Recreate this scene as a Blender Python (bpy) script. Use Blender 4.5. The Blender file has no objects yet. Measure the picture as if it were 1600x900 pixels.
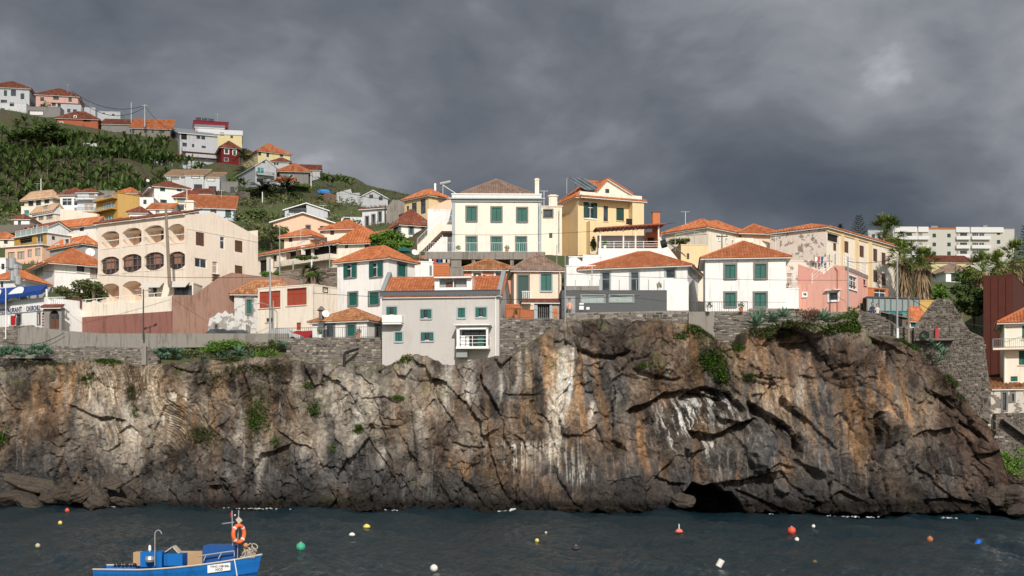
import bpy, math, random
import numpy as np
from mathutils import Vector, Matrix
random.seed(7); np.random.seed(7)
S = bpy.context.scene
# ---------------------------------------------------------------- camera
FP = 2000.0; HX = 800.0; HY = 690.0; CH = 6.0      # focal length in photo pixels, horizon row, eye height
cam = bpy.data.cameras.new('camera'); camo = bpy.data.objects.new('camera', cam)
S.collection.objects.link(camo); S.camera = camo
camo.location = (0, 0, CH); camo.rotation_euler = (math.radians(90), 0, 0)
cam.sensor_width = 36; cam.lens = FP/1600*36; cam.shift_y = (HY-450)/1600
cam.clip_start = 0.5; cam.clip_end = 6000
# ---------------------------------------------------------------- light
SAZ, SEL = math.radians(9), math.radians(30)
sv = Vector((math.sin(SAZ)*math.cos(SEL), -math.cos(SAZ)*math.cos(SEL), math.sin(SEL)))
sl = bpy.data.lights.new('sun', 'SUN'); sl.energy = 3.9; sl.angle = math.radians(0.6); sl.color = (1, .935, .84)
so = bpy.data.objects.new('sun', sl); S.collection.objects.link(so); so.rotation_euler = sv.to_track_quat('Z', 'Y').to_euler()
W = bpy.data.worlds.new('World'); S.world = W; W.use_nodes = True
S.view_settings.view_transform = 'Standard'; S.view_settings.look = 'None'; S.view_settings.exposure = 0.0; S.view_settings.gamma = 1

class NT:
    def __init__(s, tree): s.t = tree; s.n = tree.nodes; s.l = tree.links
    def N(s, typ, **kw):
        nd = s.n.new(typ)
        for k, v in kw.items():
            if k.startswith('i_'):
                key = k[2:].replace('_', ' ')
                nd.inputs[key].default_value = v
            else: setattr(nd, k, v)
        return nd
    def L(s, a, ao, b, bi): s.l.new(a.outputs[ao], b.inputs[bi])
    def math(s, op, a, b=None, c=None, clamp=False):
        nd = s.n.new('ShaderNodeMath'); nd.operation = op; nd.use_clamp = clamp
        for i, x in enumerate((a, b, c)):
            if x is None: continue
            if hasattr(x, 'type'): s.l.new(x, nd.inputs[i])
            else: nd.inputs[i].default_value = x
        return nd.outputs[0]
    def mix(s, f, a, b, typ='MIX'):
        nd = s.n.new('ShaderNodeMix'); nd.data_type = 'RGBA'; nd.blend_type = typ; nd.clamp_factor = True
        for i, x in ((0, f), (6, a), (7, b)):
            if hasattr(x, 'type'): s.l.new(x, nd.inputs[i])
            else: nd.inputs[i].default_value = x if i == 0 else (tuple(x)+(1,) if len(x) == 3 else x)
        return nd.outputs[2]
    def noise(s, vec, scale, detail=4, rough=.55, dist=0.0, out='Fac'):
        nd = s.n.new('ShaderNodeTexNoise'); nd.inputs['Scale'].default_value = scale; nd.inputs['Detail'].default_value = detail
        nd.inputs['Roughness'].default_value = rough; nd.inputs['Distortion'].default_value = dist
        if vec is not None: s.l.new(vec, nd.inputs['Vector'])
        return nd.outputs[0 if out == 'Fac' else 1]
    def mapping(s, vec, scale=(1, 1, 1), rot=(0, 0, 0), loc=(0, 0, 0)):
        nd = s.n.new('ShaderNodeMapping'); nd.inputs['Scale'].default_value = scale; nd.inputs['Rotation'].default_value = rot
        nd.inputs['Location'].default_value = loc; s.l.new(vec, nd.inputs['Vector']); return nd.outputs[0]
    def ramp(s, f, stops, interp='LINEAR'):
        nd = s.n.new('ShaderNodeValToRGB'); cr = nd.color_ramp; cr.interpolation = interp
        while len(cr.elements) < len(stops): cr.elements.new(.5)
        for e, (p, c) in zip(cr.elements, stops):
            e.position = p; e.color = (tuple(c)+(1,)) if not isinstance(c, (int, float)) else (c, c, c, 1)
        s.l.new(f, nd.inputs[0]); return nd.outputs[0]

def sky():
    w = NT(W.node_tree); w.n.clear()
    out = w.N('ShaderNodeOutputWorld'); bg = w.N('ShaderNodeBackground'); w.L(bg, 0, out, 0)
    st = w.N('ShaderNodeTexSky'); st.sky_type = 'NISHITA'; st.sun_disc = False
    st.sun_elevation = SEL; st.sun_rotation = math.atan2(sv.x, sv.y)
    tc = w.N('ShaderNodeTexCoord'); d = tc.outputs['Generated']
    sep = w.N('ShaderNodeSeparateXYZ'); w.l.new(d, sep.inputs[0]); X, Y, Z = sep.outputs
    # storm cloud deck: soft billows, wider than tall, slanting up to the right
    warp = w.N('ShaderNodeVectorMath', operation='MULTIPLY_ADD')
    w.l.new(w.noise(d, 3.0, 3, .5, out='Color'), warp.inputs[0]); warp.inputs[1].default_value = (.13, .13, .13); w.l.new(d, warp.inputs[2])
    big = w.noise(w.mapping(warp.outputs[0], (2.1, 2.1, 4.6), (0, math.radians(-24), 0), (.35, .1, .62)), 1.5, 5, .5)
    med = w.noise(w.mapping(warp.outputs[0], (1, 1, 2.0), (0, math.radians(-30), 0), (3.1, 0, 1.3)), 6.5, 6, .55, .12)
    fine = w.noise(w.mapping(d, (1, 1, 1.5)), 22, 4, .55, .2)
    v = w.math('ADD', w.math('MULTIPLY', big, 1.15), w.math('MULTIPLY', med, .66)); v = w.math('ADD', w.math('SUBTRACT', v, .262), w.math('MULTIPLY', fine, .10))
    # the deck thins upwards and towards the right
    g = w.math('ADD', w.math('MULTIPLY', w.math('ABSOLUTE', w.math('SUBTRACT', X, -.05)), .42), w.math('MULTIPLY', Z, .28)); g = w.math('ADD', g, w.math('MULTIPLY', w.math('MAXIMUM', X, 0.0), .08))
    v = w.math('ADD', v, g)
    # a ragged break in the deck low in the north-east
    vd = w.N('ShaderNodeVectorMath', operation='DISTANCE'); w.l.new(warp.outputs[0], vd.inputs[0]); vd.inputs[1].default_value = (.485, .93, .385)
    v = w.math('ADD', v, w.math('MULTIPLY', w.ramp(vd.outputs['Value'], [(0.0, 1.0), (.17, 0.0)], 'EASE'), .14))
    v = w.math('MULTIPLY', v, .8)
    col = w.ramp(v, [(.42, (.066, .086, .116)), (.54, (.100, .118, .147)), (.68, (.165, .180, .210)), (.83, (.29, .305, .335)), (1.0, (.75, .77, .80))])
    k = w.mix(1, st.outputs[0], (.085, .085, .085), 'MULTIPLY')
    # behind the viewer the deck breaks up into ordinary sky
    br = w.math('ADD', w.math('MULTIPLY', Y, -1.0), w.math('MULTIPLY', w.math('SUBTRACT', big, .5), 1.6))
    br = w.ramp(br, [(.10, 0.0), (.62, 1.0)], 'EASE')
    w.l.new(w.mix(br, col, k), bg.inputs[0]); bg.inputs[1].default_value = 1.0
sky()

# ---------------------------------------------------------------- pixel -> world helpers
def at(px, py, Y): return Vector(((px-HX)/FP*Y, Y, CH+(HY-py)/FP*Y))
def xk(px): return (px-HX)/FP
def zat(py, Y): return CH+(HY-py)/FP*Y

# ---------------------------------------------------------------- mesh builder
class MB:
    def __init__(s): s.v = []; s.f = []; s.m = []; s.t = []
    def add(s, vs, fs, mi=0, tint=0.5):
        o = len(s.v); s.v.extend([tuple(p) for p in vs]); s.f.extend([tuple(i+o for i in f) for f in fs])
        s.m.extend([mi]*len(fs)); s.t.extend([tint]*len(fs)); return s
    def poly(s, pts, mi=0, tint=.5): return s.add(pts, [tuple(range(len(pts)))], mi, tint)
    def hexa(s, p, mi=0, tint=.5):   # 8 points: bottom loop then top loop
        return s.add(p, [(0, 3, 2, 1), (4, 5, 6, 7), (0, 1, 5, 4), (1, 2, 6, 5), (2, 3, 7, 6), (3, 0, 4, 7)], mi, tint)
    def box(s, o, a, b, c, mi=0, tint=.5):
        o = Vector(o); a = Vector(a); b = Vector(b); c = Vector(c)
        return s.hexa([o, o+a, o+a+b, o+b, o+c, o+a+c, o+a+b+c, o+b+c], mi, tint)
    def cbox(s, c, sx, sy, sz, rz=0, mi=0, tint=.5):  # centre of the base
        ca, sa = math.cos(rz), math.sin(rz); a = Vector((ca*sx, sa*sx, 0)); b = Vector((-sa*sy, ca*sy, 0))
        return s.box(Vector(c)-a/2-b/2, a, b, (0, 0, sz), mi, tint)
    def beam(s, p, q, w, h=None, mi=0, tint=.5):
        p = Vector(p); q = Vector(q); d = (q-p); h = h or w
        if d.length < 1e-6: return s
        up = Vector((0, 0, 1)) if abs(d.normalized().z) < .95 else Vector((0, 1, 0))
        a = d.cross(up).normalized()*w; b = a.cross(d).normalized()*h
        return s.box(p-a/2-b/2, a, b, d, mi, tint)
    def tube(s, pts, r, n=6, mi=0, cap=True):
        pts = [Vector(p) for p in pts]; rs = r if isinstance(r, (list, tuple)) else [r]*len(pts)
        vs = []; m = len(pts); up = Vector((0, 0, 1)); prev = None
        for i, p in enumerate(pts):
            d = (pts[min(i+1, m-1)]-pts[max(i-1, 0)]).normalized()
            if prev is None:
                a = d.cross(up)
                if a.length < .05: a = d.cross(Vector((0, 1, 0)))
            else: a = prev-d*prev.dot(d)
            a.normalize(); prev = a; b = d.cross(a)
            for k in range(n):
                t = 2*math.pi*k/n; vs.append(p+(a*math.cos(t)+b*math.sin(t))*rs[i])
        fs = [(i*n+k, i*n+(k+1) % n, (i+1)*n+(k+1) % n, (i+1)*n+k) for i in range(m-1) for k in range(n)]
        if cap: fs += [tuple(range(n-1, -1, -1)), tuple(range((m-1)*n, m*n))]
        return s.add(vs, fs, mi)
    def lathe(s, c, prof, n=10, mi=0, sx=1, sy=1):
        c = Vector(c); vs = []
        for (r, z) in prof:
            for k in range(n):
                t = 2*math.pi*k/n; vs.append(c+Vector((r*math.cos(t)*sx, r*math.sin(t)*sy, z)))
        m = len(prof)
        fs = [(i*n+k, i*n+(k+1) % n, (i+1)*n+(k+1) % n, (i+1)*n+k) for i in range(m-1) for k in range(n)]
        fs += [tuple(range(n-1, -1, -1)), tuple(range((m-1)*n, m*n))]
        return s.add(vs, fs, mi)
    def ball(s, c, r, n=10, sz=1, mi=0):
        k = max(4, n//2)
        return s.lathe(c, [(max(.001, r*math.sin(math.pi*i/k)), -r*sz*math.cos(math.pi*i/k)) for i in range(k+1)], n, mi)
    def build(s, name, mats, parent=None, smooth=False, tint=False, world=True):
        if not s.v: return None
        off = Vector((0, 0, 0))
        if parent is not None and world:
            p = parent
            while p is not None: off += p.location; p = p.parent
        me = bpy.data.meshes.new(name)
        v = np.array(s.v, dtype=float)-np.array(off)
        me.from_pydata(v.tolist(), [], s.f)
        if not isinstance(mats, (list, tuple)): mats = [mats]
        for m in mats: me.materials.append(m)
        if len(mats) > 1: me.polygons.foreach_set('material_index', s.m)
        if smooth: me.polygons.foreach_set('use_smooth', [True]*len(s.f))
        if tint:
            a = me.attributes.new('tint', 'FLOAT', 'FACE'); a.data.foreach_set('value', s.t)
        o = bpy.data.objects.new(name, me); S.collection.objects.link(o)
        if parent is not None: o.parent = parent
        return o
def tag(o, label=None, cat=None, group=None, kind=None):
    if label: o['label'] = label
    if cat: o['category'] = cat
    if group: o['group'] = group
    if kind: o['kind'] = kind
    return o
def thing(name, label, cat, loc=(0, 0, 0), group=None):
    o = bpy.data.objects.new(name, None); o.empty_display_size = .3; S.collection.objects.link(o); o.location = loc
    return tag(o, label, cat, group)
def copy_tree(o, parent=None):
    c = o.copy(); S.collection.objects.link(c); c.parent = parent
    for ch in list(o.children): copy_tree(ch, c)
    return c

# ---------------------------------------------------------------- materials
MATS = {}
def base_mat(name):
    m = bpy.data.materials.new(name); m.use_nodes = True; t = NT(m.node_tree); t.n.clear()
    out = t.N('ShaderNodeOutputMaterial'); b = t.N('ShaderNodeBsdfPrincipled'); t.L(b, 0, out, 0)
    return m, t, b, out
def simple(name, col, rough=.6, metal=0, var=.08, spec=.3, scale=3.0, bump=0):
    if name in MATS: return MATS[name]
    m, t, b, _ = base_mat(name)
    tc = t.N('ShaderNodeTexCoord')
    n = t.noise(tc.outputs['Object'], scale, 5, .6)
    f = t.math('MULTIPLY_ADD', n, 2*var, 1-var)
    mx = t.N('ShaderNodeVectorMath', operation='SCALE'); mx.inputs[0].default_value = col; t.l.new(f, mx.inputs['Scale'])
    t.l.new(mx.outputs[0], b.inputs['Base Color'])
    b.inputs['Roughness'].default_value = rough; b.inputs['Metallic'].default_value = metal; b.inputs['Specular IOR Level'].default_value = spec
    if bump:
        bp = t.N('ShaderNodeBump', i_Strength=bump, i_Distance=.03); t.l.new(t.noise(tc.outputs['Object'], scale*6, 4, .6), bp.inputs['Height']); t.L(bp, 0, b, 'Normal')
    MATS[name] = m; return m
def stucco(name, col, dirt=.35, streak=.5, patch=None, pth=.55):
    if name in MATS: return MATS[name]
    m, t, b, _ = base_mat(name)
    tc = t.N('ShaderNodeTexCoord'); o = t.N('ShaderNodeNewGeometry').outputs['Position']
    n1 = t.noise(o, .35, 5, .6); n2 = t.noise(o, 2.5, 5, .65)
    n3 = t.noise(t.mapping(o, (2.2, 2.2, .22)), 1.6, 5, .65, .3)
    f = t.math('MULTIPLY_ADD', n2, .10, .95)
    f = t.math('MULTIPLY', f, t.math('MULTIPLY_ADD', n1, .10, .95))
    c = t.N('ShaderNodeVectorMath', operation='SCALE'); c.inputs[0].default_value = col; t.l.new(f, c.inputs['Scale'])
    d = tuple(x*.52 for x in col); d = (d[0], d[1]*.96, d[2]*.88)
    n3 = t.math('ADD', n3, t.math('MULTIPLY', t.math('SUBTRACT', n1, .5), .55))
    sf = t.math('MULTIPLY', t.ramp(n3, [(.50, 0.0), (.76, 1.0)]), streak*.7)
    cc = t.mix(sf, c.outputs[0], d)
    nb = t.noise(o, .9, 6, .7, .4)
    cc = t.mix(t.math('MULTIPLY', t.ramp(nb, [(.60, 0.0), (.74, 1.0)]), dirt*.55), cc, d)
    if patch:
        np_ = t.noise(o, 1.3, 7, .68, .5)
        cc = t.mix(t.ramp(np_, [(pth, 0.0), (pth+.03, 1.0)]), cc, patch)
    t.l.new(cc, b.inputs['Base Color']); b.inputs['Roughness'].default_value = .9; b.inputs['Specular IOR Level'].default_value = .15
    bp = t.N('ShaderNodeBump', i_Strength=.25, i_Distance=.02); t.l.new(t.noise(o, 9, 5, .6), bp.inputs['Height']); t.L(bp, 0, b, 'Normal')
    MATS[name] = m; return m
def tiles(name, c1, c2, c3, moss=.25):
    if name in MATS: return MATS[name]
    m, t, b, _ = base_mat(name)
    at_ = t.N('ShaderNodeAttribute'); at_.attribute_name = 'tint'; o = t.N('ShaderNodeNewGeometry').outputs['Position']
    cc = t.ramp(at_.outputs['Fac'], [(0, c1), (.5, c2), (1, c3)])
    n = t.noise(o, .8, 6, .65); cc = t.mix(t.math('MULTIPLY', t.ramp(n, [(.44, 0.0), (.68, 1.0)]), moss*1.1), cc, tuple(x*.42 for x in c2)); n_ = t.noise(o, .35, 4, .6); cc = t.mix(t.math('MULTIPLY', t.ramp(n_, [(.5, 0.0), (.7, 1.0)]), .35), cc, c3)
    cc = t.mix(t.math('MULTIPLY', t.noise(o, 14, 3, .6), .25), cc, tuple(x*.7 for x in c2))
    t.l.new(cc, b.inputs['Base Color']); b.inputs['Roughness'].default_value = .85; b.inputs['Specular IOR Level'].default_value = .2
    MATS[name] = m; return m
def tinted(name, stops, rough=.9, nscale=6, nv=.3, bump=.4):
    if name in MATS: return MATS[name]
    m, t, b, _ = base_mat(name)
    at_ = t.N('ShaderNodeAttribute'); at_.attribute_name = 'tint'; o = t.N('ShaderNodeNewGeometry').outputs['Position']
    cc = t.ramp(at_.outputs['Fac'], stops)
    n = t.noise(o, nscale, 6, .65)
    cc = t.mix(t.math('MULTIPLY', n, nv), cc, (.05, .045, .04)); t.l.new(cc, b.inputs['Base Color'])
    b.inputs['Roughness'].default_value = rough; b.inputs['Specular IOR Level'].default_value = .2
    if bump:
        bp = t.N('ShaderNodeBump', i_Strength=bump, i_Distance=.05); t.l.new(n, bp.inputs['Height']); t.L(bp, 0, b, 'Normal')
    MATS[name] = m; return m
def glassy(name, col=(.02, .026, .032), rough=.12):
    if name in MATS: return MATS[name]
    m, t, b, _ = base_mat(name); o = t.N('ShaderNodeNewGeometry').outputs['Position']
    t.l.new(t.mix(t.ramp(t.noise(o, 1.2, 2, .5), [(.42, 0.0), (.6, 1.0)]), col, tuple(x*2.2+.01 for x in col)), b.inputs['Base Color'])
    b.inputs['Roughness'].default_value = rough; b.inputs['Specular IOR Level'].default_value = .6
    MATS[name] = m; return m

white = stucco('white_plaster', (.80, .79, .77), .9, .8); white2 = stucco('aged_white_plaster', (.66, .67, .68), .6, .7)
greywhite = stucco('grey_white_plaster', (.52, .535, .56), .5, .6)
cream = stucco('cream_plaster', (.80, .70, .54)); cream2 = stucco('light_cream_plaster', (.79, .71, .60), .7, .8)
pinkcream = stucco('pinkish_cream_plaster', (.81, .70, .59), .8, .6); peach = stucco('peach_plaster', (.76, .52, .38)); salmon = stucco('salmon_plaster', (.60, .30, .22), .6, .6)
pink = stucco('pink_plaster', (.70, .38, .31), .8, .8); brick_red = stucco('brick_red_plaster', (.42, .13, .075)); deep_red = stucco('deep_red_plaster', (.16, .022, .022))
yellow = stucco('yellow_plaster', (.74, .57, .34)); paleyellow = stucco('pale_yellow_plaster', (.74, .64, .36)); ochre = stucco('ochre_plaster', (.58, .37, .13)); mustard = stucco('mustard_plaster', (.52, .30, .07))
lightblue = stucco('pale_blue_plaster', (.55, .60, .66)); greyplaster = stucco('grey_plaster', (.50, .475, .455), .3, .35); darkgrey = simple('dark_grey_render', (.095, .10, .105), .8, var=.12)
rosewall = stucco('weathered_rose_wall', (.36, .22, .17), 1.6, 1.5); redband = stucco('dark_red_band', (.27, .125, .105), 1.3, 1.2)
ruinwhite = stucco('peeling_whitewash', (.58, .575, .56), .6, .6, (.30, .275, .25), .515)
stonecream = stucco('patched_cream_wall', (.72, .62, .54), .7, .6, (.27, .23, .20), .535)
concrete = stucco('concrete', (.25, .232, .208), 1.6, 1.6); stone_grey = simple('grey_basalt_trim', (.19, .185, .18), .85, var=.25, scale=5, bump=.3)
dimgrey = stucco('dim_grey_render', (.26, .25, .24), .9, .8)
T_or = tiles('orange_roof_tiles', (.34, .105, .045), (.50, .165, .065), (.62, .26, .135)); T_dk = tiles('dull_red_roof_tiles', (.15, .05, .034), (.23, .075, .045), (.32, .125, .08))
T_br = tiles('brown_roof_tiles', (.20, .13, .10), (.30, .20, .155), (.40, .29, .23)); T_old = tiles('old_mottled_roof_tiles', (.22, .10, .05), (.46, .20, .09), (.62, .38, .22), .4)
T_tan = tiles('tan_roof_tiles', (.42, .26, .15), (.50, .33, .21), (.58, .42, .29))
M_white = simple('white_paint', (.78, .78, .76), .5, var=.05); M_green = simple('green_shutter_paint', (.012, .105, .082), .55, var=.18); M_dgreen = simple('dark_green_paint', (.02, .06, .05), .5)
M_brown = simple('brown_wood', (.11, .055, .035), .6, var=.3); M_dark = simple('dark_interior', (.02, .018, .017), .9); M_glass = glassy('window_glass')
M_greyframe = simple('blue_grey_stone_trim', (.36, .40, .42), .8, var=.12); M_trim = stone_grey; M_red = simple('red_paint', (.45, .02, .03), .5, var=.12); M_redwood = simple('red_brown_wood', (.30, .07, .035), .6, var=.2)
M_metal = simple('galvanised_metal', (.42, .43, .44), .45, .6, var=.1); M_iron = simple('dark_iron', (.05, .05, .052), .6, .3); M_steel = simple('dull_grey_paint', (.28, .30, .30), .6, var=.15)
M_gutter = simple('slate_grey_paint', (.10, .105, .115), .6, var=.1); M_blue = simple('blue_canvas', (.012, .055, .26), .7, var=.2); M_curtain = simple('pale_curtain', (.42, .35, .30), .9, var=.15)
M_teal = glassy('teal_glass', (.03, .16, .16), .2); M_frost = simple('pale_frosted_glass', (.30, .37, .36), .25, var=.2, spec=.5); M_terra = simple('terracotta', (.50, .17, .07), .8, var=.2)
M_bark = simple('palm_bark', (.17, .13, .10), .95, var=.4, scale=6, bump=.6); M_wood = simple('grey_weathered_wood', (.24, .19, .15), .9, var=.3, scale=4); M_black = simple('black_rubber', (.015, .015, .016), .7)
M_solar = glassy('solar_collector', (.035, .05, .055), .15); M_cloth = simple('cream_cloth', (.6, .56, .5), .9)
TC = []   # terrain control points
# ---------------------------------------------------------------- walls, windows, roofs
class Wall:
    def __init__(s, p0, p1):
        s.p = Vector((p0[0], p0[1], 0)); q = Vector((p1[0], p1[1], 0)); s.L = (q-s.p).length; s.d = (q-s.p).normalized(); s.n = Vector((s.d.y, -s.d.x, 0))
    def u(s, px):
        k = xk(px); return (k*s.p.y-s.p.x)/(s.d.x-k*s.d.y)
    def z(s, py, u): return zat(py, s.p.y+u*s.d.y)
    def w(s, u, z, o=0.0): p = s.p+s.d*u+s.n*o; return Vector((p.x, p.y, z))
    def box(s, mb, u0, u1, z0, z1, o0, o1, mi=0, tint=.5):
        mb.hexa([s.w(u0, z0, o1), s.w(u1, z0, o1), s.w(u1, z0, o0), s.w(u0, z0, o0), s.w(u0, z1, o1), s.w(u1, z1, o1), s.w(u1, z1, o0), s.w(u0, z1, o0)], mi, tint)
    def quad(s, mb, u0, u1, z0, z1, o=0, mi=0): mb.poly([s.w(u0, z0, o), s.w(u1, z0, o), s.w(u1, z1, o), s.w(u0, z1, o)], mi)
def lerp_top(top, u):
    for (a, za), (b, zb) in zip(top, top[1:]):
        if u <= b+1e-9: return za+(zb-za)*(u-a)/max(b-a, 1e-9)
    return top[-1][1]
def wall_grid(mb, w, zb, top, holes, mi=0, o=0.0):
    us = sorted(set([0.0, w.L]+[min(max(h[i], 0), w.L) for h in holes for i in (0, 1)]+[a for a, _ in top if 0 < a < w.L]))
    for a, b in zip(us, us[1:]):
        if b-a < 1e-4: continue
        m = (a+b)/2; cov = sorted([(h[2], h[3]) for h in holes if h[0] < m < h[1]])
        z = zb
        for z0, z1 in cov:
            if z0 > z+1e-4: mb.poly([w.w(a, z, o), w.w(b, z, o), w.w(b, z0, o), w.w(a, z0, o)], mi)
            z = max(z, z1)
        ta, tb = lerp_top(top, a), lerp_top(top, b)
        if min(ta, tb) > z: mb.poly([w.w(a, z, o), w.w(b, z, o), w.w(b, tb, o), w.w(a, ta, o)], mi)
    for h in holes:
        u0, u1, z0, z1 = h[:4]; dp = h[4]; at_, ab = h[5], h[6]
        def curve(top_):
            r = at_ if top_ else ab; n = 10; cu = (u0+u1)/2; hw = (u1-u0)/2
            zz = z1-r if top_ else z0+r
            return [(cu-hw*math.cos(math.pi*i/n), zz+(1 if top_ else -1)*r*(1-math.cos(math.pi*i/n)**2*abs(math.cos(math.pi*i/n))**.6)) for i in range(n+1)]
        if at_ > 0:
            c = curve(True)
            for (a, za), (b, zb_) in zip(c, c[1:]): mb.poly([w.w(a, za, o), w.w(b, zb_, o), w.w(b, z1, o), w.w(a, z1, o)], mi); mb.poly([w.w(a, za, o), w.w(b, zb_, o), w.w(b, zb_, -dp), w.w(a, za, -dp)], mi)
        else: mb.poly([w.w(u0, z1, o), w.w(u1, z1, o), w.w(u1, z1, -dp), w.w(u0, z1, -dp)], mi)
        if ab > 0:
            c = curve(False)
            for (a, za), (b, zb_) in zip(c, c[1:]): mb.poly([w.w(a, z0, o), w.w(b, z0, o), w.w(b, zb_, o), w.w(a, za, o)], mi); mb.poly([w.w(a, za, o), w.w(b, zb_, o), w.w(b, zb_, -dp), w.w(a, za, -dp)], mi)
        else: mb.poly([w.w(u0, z0, o), w.w(u1, z0, o), w.w(u1, z0, -dp), w.w(u0, z0, -dp)], mi)
        for uu in (u0, u1): mb.poly([w.w(uu, z0+(ab if ab else 0), o), w.w(uu, z1-(at_ if at_ else 0), o), w.w(uu, z1-(at_ if at_ else 0), -dp), w.w(uu, z0+(ab if ab else 0), -dp)], mi)
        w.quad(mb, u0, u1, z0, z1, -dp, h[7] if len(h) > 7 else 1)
# window styles: surround material, surround width, filling, colour of the filling, frame colour
ST = {
 'gs': (M_trim, .17, 'shut', M_green, M_green), 'gb': (M_greyframe, .14, 'shut', M_green, M_green), 'go': (M_greyframe, .14, 'open', M_green, M_white), 'gso': (M_trim, .16, 'open', M_green, M_white),
 'g': (None, 0, 'shut', M_green, M_green), 'k': (None, 0, 'shut', M_dgreen, M_dgreen), 'kw': (M_white, .1, 'open', M_dgreen, M_white), 'b': (None, 0, 'shut', M_brown, M_brown), 'bs': (M_trim, .12, 'shut', M_brown, M_brown),
 'w': (None, 0, 'glass', M_glass, M_white), 'ww': (M_white, .13, 'glass', M_glass, M_white), 'd': (None, 0, 'glass', M_glass, M_iron), 'dt': (M_trim, .14, 'glass', M_glass, M_iron), 't': (None, 0, 'glass', M_teal, M_white),
 'bt': (M_greyframe, .15, 'glass', M_glass, M_steel), 'wp': (M_iron, .08, 'panel', M_white, M_white), 'c': (None, 0, 'glass', M_curtain, M_brown), 'cw': (None, 0, 'glass', M_curtain, M_white), 'sg': (None, 0, 'shut', M_steel, M_steel),
 'D': (M_trim, .15, 'door', M_dgreen, M_dgreen), 'Db': (M_trim, .15, 'door', M_brown, M_brown), 'fr': (M_steel, .09, 'glass', M_frost, M_steel), 'r': (None, 0, 'glass', M_redwood, M_red), 'o': (None, 0, 'open0', M_dark, M_dark), 'gt': (M_trim, .2, 'door', M_glass, M_white),
}
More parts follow.
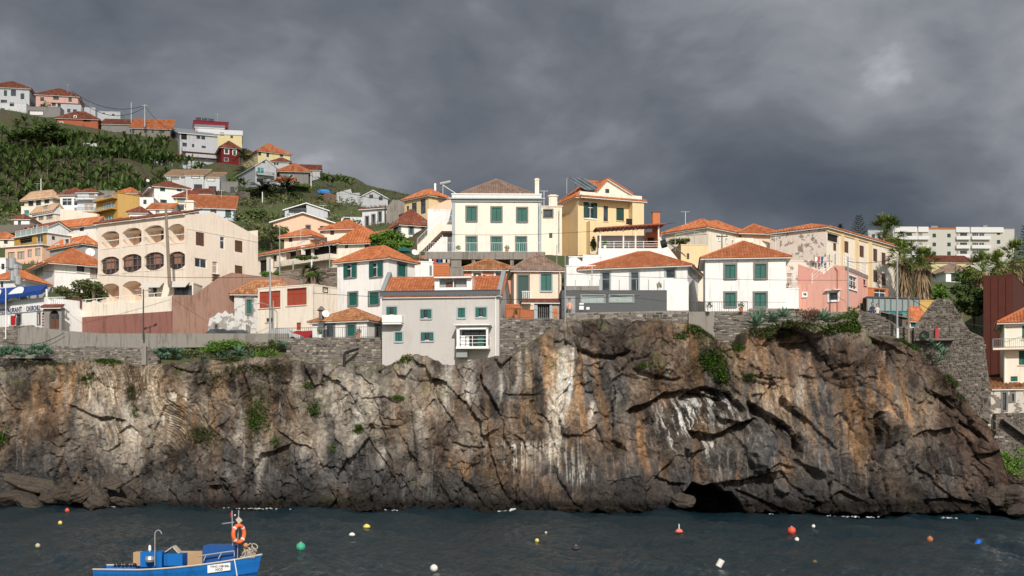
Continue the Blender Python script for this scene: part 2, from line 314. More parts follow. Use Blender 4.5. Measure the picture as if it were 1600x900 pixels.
class House:
    def __init__(s, label, geo, eave, base, mat, roof=None, wins=(), cat='house', name='house', lod=1, group=None, down=3.0, wallmats=None, ctl=True, tl=None):
        s.label = label; s.mat = mat; s.lod = lod
        if geo[0] == 'F':
            _, pl, pr, Y, a, dep = geo; a = math.radians(a)
            C = Vector((xk(pl)*Y, Y, 0)); e1 = Vector((math.cos(a), math.sin(a), 0)); e2 = Vector((-math.sin(a), math.cos(a), 0))
            w1 = Wall(C, C+e1).u(pr); w2 = dep
        else:
            pl, pc, pr, Y, a = geo[1:6]; a = math.radians(a)
            C = Vector((xk(pc)*Y, Y, 0)); e1 = Vector((math.cos(a), math.sin(a), 0)); e2 = Vector((-math.sin(a), math.cos(a), 0))
            w1 = geo[7] if len(geo) > 7 and geo[7] else Wall(C, C+e1).u(pr)
            w2 = geo[6] if len(geo) > 6 and geo[6] else Wall(C, C+e2).u(pl)
            if not .5 < w1 < 60: print('BAD w1', label, w1); w1 = 8
            if not .5 < w2 < 60: print('BAD w2', label, w2); w2 = 8
        s.C, s.e1, s.e2, s.w1, s.w2 = C, e1, e2, w1, w2
        R = C+e1*w1; L = C+e2*w2; B = L+e1*w1
        s.W = [Wall(L, C), Wall(C, R), Wall(R, B), Wall(B, L)]
        s.ze = zat(eave, Y) if eave > 30 else eave; s.zb = zat(base, Y)
        s.Y = Y; s.down = down
        s.t = thing(name, label, cat, C+(e1*w1+e2*w2)/2+Vector((0, 0, s.zb)), group)
        if ctl:
            for p in (C, R, L, B, (C+B)/2): TC.append((p.x, p.y, s.zb-.15))
        s.holes = [[], [], [], []]; s.tops = [[(0, s.ze), (w2, s.ze)], [(0, s.ze), (w1, s.ze)], [(0, s.ze), (w2, s.ze)], [(0, s.ze), (w1, s.ze)]]
        s.wm = wallmats or {}
        for i, pts in (tl or {}).items():
            w = s.W[i]; q = sorted([(min(max(w.u(x), 0), w.L), w.z(y, w.u(x))) for x, y in pts]); s.tops[i] = ([(0, q[0][1])] if q[0][0] > .01 else [])+q+([(w.L, q[-1][1])] if q[-1][0] < w.L-.01 else [])
        if roof: s.roof(*roof)
        for w in wins: s.win(*w)
        s.walls()
    def win(s, wi, x0, y0, x1, y1, st, **kw):
        w = s.W[wi]; u0, u1 = w.u(x0), w.u(x1); uc = (u0+u1)/2; z1, z0 = w.z(y0, uc), w.z(y1, uc)
        u0 = max(u0, .06); u1 = min(u1, w.L-.06)
        if u1-u0 < .15: print('bad win', s.label, x0, y0); return
        s.win_uz(wi, u0, u1, z0, z1, st, **kw)
    def win_uz(s, wi, u0, u1, z0, z1, st, arch=0, archb=0, depth=None, bars=None, inner=None):
        w = s.W[wi]; sm, sw, fill, fm, frm = ST[st]; t = s.t
        if z1 < s.zb: return
        dp = depth or (.22 if s.lod else .15)
        if sm is not None: u0 += sw; u1 -= sw; z0 += sw*.8; z1 -= sw
        if z1-z0 < .2 or u1-u0 < .15: return
        s.holes[wi].append((u0, u1, z0, z1, dp, arch, archb, 2 if inner else 1))
        mb = MB(); fr = .05 if s.lod else .07
        if sm is not None:
            w.box(mb, u0-sw, u0, z0-sw*.8, z1+sw, .003, .05); w.box(mb, u1, u1+sw, z0-sw*.8, z1+sw, .003, .05)
            w.box(mb, u0, u1, z1, z1+sw, .003, .05); w.box(mb, u0, u1, z0-sw*.8, z0, .003, .07)
        if fill in ('door', 'shut'):
            w.box(mb, u0, u0+fr, z0, z1, -.09, -.04, 1); w.box(mb, u1-fr, u1, z0, z1, -.09, -.04, 1); w.box(mb, u0+fr, u1-fr, z1-fr, z1, -.09, -.04, 1)
        elif fill != 'open0':
            o0, o1 = -.14, -.08
            if dp > 1: o0, o1 = -.3, -.24
            if arch or archb:
                pass
            else:
                w.box(mb, u0, u0+fr, z0, z1, o0, o1, 1); w.box(mb, u1-fr, u1, z0, z1, o0, o1, 1); w.box(mb, u0+fr, u1-fr, z1-fr, z1, o0, o1, 1); w.box(mb, u0+fr, u1-fr, z0, z0+fr, o0, o1, 1)
            if fill != 'panel':
                n = bars if bars is not None else max(1, round((u1-u0)/.75))
                for i in range(1, n):
                    uu = u0+(u1-u0)*i/n; w.box(mb, uu-fr*.5, uu+fr*.5, z0+fr, z1-fr, o0, o1-.01, 1)
                if s.lod and z1-z0 > 1.1 and n > 0: zz = z0+(z1-z0)*.68; w.box(mb, u0+fr, u1-fr, zz-.03, zz+.03, o0, o1-.02, 1)
        f = mb.build('window' if fill != 'door' else 'door', [sm or frm, frm], t)
        if f is None:
            mb = MB(); w.box(mb, u0, u1, z0-.05, z0-.003, -.1, .04); f = mb.build('window', [s.mat], t)
        def leaf(a, b, z0_, z1_, o):
            m = MB(); bd = .06
            w.box(m, a+.012, b-.012, z0_+.01, z0_+bd+.01, o, o+.05); w.box(m, a+.012, b-.012, z1_-bd-.01, z1_-.01, o, o+.05)
            w.box(m, a+.012, a+.012+bd, z0_+bd+.01, z1_-bd-.01, o, o+.05); w.box(m, b-.012-bd, b-.012, z0_+bd+.01, z1_-bd-.01, o, o+.05)
            if s.lod > 1:
                n = max(3, int((z1_-z0_-.2)/.11))
                for i in range(n):
                    zz = z0_+bd+.02+(z1_-z0_-2*bd-.04)*i/n; hh = (z1_-z0_-2*bd-.04)/n
                    a_, b_ = a+bd+.012, b-bd-.012
                    m.poly([w.w(a_, zz, o+.035), w.w(b_, zz, o+.035), w.w(b_, zz+hh*1.15, o+.005), w.w(a_, zz+hh*1.15, o+.005)])
            else: w.box(m, a+bd, b-bd, z0_+bd, z1_-bd, o+.005, o+.025)
            m.build('shutter', fm, f)
        if fill == 'shut':
            n = 2 if u1-u0 < 1.9 else 4
            for i in range(n): leaf(u0+fr*.5+(u1-u0-fr)*i/n, u0+fr*.5+(u1-u0-fr)*(i+1)/n, z0, z1-fr, -.085)
        elif fill in ('open', 'glass'):
            m = MB(); g0 = -.12 if dp < 1 else -.28
            w.quad(m, u0+.01, u1-.01, z0+.01, z1-.01, g0)
            pm = fm if fill == 'glass' else M_glass
            if not (arch or archb): m.build('pane', pm, f)
            if fill == 'open':
                q = (u1-u0)*.36; leaf(u0-q*.25, u0+q*.8, z0, z1, .065); leaf(u1-q*.9, u1+q*.15, z0, z1, .065)
        elif fill == 'panel':
            m = MB(); w.box(m, u0+fr, u1-fr, z0+fr, z1-fr, -.13, -.09); m.build('panel', fm, f)
        elif fill == 'door':
            m = MB(); w.box(m, u0+fr, u1-fr, z0, z1-fr, -.12, -.08); m.build('door_leaf', fm, f)
            m = MB(); w.box(m, u1-fr-.15, u1-fr-.11, z0+1.0, z0+1.12, -.08, -.05); m.build('handle', M_metal, f)
        if s.lod > 1 and fill in ('glass', 'open', 'shut') and z1-z0 < 1.9:
            m = MB(); w.box(m, u0-.08, u1+.08, z0-.07 if not sm else z0-.16, z0-.003 if not sm else z0-.11, -.02, .12); m.build('sill', sm or s.mat, f)
        return f
    def walls(s):
        for i, w in enumerate(s.W):
            mb = MB(); wall_grid(mb, w, s.zb-s.down, s.tops[i], s.holes[i])
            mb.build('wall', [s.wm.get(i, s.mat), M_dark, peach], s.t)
        mb = MB(); z = min(z for t_ in s.tops for _, z in t_)-.12; mb.poly([s.W[0].w(0, z), s.W[1].w(0, z), s.W[2].w(0, z), s.W[3].w(0, z)]); mb.build('ceiling', s.mat, s.t)
    def lp(s, p, q, z): v = s.C+s.e1*p+s.e2*q; return Vector((v.x, v.y, z))
    def roof(s, kind, rise, mat=None, over=.45, **kw):
        w1, w2, z = s.w1, s.w2, s.ze; o = over if kind != 'flat' or over != .45 else .04; mat = mat or (T_or if kind != 'flat' else s.mat); t = s.t
        ctr = s.C+(s.e1*w1+s.e2*w2)/2
        if kind.startswith('shed'):
            hi = {'shed1': s.C+s.e2*w2+s.e1*w1/2, 'shed0': s.C+s.e1*w1+s.e2*w2/2, 'shed0r': s.C+s.e2*w2/2, 'shed1r': s.C+s.e1*w1/2}[kind]
            rz = zat(rise, hi.y)-z if rise > 15 else rise
        else:
            yy = ctr.y
            if kind == 'hip':
                k_ = min(min(w1, w2)/2, max(w1, w2)/2-.01); ends = [(k_, w2/2), (w1-k_, w2/2)] if w1 >= w2 else [(w1/2, k_), (w1/2, w2-k_)]; yy = min((s.C+s.e1*p+s.e2*q).y for p, q in ends)
            elif kind == 'gable1': yy = min((s.C+s.e1*p+s.e2*w2/2).y for p in (0, w1))
            elif kind == 'gable2': yy = min((s.C+s.e1*w1/2+s.e2*q).y for q in (0, w2))
            rz = zat(rise, yy)-z if rise > 15 else rise
            if kind != 'flat': rz = max(rz, .45)
        if not kind == 'flat' and not .1 < rz < 8: print('rise?', s.label, round(rz, 2))
        s.rz = rz
        if kind == 'flat':
            ph = rise if rise < 15 else .4
            mb = MB(); mb.poly([s.lp(.01, .01, z-ph), s.lp(w1-.01, .01, z-ph), s.lp(w1-.01, w2-.01, z-ph), s.lp(.01, w2-.01, z-ph)])
            for (a, b, c, d) in ((-o, w1+o, -o, .18), (-o, w1+o, w2-.18, w2+o), (-o, .18, .18, w2-.18), (w1-.18, w1+o, .18, w2-.18)):
                mb.hexa([s.lp(a, c, z-.005), s.lp(b, c, z-.005), s.lp(b, d, z-.005), s.lp(a, d, z-.005), s.lp(a, c, z+.1), s.lp(b, c, z+.1), s.lp(b, d, z+.1), s.lp(a, d, z+.1)])
            mb.build('roof', mat or s.mat, t); return
        L3 = s.lp; f = kw.get('pitch', .26 if s.lod > 1 else (.34 if s.lod else .55))
        zo = lambda d: z  # eave height at the wall line
        sl = []
        if kind == 'hip':
            k = min(w1, w2)/2
            k = min(k*kw.get('hipk', 1.0), max(w1, w2)/2-.01)
            if w1 >= w2: r1, r2 = (k, w2/2), (w1-k, w2/2)
            else: r1, r2 = (w1/2, k), (w1/2, w2-k)
            s1 = rz/(w2/2 if w1 >= w2 else w1/2); ez = z-s1*o*.6
            a, b, c, d = L3(-o, -o, ez), L3(w1+o, -o, ez), L3(w1+o, w2+o, ez), L3(-o, w2+o, ez); R1, R2 = L3(*r1, z+rz), L3(*r2, z+rz)
            if w1 >= w2: sl = [(a, b, R2, R1), (b, c, R2), (c, d, R1, R2), (d, a, R1)]
            else: sl = [(a, b, R1), (b, c, R2, R1), (c, d, R2), (d, a, R1, R2)]
        elif kind == 'gable1':
            ez = z-rz/(w2/2)*o; a, b, c, d = L3(-o, -o, ez), L3(w1+o, -o, ez), L3(w1+o, w2+o, ez), L3(-o, w2+o, ez); m0, m1 = L3(-o, w2/2, z+rz), L3(w1+o, w2/2, z+rz)
            sl = [(a, b, m1, m0), (c, d, m0, m1)]; s.tops[0] = [(0, z), (w2/2, z+rz), (w2, z)]; s.tops[2] = list(s.tops[0])
        elif kind == 'gable2':
            ez = z-rz/(w1/2)*o; a, b, c, d = L3(-o, -o, ez), L3(w1+o, -o, ez), L3(w1+o, w2+o, ez), L3(-o, w2+o, ez); m0, m1 = L3(w1/2, -o, z+rz), L3(w1/2, w2+o, z+rz)
            sl = [(b, c, m1, m0), (d, a, m0, m1)]; s.tops[1] = [(0, z), (w1/2, z+rz), (w1, z)]; s.tops[3] = list(s.tops[1])
        elif kind == 'shed1':
            ez = z-rz/w2*o; sl = [(L3(-o, -o, ez), L3(w1+o, -o, ez), L3(w1+o, w2+o*.3, z+rz), L3(-o, w2+o*.3, z+rz))]
            s.tops[0] = [(0, z+rz), (w2, z)]; s.tops[2] = [(0, z), (w2, z+rz)]; s.tops[3] = [(0, z+rz), (w1, z+rz)]
        elif kind == 'shed1r':
            ez = z-rz/w2*o; sl = [(L3(w1+o, w2+o, ez), L3(-o, w2+o, ez), L3(-o, -o*.3, z+rz), L3(w1+o, -o*.3, z+rz))]
            s.tops[0] = [(0, z), (w2, z+rz)]; s.tops[2] = [(0, z+rz), (w2, z)]; s.tops[1] = [(0, z+rz), (w1, z+rz)]
        elif kind == 'shed0':
            ez = z-rz/w1*o; sl = [(L3(-o, w2+o, ez), L3(-o, -o, ez), L3(w1+o*.3, -o, z+rz), L3(w1+o*.3, w2+o, z+rz))]
            s.tops[1] = [(0, z), (w1, z+rz)]; s.tops[3] = [(0, z+rz), (w1, z)]; s.tops[2] = [(0, z+rz), (w2, z+rz)]
        elif kind == 'shed0r':
            ez = z-rz/w1*o; sl = [(L3(w1+o, -o, ez), L3(w1+o, w2+o, ez), L3(-o*.3, w2+o, z+rz), L3(-o*.3, -o, z+rz))]
            s.tops[1] = [(0, z+rz), (w1, z)]; s.tops[3] = [(0, z), (w1, z+rz)]; s.tops[0] = [(0, z+rz), (w2, z+rz)]
        roof_on(s.t, sl, mat, f, kw.get('fascia', M_white), s.lod, mat in (M_white, M_metal, M_steel))
    def balcony(s, wi, x0, yt, x1, yb, dep=1.2, kind='bars', mat=None, rm=None, h=None, slab=.16, sides=True):
        """a balcony standing out from wall wi: slab plus railing or parapet"""
        w = s.W[wi]; u0, u1 = w.u(x0), w.u(x1); uc = (u0+u1)/2; zt, zb = w.z(yt, uc), w.z(yb, uc); z0 = min(zb+slab, zt-.1)
        mb = MB(); w.box(mb, u0, u1, zb, z0, .004, dep); o = mb.build('balcony', mat or s.mat, s.t)
        rail(o, [w.w(u0, z0, .02), w.w(u0, z0, dep-.05), w.w(u1, z0, dep-.05), w.w(u1, z0, .02)], zt-z0, kind, rm or M_iron)
        return o
    def chimney(s, x, yt, yb, wpx, mat=None, Y=None, cap=None):
        Y = Y or s.C.y+2; p = at(x, yb, Y); zt = zat(yt, Y); wd = wpx/FP*Y
        mb = MB(); mb.cbox(p, wd, wd, zt-p.z); o = mb.build('chimney', mat or s.mat, s.t)
        mb = MB(); mb.cbox((p.x, p.y, zt), wd*1.25, wd*1.25, .1); mb.cbox((p.x, p.y, zt+.1), wd*.8, wd*.8, .12); mb.build('chimney_cap', cap or mat or s.mat, o)
def rail(parent, pts, h, kind, mat, bar=.022, gap=.16):
    mb = MB()
    if kind == 'solid':
        for p, q in zip(pts, pts[1:]): mb.beam(p+Vector((0, 0, h/2)), q+Vector((0, 0, h/2)), .12, h)
        return mb.build('parapet', mat, parent)
    if kind == 'glass':
        for p, q in zip(pts, pts[1:]):
            mb.beam(p+Vector((0, 0, h)), q+Vector((0, 0, h)), .05, .05); n = max(1, int((q-p).length/1.2))
            for i in range(n+1): r = p.lerp(q, i/n); mb.beam(r, r+Vector((0, 0, h)), .04)
        o = mb.build('railing', mat, parent); mb = MB()
        for p, q in zip(pts, pts[1:]): mb.beam(p+Vector((0, 0, h*.48)), q+Vector((0, 0, h*.48)), .02, h*.8)
        mb.build('glass_panel', M_frost, o); return o
    for p, q in zip(pts, pts[1:]):
        L = (q-p).length
        if kind == 'posts':
            for k in (1, .66, .33): mb.beam(p+Vector((0, 0, h*k)), q+Vector((0, 0, h*k)), .04, .04)
            n = max(1, int(L/1.4))
            for i in range(n+1): r = p.lerp(q, i/n); mb.beam(r, r+Vector((0, 0, h)), .05)
            continue
        mb.beam(p+Vector((0, 0, h)), q+Vector((0, 0, h)), .04, .04); mb.beam(p+Vector((0, 0, .08)), q+Vector((0, 0, .08)), .03, .03)
        n = max(1, int(L/gap))
        for i in range(n+1): r = p.lerp(q, i/n); mb.beam(r, r+Vector((0, 0, h)), bar*2 if i % 8 == 0 else bar)
    return mb.build('railing', mat, parent)
def roof_on(parent, slopes, mat, pitch, fascia, lod, plain=None):
    mb = MB()
    cen = sum((sum((Vector(p) for p in s), Vector())/len(s) for s in slopes), Vector())/len(slopes)
    for s in slopes:
        P = [Vector(p) for p in s]; dn = Vector((0, 0, -.13)); n = len(P)
        mb.poly([p+dn for p in P]); mb.poly(P)
        for i in range(n): mb.poly([P[i], P[(i+1) % n], P[(i+1) % n]+dn, P[i]+dn])
    r = mb.build('roof', fascia, parent)
    tb = MB(); ci = .42 if lod > 1 else (.6 if lod else 1.2)
    rng = random.Random(int(abs(cen.x*77+cen.z*13)))
    for s in slopes:
        P = [Vector(p) for p in s]; e = (P[1]-P[0]).normalized(); nrm = (P[1]-P[0]).cross(P[2]-P[0]).normalized()
        if nrm.z < 0: nrm = -nrm
        v = nrm.cross(e).normalized()
        if v.z < 0: v = -v
        Q = [((p-P[0]).dot(e), (p-P[0]).dot(v)) for p in P]
        if plain:
            tb.poly([p+nrm*.02 for p in P]); continue
        umin, umax = min(q[0] for q in Q), max(q[0] for q in Q)
        nc = max(2, int((umax-umin)/pitch)); pt = (umax-umin)/nc
        def vr(u):
            hs = []
            for (a, b), (c, d) in zip(Q, Q[1:]+Q[:1]):
                if (a-u)*(c-u) <= 0 and abs(a-c) > 1e-7: hs.append(b+(d-b)*(u-a)/(c-a))
            return (min(hs), max(hs)) if len(hs) > 1 else None
        for i in range(nc):
            u0 = umin+pt*i; rr = vr(u0+pt/2)
            if not rr or rr[1]-rr[0] < .1: continue
            v0, v1 = rr; nv = max(1, int((v1-v0)/ci+.5)); v0 -= .07
            prof = ((0, 0), (.22, .045), (.5, .075), (.78, .045), (1, 0)) if lod > 1 else ((0, 0), (.5, .09), (1, 0))
            k = pitch/.26
            for j in range(nv):
                a = v0+(v1-v0)*j/nv; b = v0+(v1-v0)*(j+1)/nv+.03; tn = min(1, max(0, rng.gauss(.5, .22)))
                for (q0, h0), (q1, h1) in zip(prof, prof[1:]):
                    h0 *= k; h1 *= k
                    A = P[0]+e*(u0+pt*q0)+v*a+nrm*(h0+.045); B = P[0]+e*(u0+pt*q1)+v*a+nrm*(h1+.045)
                    C_ = P[0]+e*(u0+pt*q1)+v*b+nrm*(h1+.012); D = P[0]+e*(u0+pt*q0)+v*b+nrm*(h0+.012)
                    tb.poly([A, B, C_, D], 0, tn)
                if j == 0: tb.poly([P[0]+e*u0+v*a, P[0]+e*(u0+pt)+v*a]+[P[0]+e*(u0+pt*q)+v*a+nrm*(h*k+.045) for q, h in reversed(prof)], 0, tn)
        for i in range(len(P)):   # ridge and hip caps
            p, q = P[i], P[(i+1) % len(P)]
            if i == 0 or (q-p).length < .4: continue
            tb.t.append(0) if False else None
            n0 = len(tb.f); tb.tube([p+nrm*.05, q+nrm*.05], .10 if lod else .15, 5, 0, False); tb.t[n0:] = [rng.uniform(.2, .7) for _ in tb.t[n0:]]
    tag(tb.build('roof_tiles', mat, r, tint=True), kind='stuff')
    return r
# ---------------------------------------------------------------- numpy noise
def _hash(ix, iy, seed):
    h = (ix.astype(np.int64)*374761393+iy.astype(np.int64)*668265263+seed*1442695041) & 0xffffffff
    h = ((h ^ (h >> 13))*1274126177) & 0xffffffff; h = h ^ (h >> 16)
    return (h & 0xffffff)/float(0xffffff)
def vnoise(x, y, seed=0):
    ix, iy = np.floor(x), np.floor(y); fx, fy = x-ix, y-iy; fx = fx*fx*fx*(fx*(fx*6-15)+10); fy = fy*fy*fy*(fy*(fy*6-15)+10)
    a, b, c, d = _hash(ix, iy, seed), _hash(ix+1, iy, seed), _hash(ix, iy+1, seed), _hash(ix+1, iy+1, seed)
    return (a*(1-fx)+b*fx)*(1-fy)+(c*(1-fx)+d*fx)*fy
def fbm(x, y, seed=0, oct=5, g=.5):
    s = 0; a = 1; t = 0
    for o in range(oct): s = s+a*vnoise(x*2**o+o*17.3, y*2**o-o*9.1, seed+o); t += a; a *= g
    return s/t*2-1
def cells(x, y, seed=0):
    ix, iy = np.floor(x), np.floor(y); f1 = np.full(x.shape, 9.0); f2 = np.full(x.shape, 9.0)
    ids = [np.zeros(x.shape) for _ in range(3)]; ox = np.zeros(x.shape); oy = np.zeros(x.shape)
    for dx in (-1, 0, 1):
        for dy in (-1, 0, 1):
            cx, cy = ix+dx, iy+dy; px_ = cx+_hash(cx, cy, seed); py_ = cy+_hash(cx, cy, seed+1)
            vx, vy = x-px_, y-py_; d = np.sqrt(vx*vx+vy*vy); m = d < f1
            f2 = np.where(m, f1, np.minimum(f2, d)); f1 = np.where(m, d, f1); ox = np.where(m, vx, ox); oy = np.where(m, vy, oy)
            for k in range(3): ids[k] = np.where(m, _hash(cx, cy, seed+5+k), ids[k])
    return f1, f2, ids, ox, oy
def sstep(a, b, x): t = np.clip((x-a)/(b-a), 0, 1); return t*t*(3-2*t)
def grid_mesh(name, X, Y, Z, mat, col=None, smooth=False, kind='structure', loc=None):
    nr, nc = X.shape; me = bpy.data.meshes.new(name); nv = nr*nc
    co = np.stack([X, Y, Z], -1).reshape(-1, 3).astype(np.float32)
    i = np.arange(nr*nc).reshape(nr, nc); q = np.stack([i[:-1, :-1], i[:-1, 1:], i[1:, 1:], i[1:, :-1]], -1).reshape(-1, 4)
    nf = len(q); me.vertices.add(nv); me.vertices.foreach_set('co', co.ravel())
    me.loops.add(nf*4); me.loops.foreach_set('vertex_index', q.ravel().astype(np.int32)); me.polygons.add(nf)
    me.polygons.foreach_set('loop_start', np.arange(0, nf*4, 4, dtype=np.int32))
    me.update(calc_edges=True)
    if smooth: me.polygons.foreach_set('use_smooth', np.ones(nf, dtype=bool))
    if col is not None:
        a = me.color_attributes.new('rock', 'FLOAT_COLOR', 'POINT'); c = np.concatenate([col.reshape(-1, 3), np.ones((nv, 1))], 1).astype(np.float32); a.data.foreach_set('color', c.ravel())
    me.materials.append(mat); o = bpy.data.objects.new(name, me); S.collection.objects.link(o); return tag(o, kind=kind)

# ---------------------------------------------------------------- cliff
def cliffY(px): return np.interp(px, [-300, 0, 600, 800, 1100, 1400, 1540, 1800], [124, 120.5, 113, 111.2, 108, 103.2, 101.6, 100.5])
TOPP = [(-300, 556), (0, 562), (100, 566), (150, 560), (220, 572), (260, 566), (440, 560), (520, 572), (600, 570), (640, 556), (665, 556), (700, 572), (760, 560), (790, 556), (815, 548), (850, 520), (885, 503), (900, 498), (985, 497), (1060, 502), (1100, 514), (1125, 530), (1165, 540), (1172, 514), (1200, 512), (1240, 500), (1300, 504), (1345, 500), (1365, 515), (1385, 524), (1420, 530), (1445, 545), (1470, 572), (1500, 606), (1530, 634), (1556, 668), (1570, 700), (1576, 738), (1600, 756), (1660, 768), (1720, 752), (1800, 762), (1900, 745), (2100, 760)]
def build_cliff():
    NC, NR = 1950, 300
    px = np.linspace(-230, 2060, NC); pt = np.interp(px, *zip(*TOPP)) + 3*fbm(px/14, px*0, 3, 4)
    Yb = cliffY(px); zt = 6+(690-pt)/2000*Yb
    v = np.linspace(0, 1, NR)[:, None]; z = -1.2+v*(zt[None, :]+1.2)
    P = np.broadcast_to(px[None, :], z.shape); Yg = np.broadcast_to(Yb[None, :], z.shape); X = (P-800)/2000*Yg
    Q = 690-(z-6)/Yg*2000
    wx = X+.8*fbm(X/3, z/3, 11, 4); wz = z+.8*fbm(X/3, z/3, 12, 4)
    def G(cx, cy, rx, ry, p=2): return np.exp(-(np.abs((P-cx)/rx)**p+np.abs((Q-cy)/ry)**p))
    swirl = np.clip((G(175, 640, 130, 80)*1.3+G(440, 700, 50, 35)*.9+G(60, 600, 60, 60)*.7)*(1.3*sstep(-.35, .35, fbm(X/5, z/4, 60, 4))), 0, 1)
    D = 1.1*fbm(X/13, z/22, 1, 3)+.5*fbm(X/4.5, z/7, 2, 4)
    rgt = sstep(1000, 1300, P)
    D *= .55+.45*rgt
    D += .10*(z-4)-.0*z
    ang = .35*np.sin(X/17)
    c1 = cells((wx*np.cos(ang)+wz*np.sin(ang))/4.6, (wz*np.cos(ang)-wx*np.sin(ang))/7.0, 21)
    bl = .55+.45*rgt
    D += bl*((c1[2][0]-.5)*.9+(c1[2][1]-.5)*c1[3]*2.6+(c1[2][2]-.5)*c1[4]*3.4)
    e1 = c1[1]-c1[0]; cr1 = np.clip(1-e1/.022, 0, 1)*(c1[2][1] > .55); D += cr1*.22*bl*(c1[2][1] > .55)
    wx2 = X+.35*fbm(X/1.1, z/1.1, 14, 4); wz2 = z+.35*fbm(X/1.1, z/1.1, 15, 4)
    c2 = cells((wx2+.35*wz2)/1.7, (wz2-.2*wx2)/3.4, 31)
    k2 = (.75+.6*vnoise(X/6, z/6, 33))*(1-.55*swirl)
    D += k2*((c2[2][0]-.5)*.34+(c2[2][1]-.5)*c2[3]*1.05+(c2[2][2]-.5)*c2[4]*1.3)
    e2 = c2[1]-c2[0]; cr2 = np.clip(1-e2/.03, 0, 1)*(c2[2][0] > .6); D += cr2*.07*k2
    c3 = cells((wx2-.3*wz2)/.62, (wz2+.3*wx2)/1.0, 41); k3 = .45+.9*sstep(.3, .65, vnoise(X/3.2, z/3.2, 44)); k3 = k3*(1-.6*swirl)
    D += k3*((c3[2][0]-.5)*.13+(c3[2][1]-.5)*c3[3]*.50+(c3[2][2]-.5)*c3[4]*.66)
    c4 = cells((wx2+.2*wz2)/.30, (wz2-.4*wx2)/.36, 47); D += (.3+.7*sstep(.3, .65, vnoise(X/2.1, z/2.1, 48)))*(1-.3*swirl)*((c4[2][0]-.5)*.06+(c4[2][1]-.5)*c4[3]*.24+(c4[2][2]-.5)*c4[4]*.30)
    D += .10*fbm(X/.9, z/.9, 50, 5, .6)+.035*fbm(X/.22, z/.22, 51, 4, .65)+.16*np.maximum(0, fbm(X/1.3, z/.8, 52, 5, .65)-.12)
    # curved flow banding of the lava on the left
    th_ = np.interp(P, [0, 120, 200, 300, 420, 520], [.15, .25, .55, .75, 1.1, 1.2])+.5*fbm(X/10, z/10, 63, 2); fl = (X*np.cos(th_)*.9+z*np.sin(th_))+2.4*fbm(X/7, z/7, 61, 3)+.5*fbm(X/1.6, z/2.5, 62, 4)
    rib = np.abs((fl/.62) % 1-.5)*2; rib2 = np.abs((fl/.23) % 1-.5)*2
    D += swirl*(.26*rib**1.5*(.2+1.2*vnoise(X/2.5, z/2.5, 64))+.08*rib2)
    # rough lumpy scoria on the right shoulder
    sc = sstep(1430, 1500, P); D += sc*(.32*np.abs(fbm(X/1.0, z/1.0, 70, 5, .62))+.25*fbm(X/2.2, z/2.2, 71, 3))
    def notch(pts, dep, w, edge=.05):
        pts = sorted(pts); xs, ys = zip(*pts); ly = np.interp(P, xs, ys)+2.5*fbm(X/.8, z*0+3, 81, 3)
        fade = sstep(xs[0]-4, xs[0]+10, P)*(1-sstep(xs[-1]-10, xs[-1]+4, P)); t = (Q-ly)/18.0
        return fade*dep*np.where(t > 0, np.clip(1-t/w, 0, 1)**.8*sstep(0, edge, t), 0)
    def a_seed(pts): return (pts[0][0]*7+pts[0][1]) % 97
    def crack(pts, dep, w):
        m = np.full(P.shape, 1e9); jx = P+9*fbm(X/1.1, z/1.1, 85, 4, .6); w = w*(.25+.9*vnoise(X/.9+a_seed(pts), z/.9, 86))
        for (a, b), (c, d) in zip(pts, pts[1:]):
            L = (c-a)**2+(d-b)**2; t = np.clip(((jx-a)*(c-a)+(Q-b)*(d-b))/L, 0, 1); m = np.minimum(m, np.hypot(jx-a-t*(c-a), Q-b-t*(d-b)))
        return dep*.8*(.1+1.0*vnoise(X/1.3, z/1.3, 87))*np.clip(1-m/(w*18), 0, 1)**.7
    def bulge(cx, cy, rx, ry, a): return -a*np.clip(1-((P-cx)/rx)**2-((Q-cy)/ry)**2, 0, 1)**.6
    N = 0
    for pts, dep, w in (([(980, 640), (1010, 628), (1040, 612), (1075, 608), (1100, 614), (1130, 622)], 1.7, 1.2), ([(1062, 622), (1085, 606), (1105, 603), (1140, 612), (1165, 640)], 1.9, 1.1),
        ([(1168, 624), (1195, 640), (1215, 655), (1235, 666), (1252, 692)], 2.5, 1.6), ([(1075, 672), (1120, 678), (1150, 664), (1185, 652)], 1.8, 1.5), ([(1120, 650), (1160, 662), (1185, 650)], 1.2, .8),
        ([(903, 543), (930, 553), (960, 553), (986, 546)], 1.1, .5), ([(990, 575), (1015, 580), (1040, 588), (1066, 590)], .8, .5), ([(1225, 533), (1262, 530), (1292, 522)], .9, .7),
        ([(1172, 585), (1200, 590), (1235, 588)], .5, .3), ([(100, 628), (140, 648), (195, 655)], .8, .5), ([(1150, 765), (1185, 778), (1215, 792), (1240, 800)], 1.0, .7), ([(1020, 740), (1045, 752), (1072, 756)], .9, .8),
        ([(245, 560), (275, 575), (310, 580)], .5, .4), ([(430, 670), (460, 690), (490, 700)], .7, .4), ([(705, 690), (735, 696), (760, 698)], .5, .5), ([(560, 622), (600, 620), (625, 630)], .4, .3),
        ([(785, 614), (815, 616), (842, 616)], .45, .2), ([(1190, 735), (1210, 722), (1240, 730)], .6, .6), ([(1290, 775), (1310, 765), (1340, 780)], 1.0, 1.0),
        ([(1455, 610), (1480, 620), (1500, 640)], .8, .6), ([(1505, 655), (1530, 668), (1550, 690)], .8, .6), ([(1530, 712), (1550, 708), (1570, 702)], 1.3, 1.4), ([(1440, 780), (1480, 775), (1520, 785)], .9, .9)): N = N+notch(pts, dep, w)
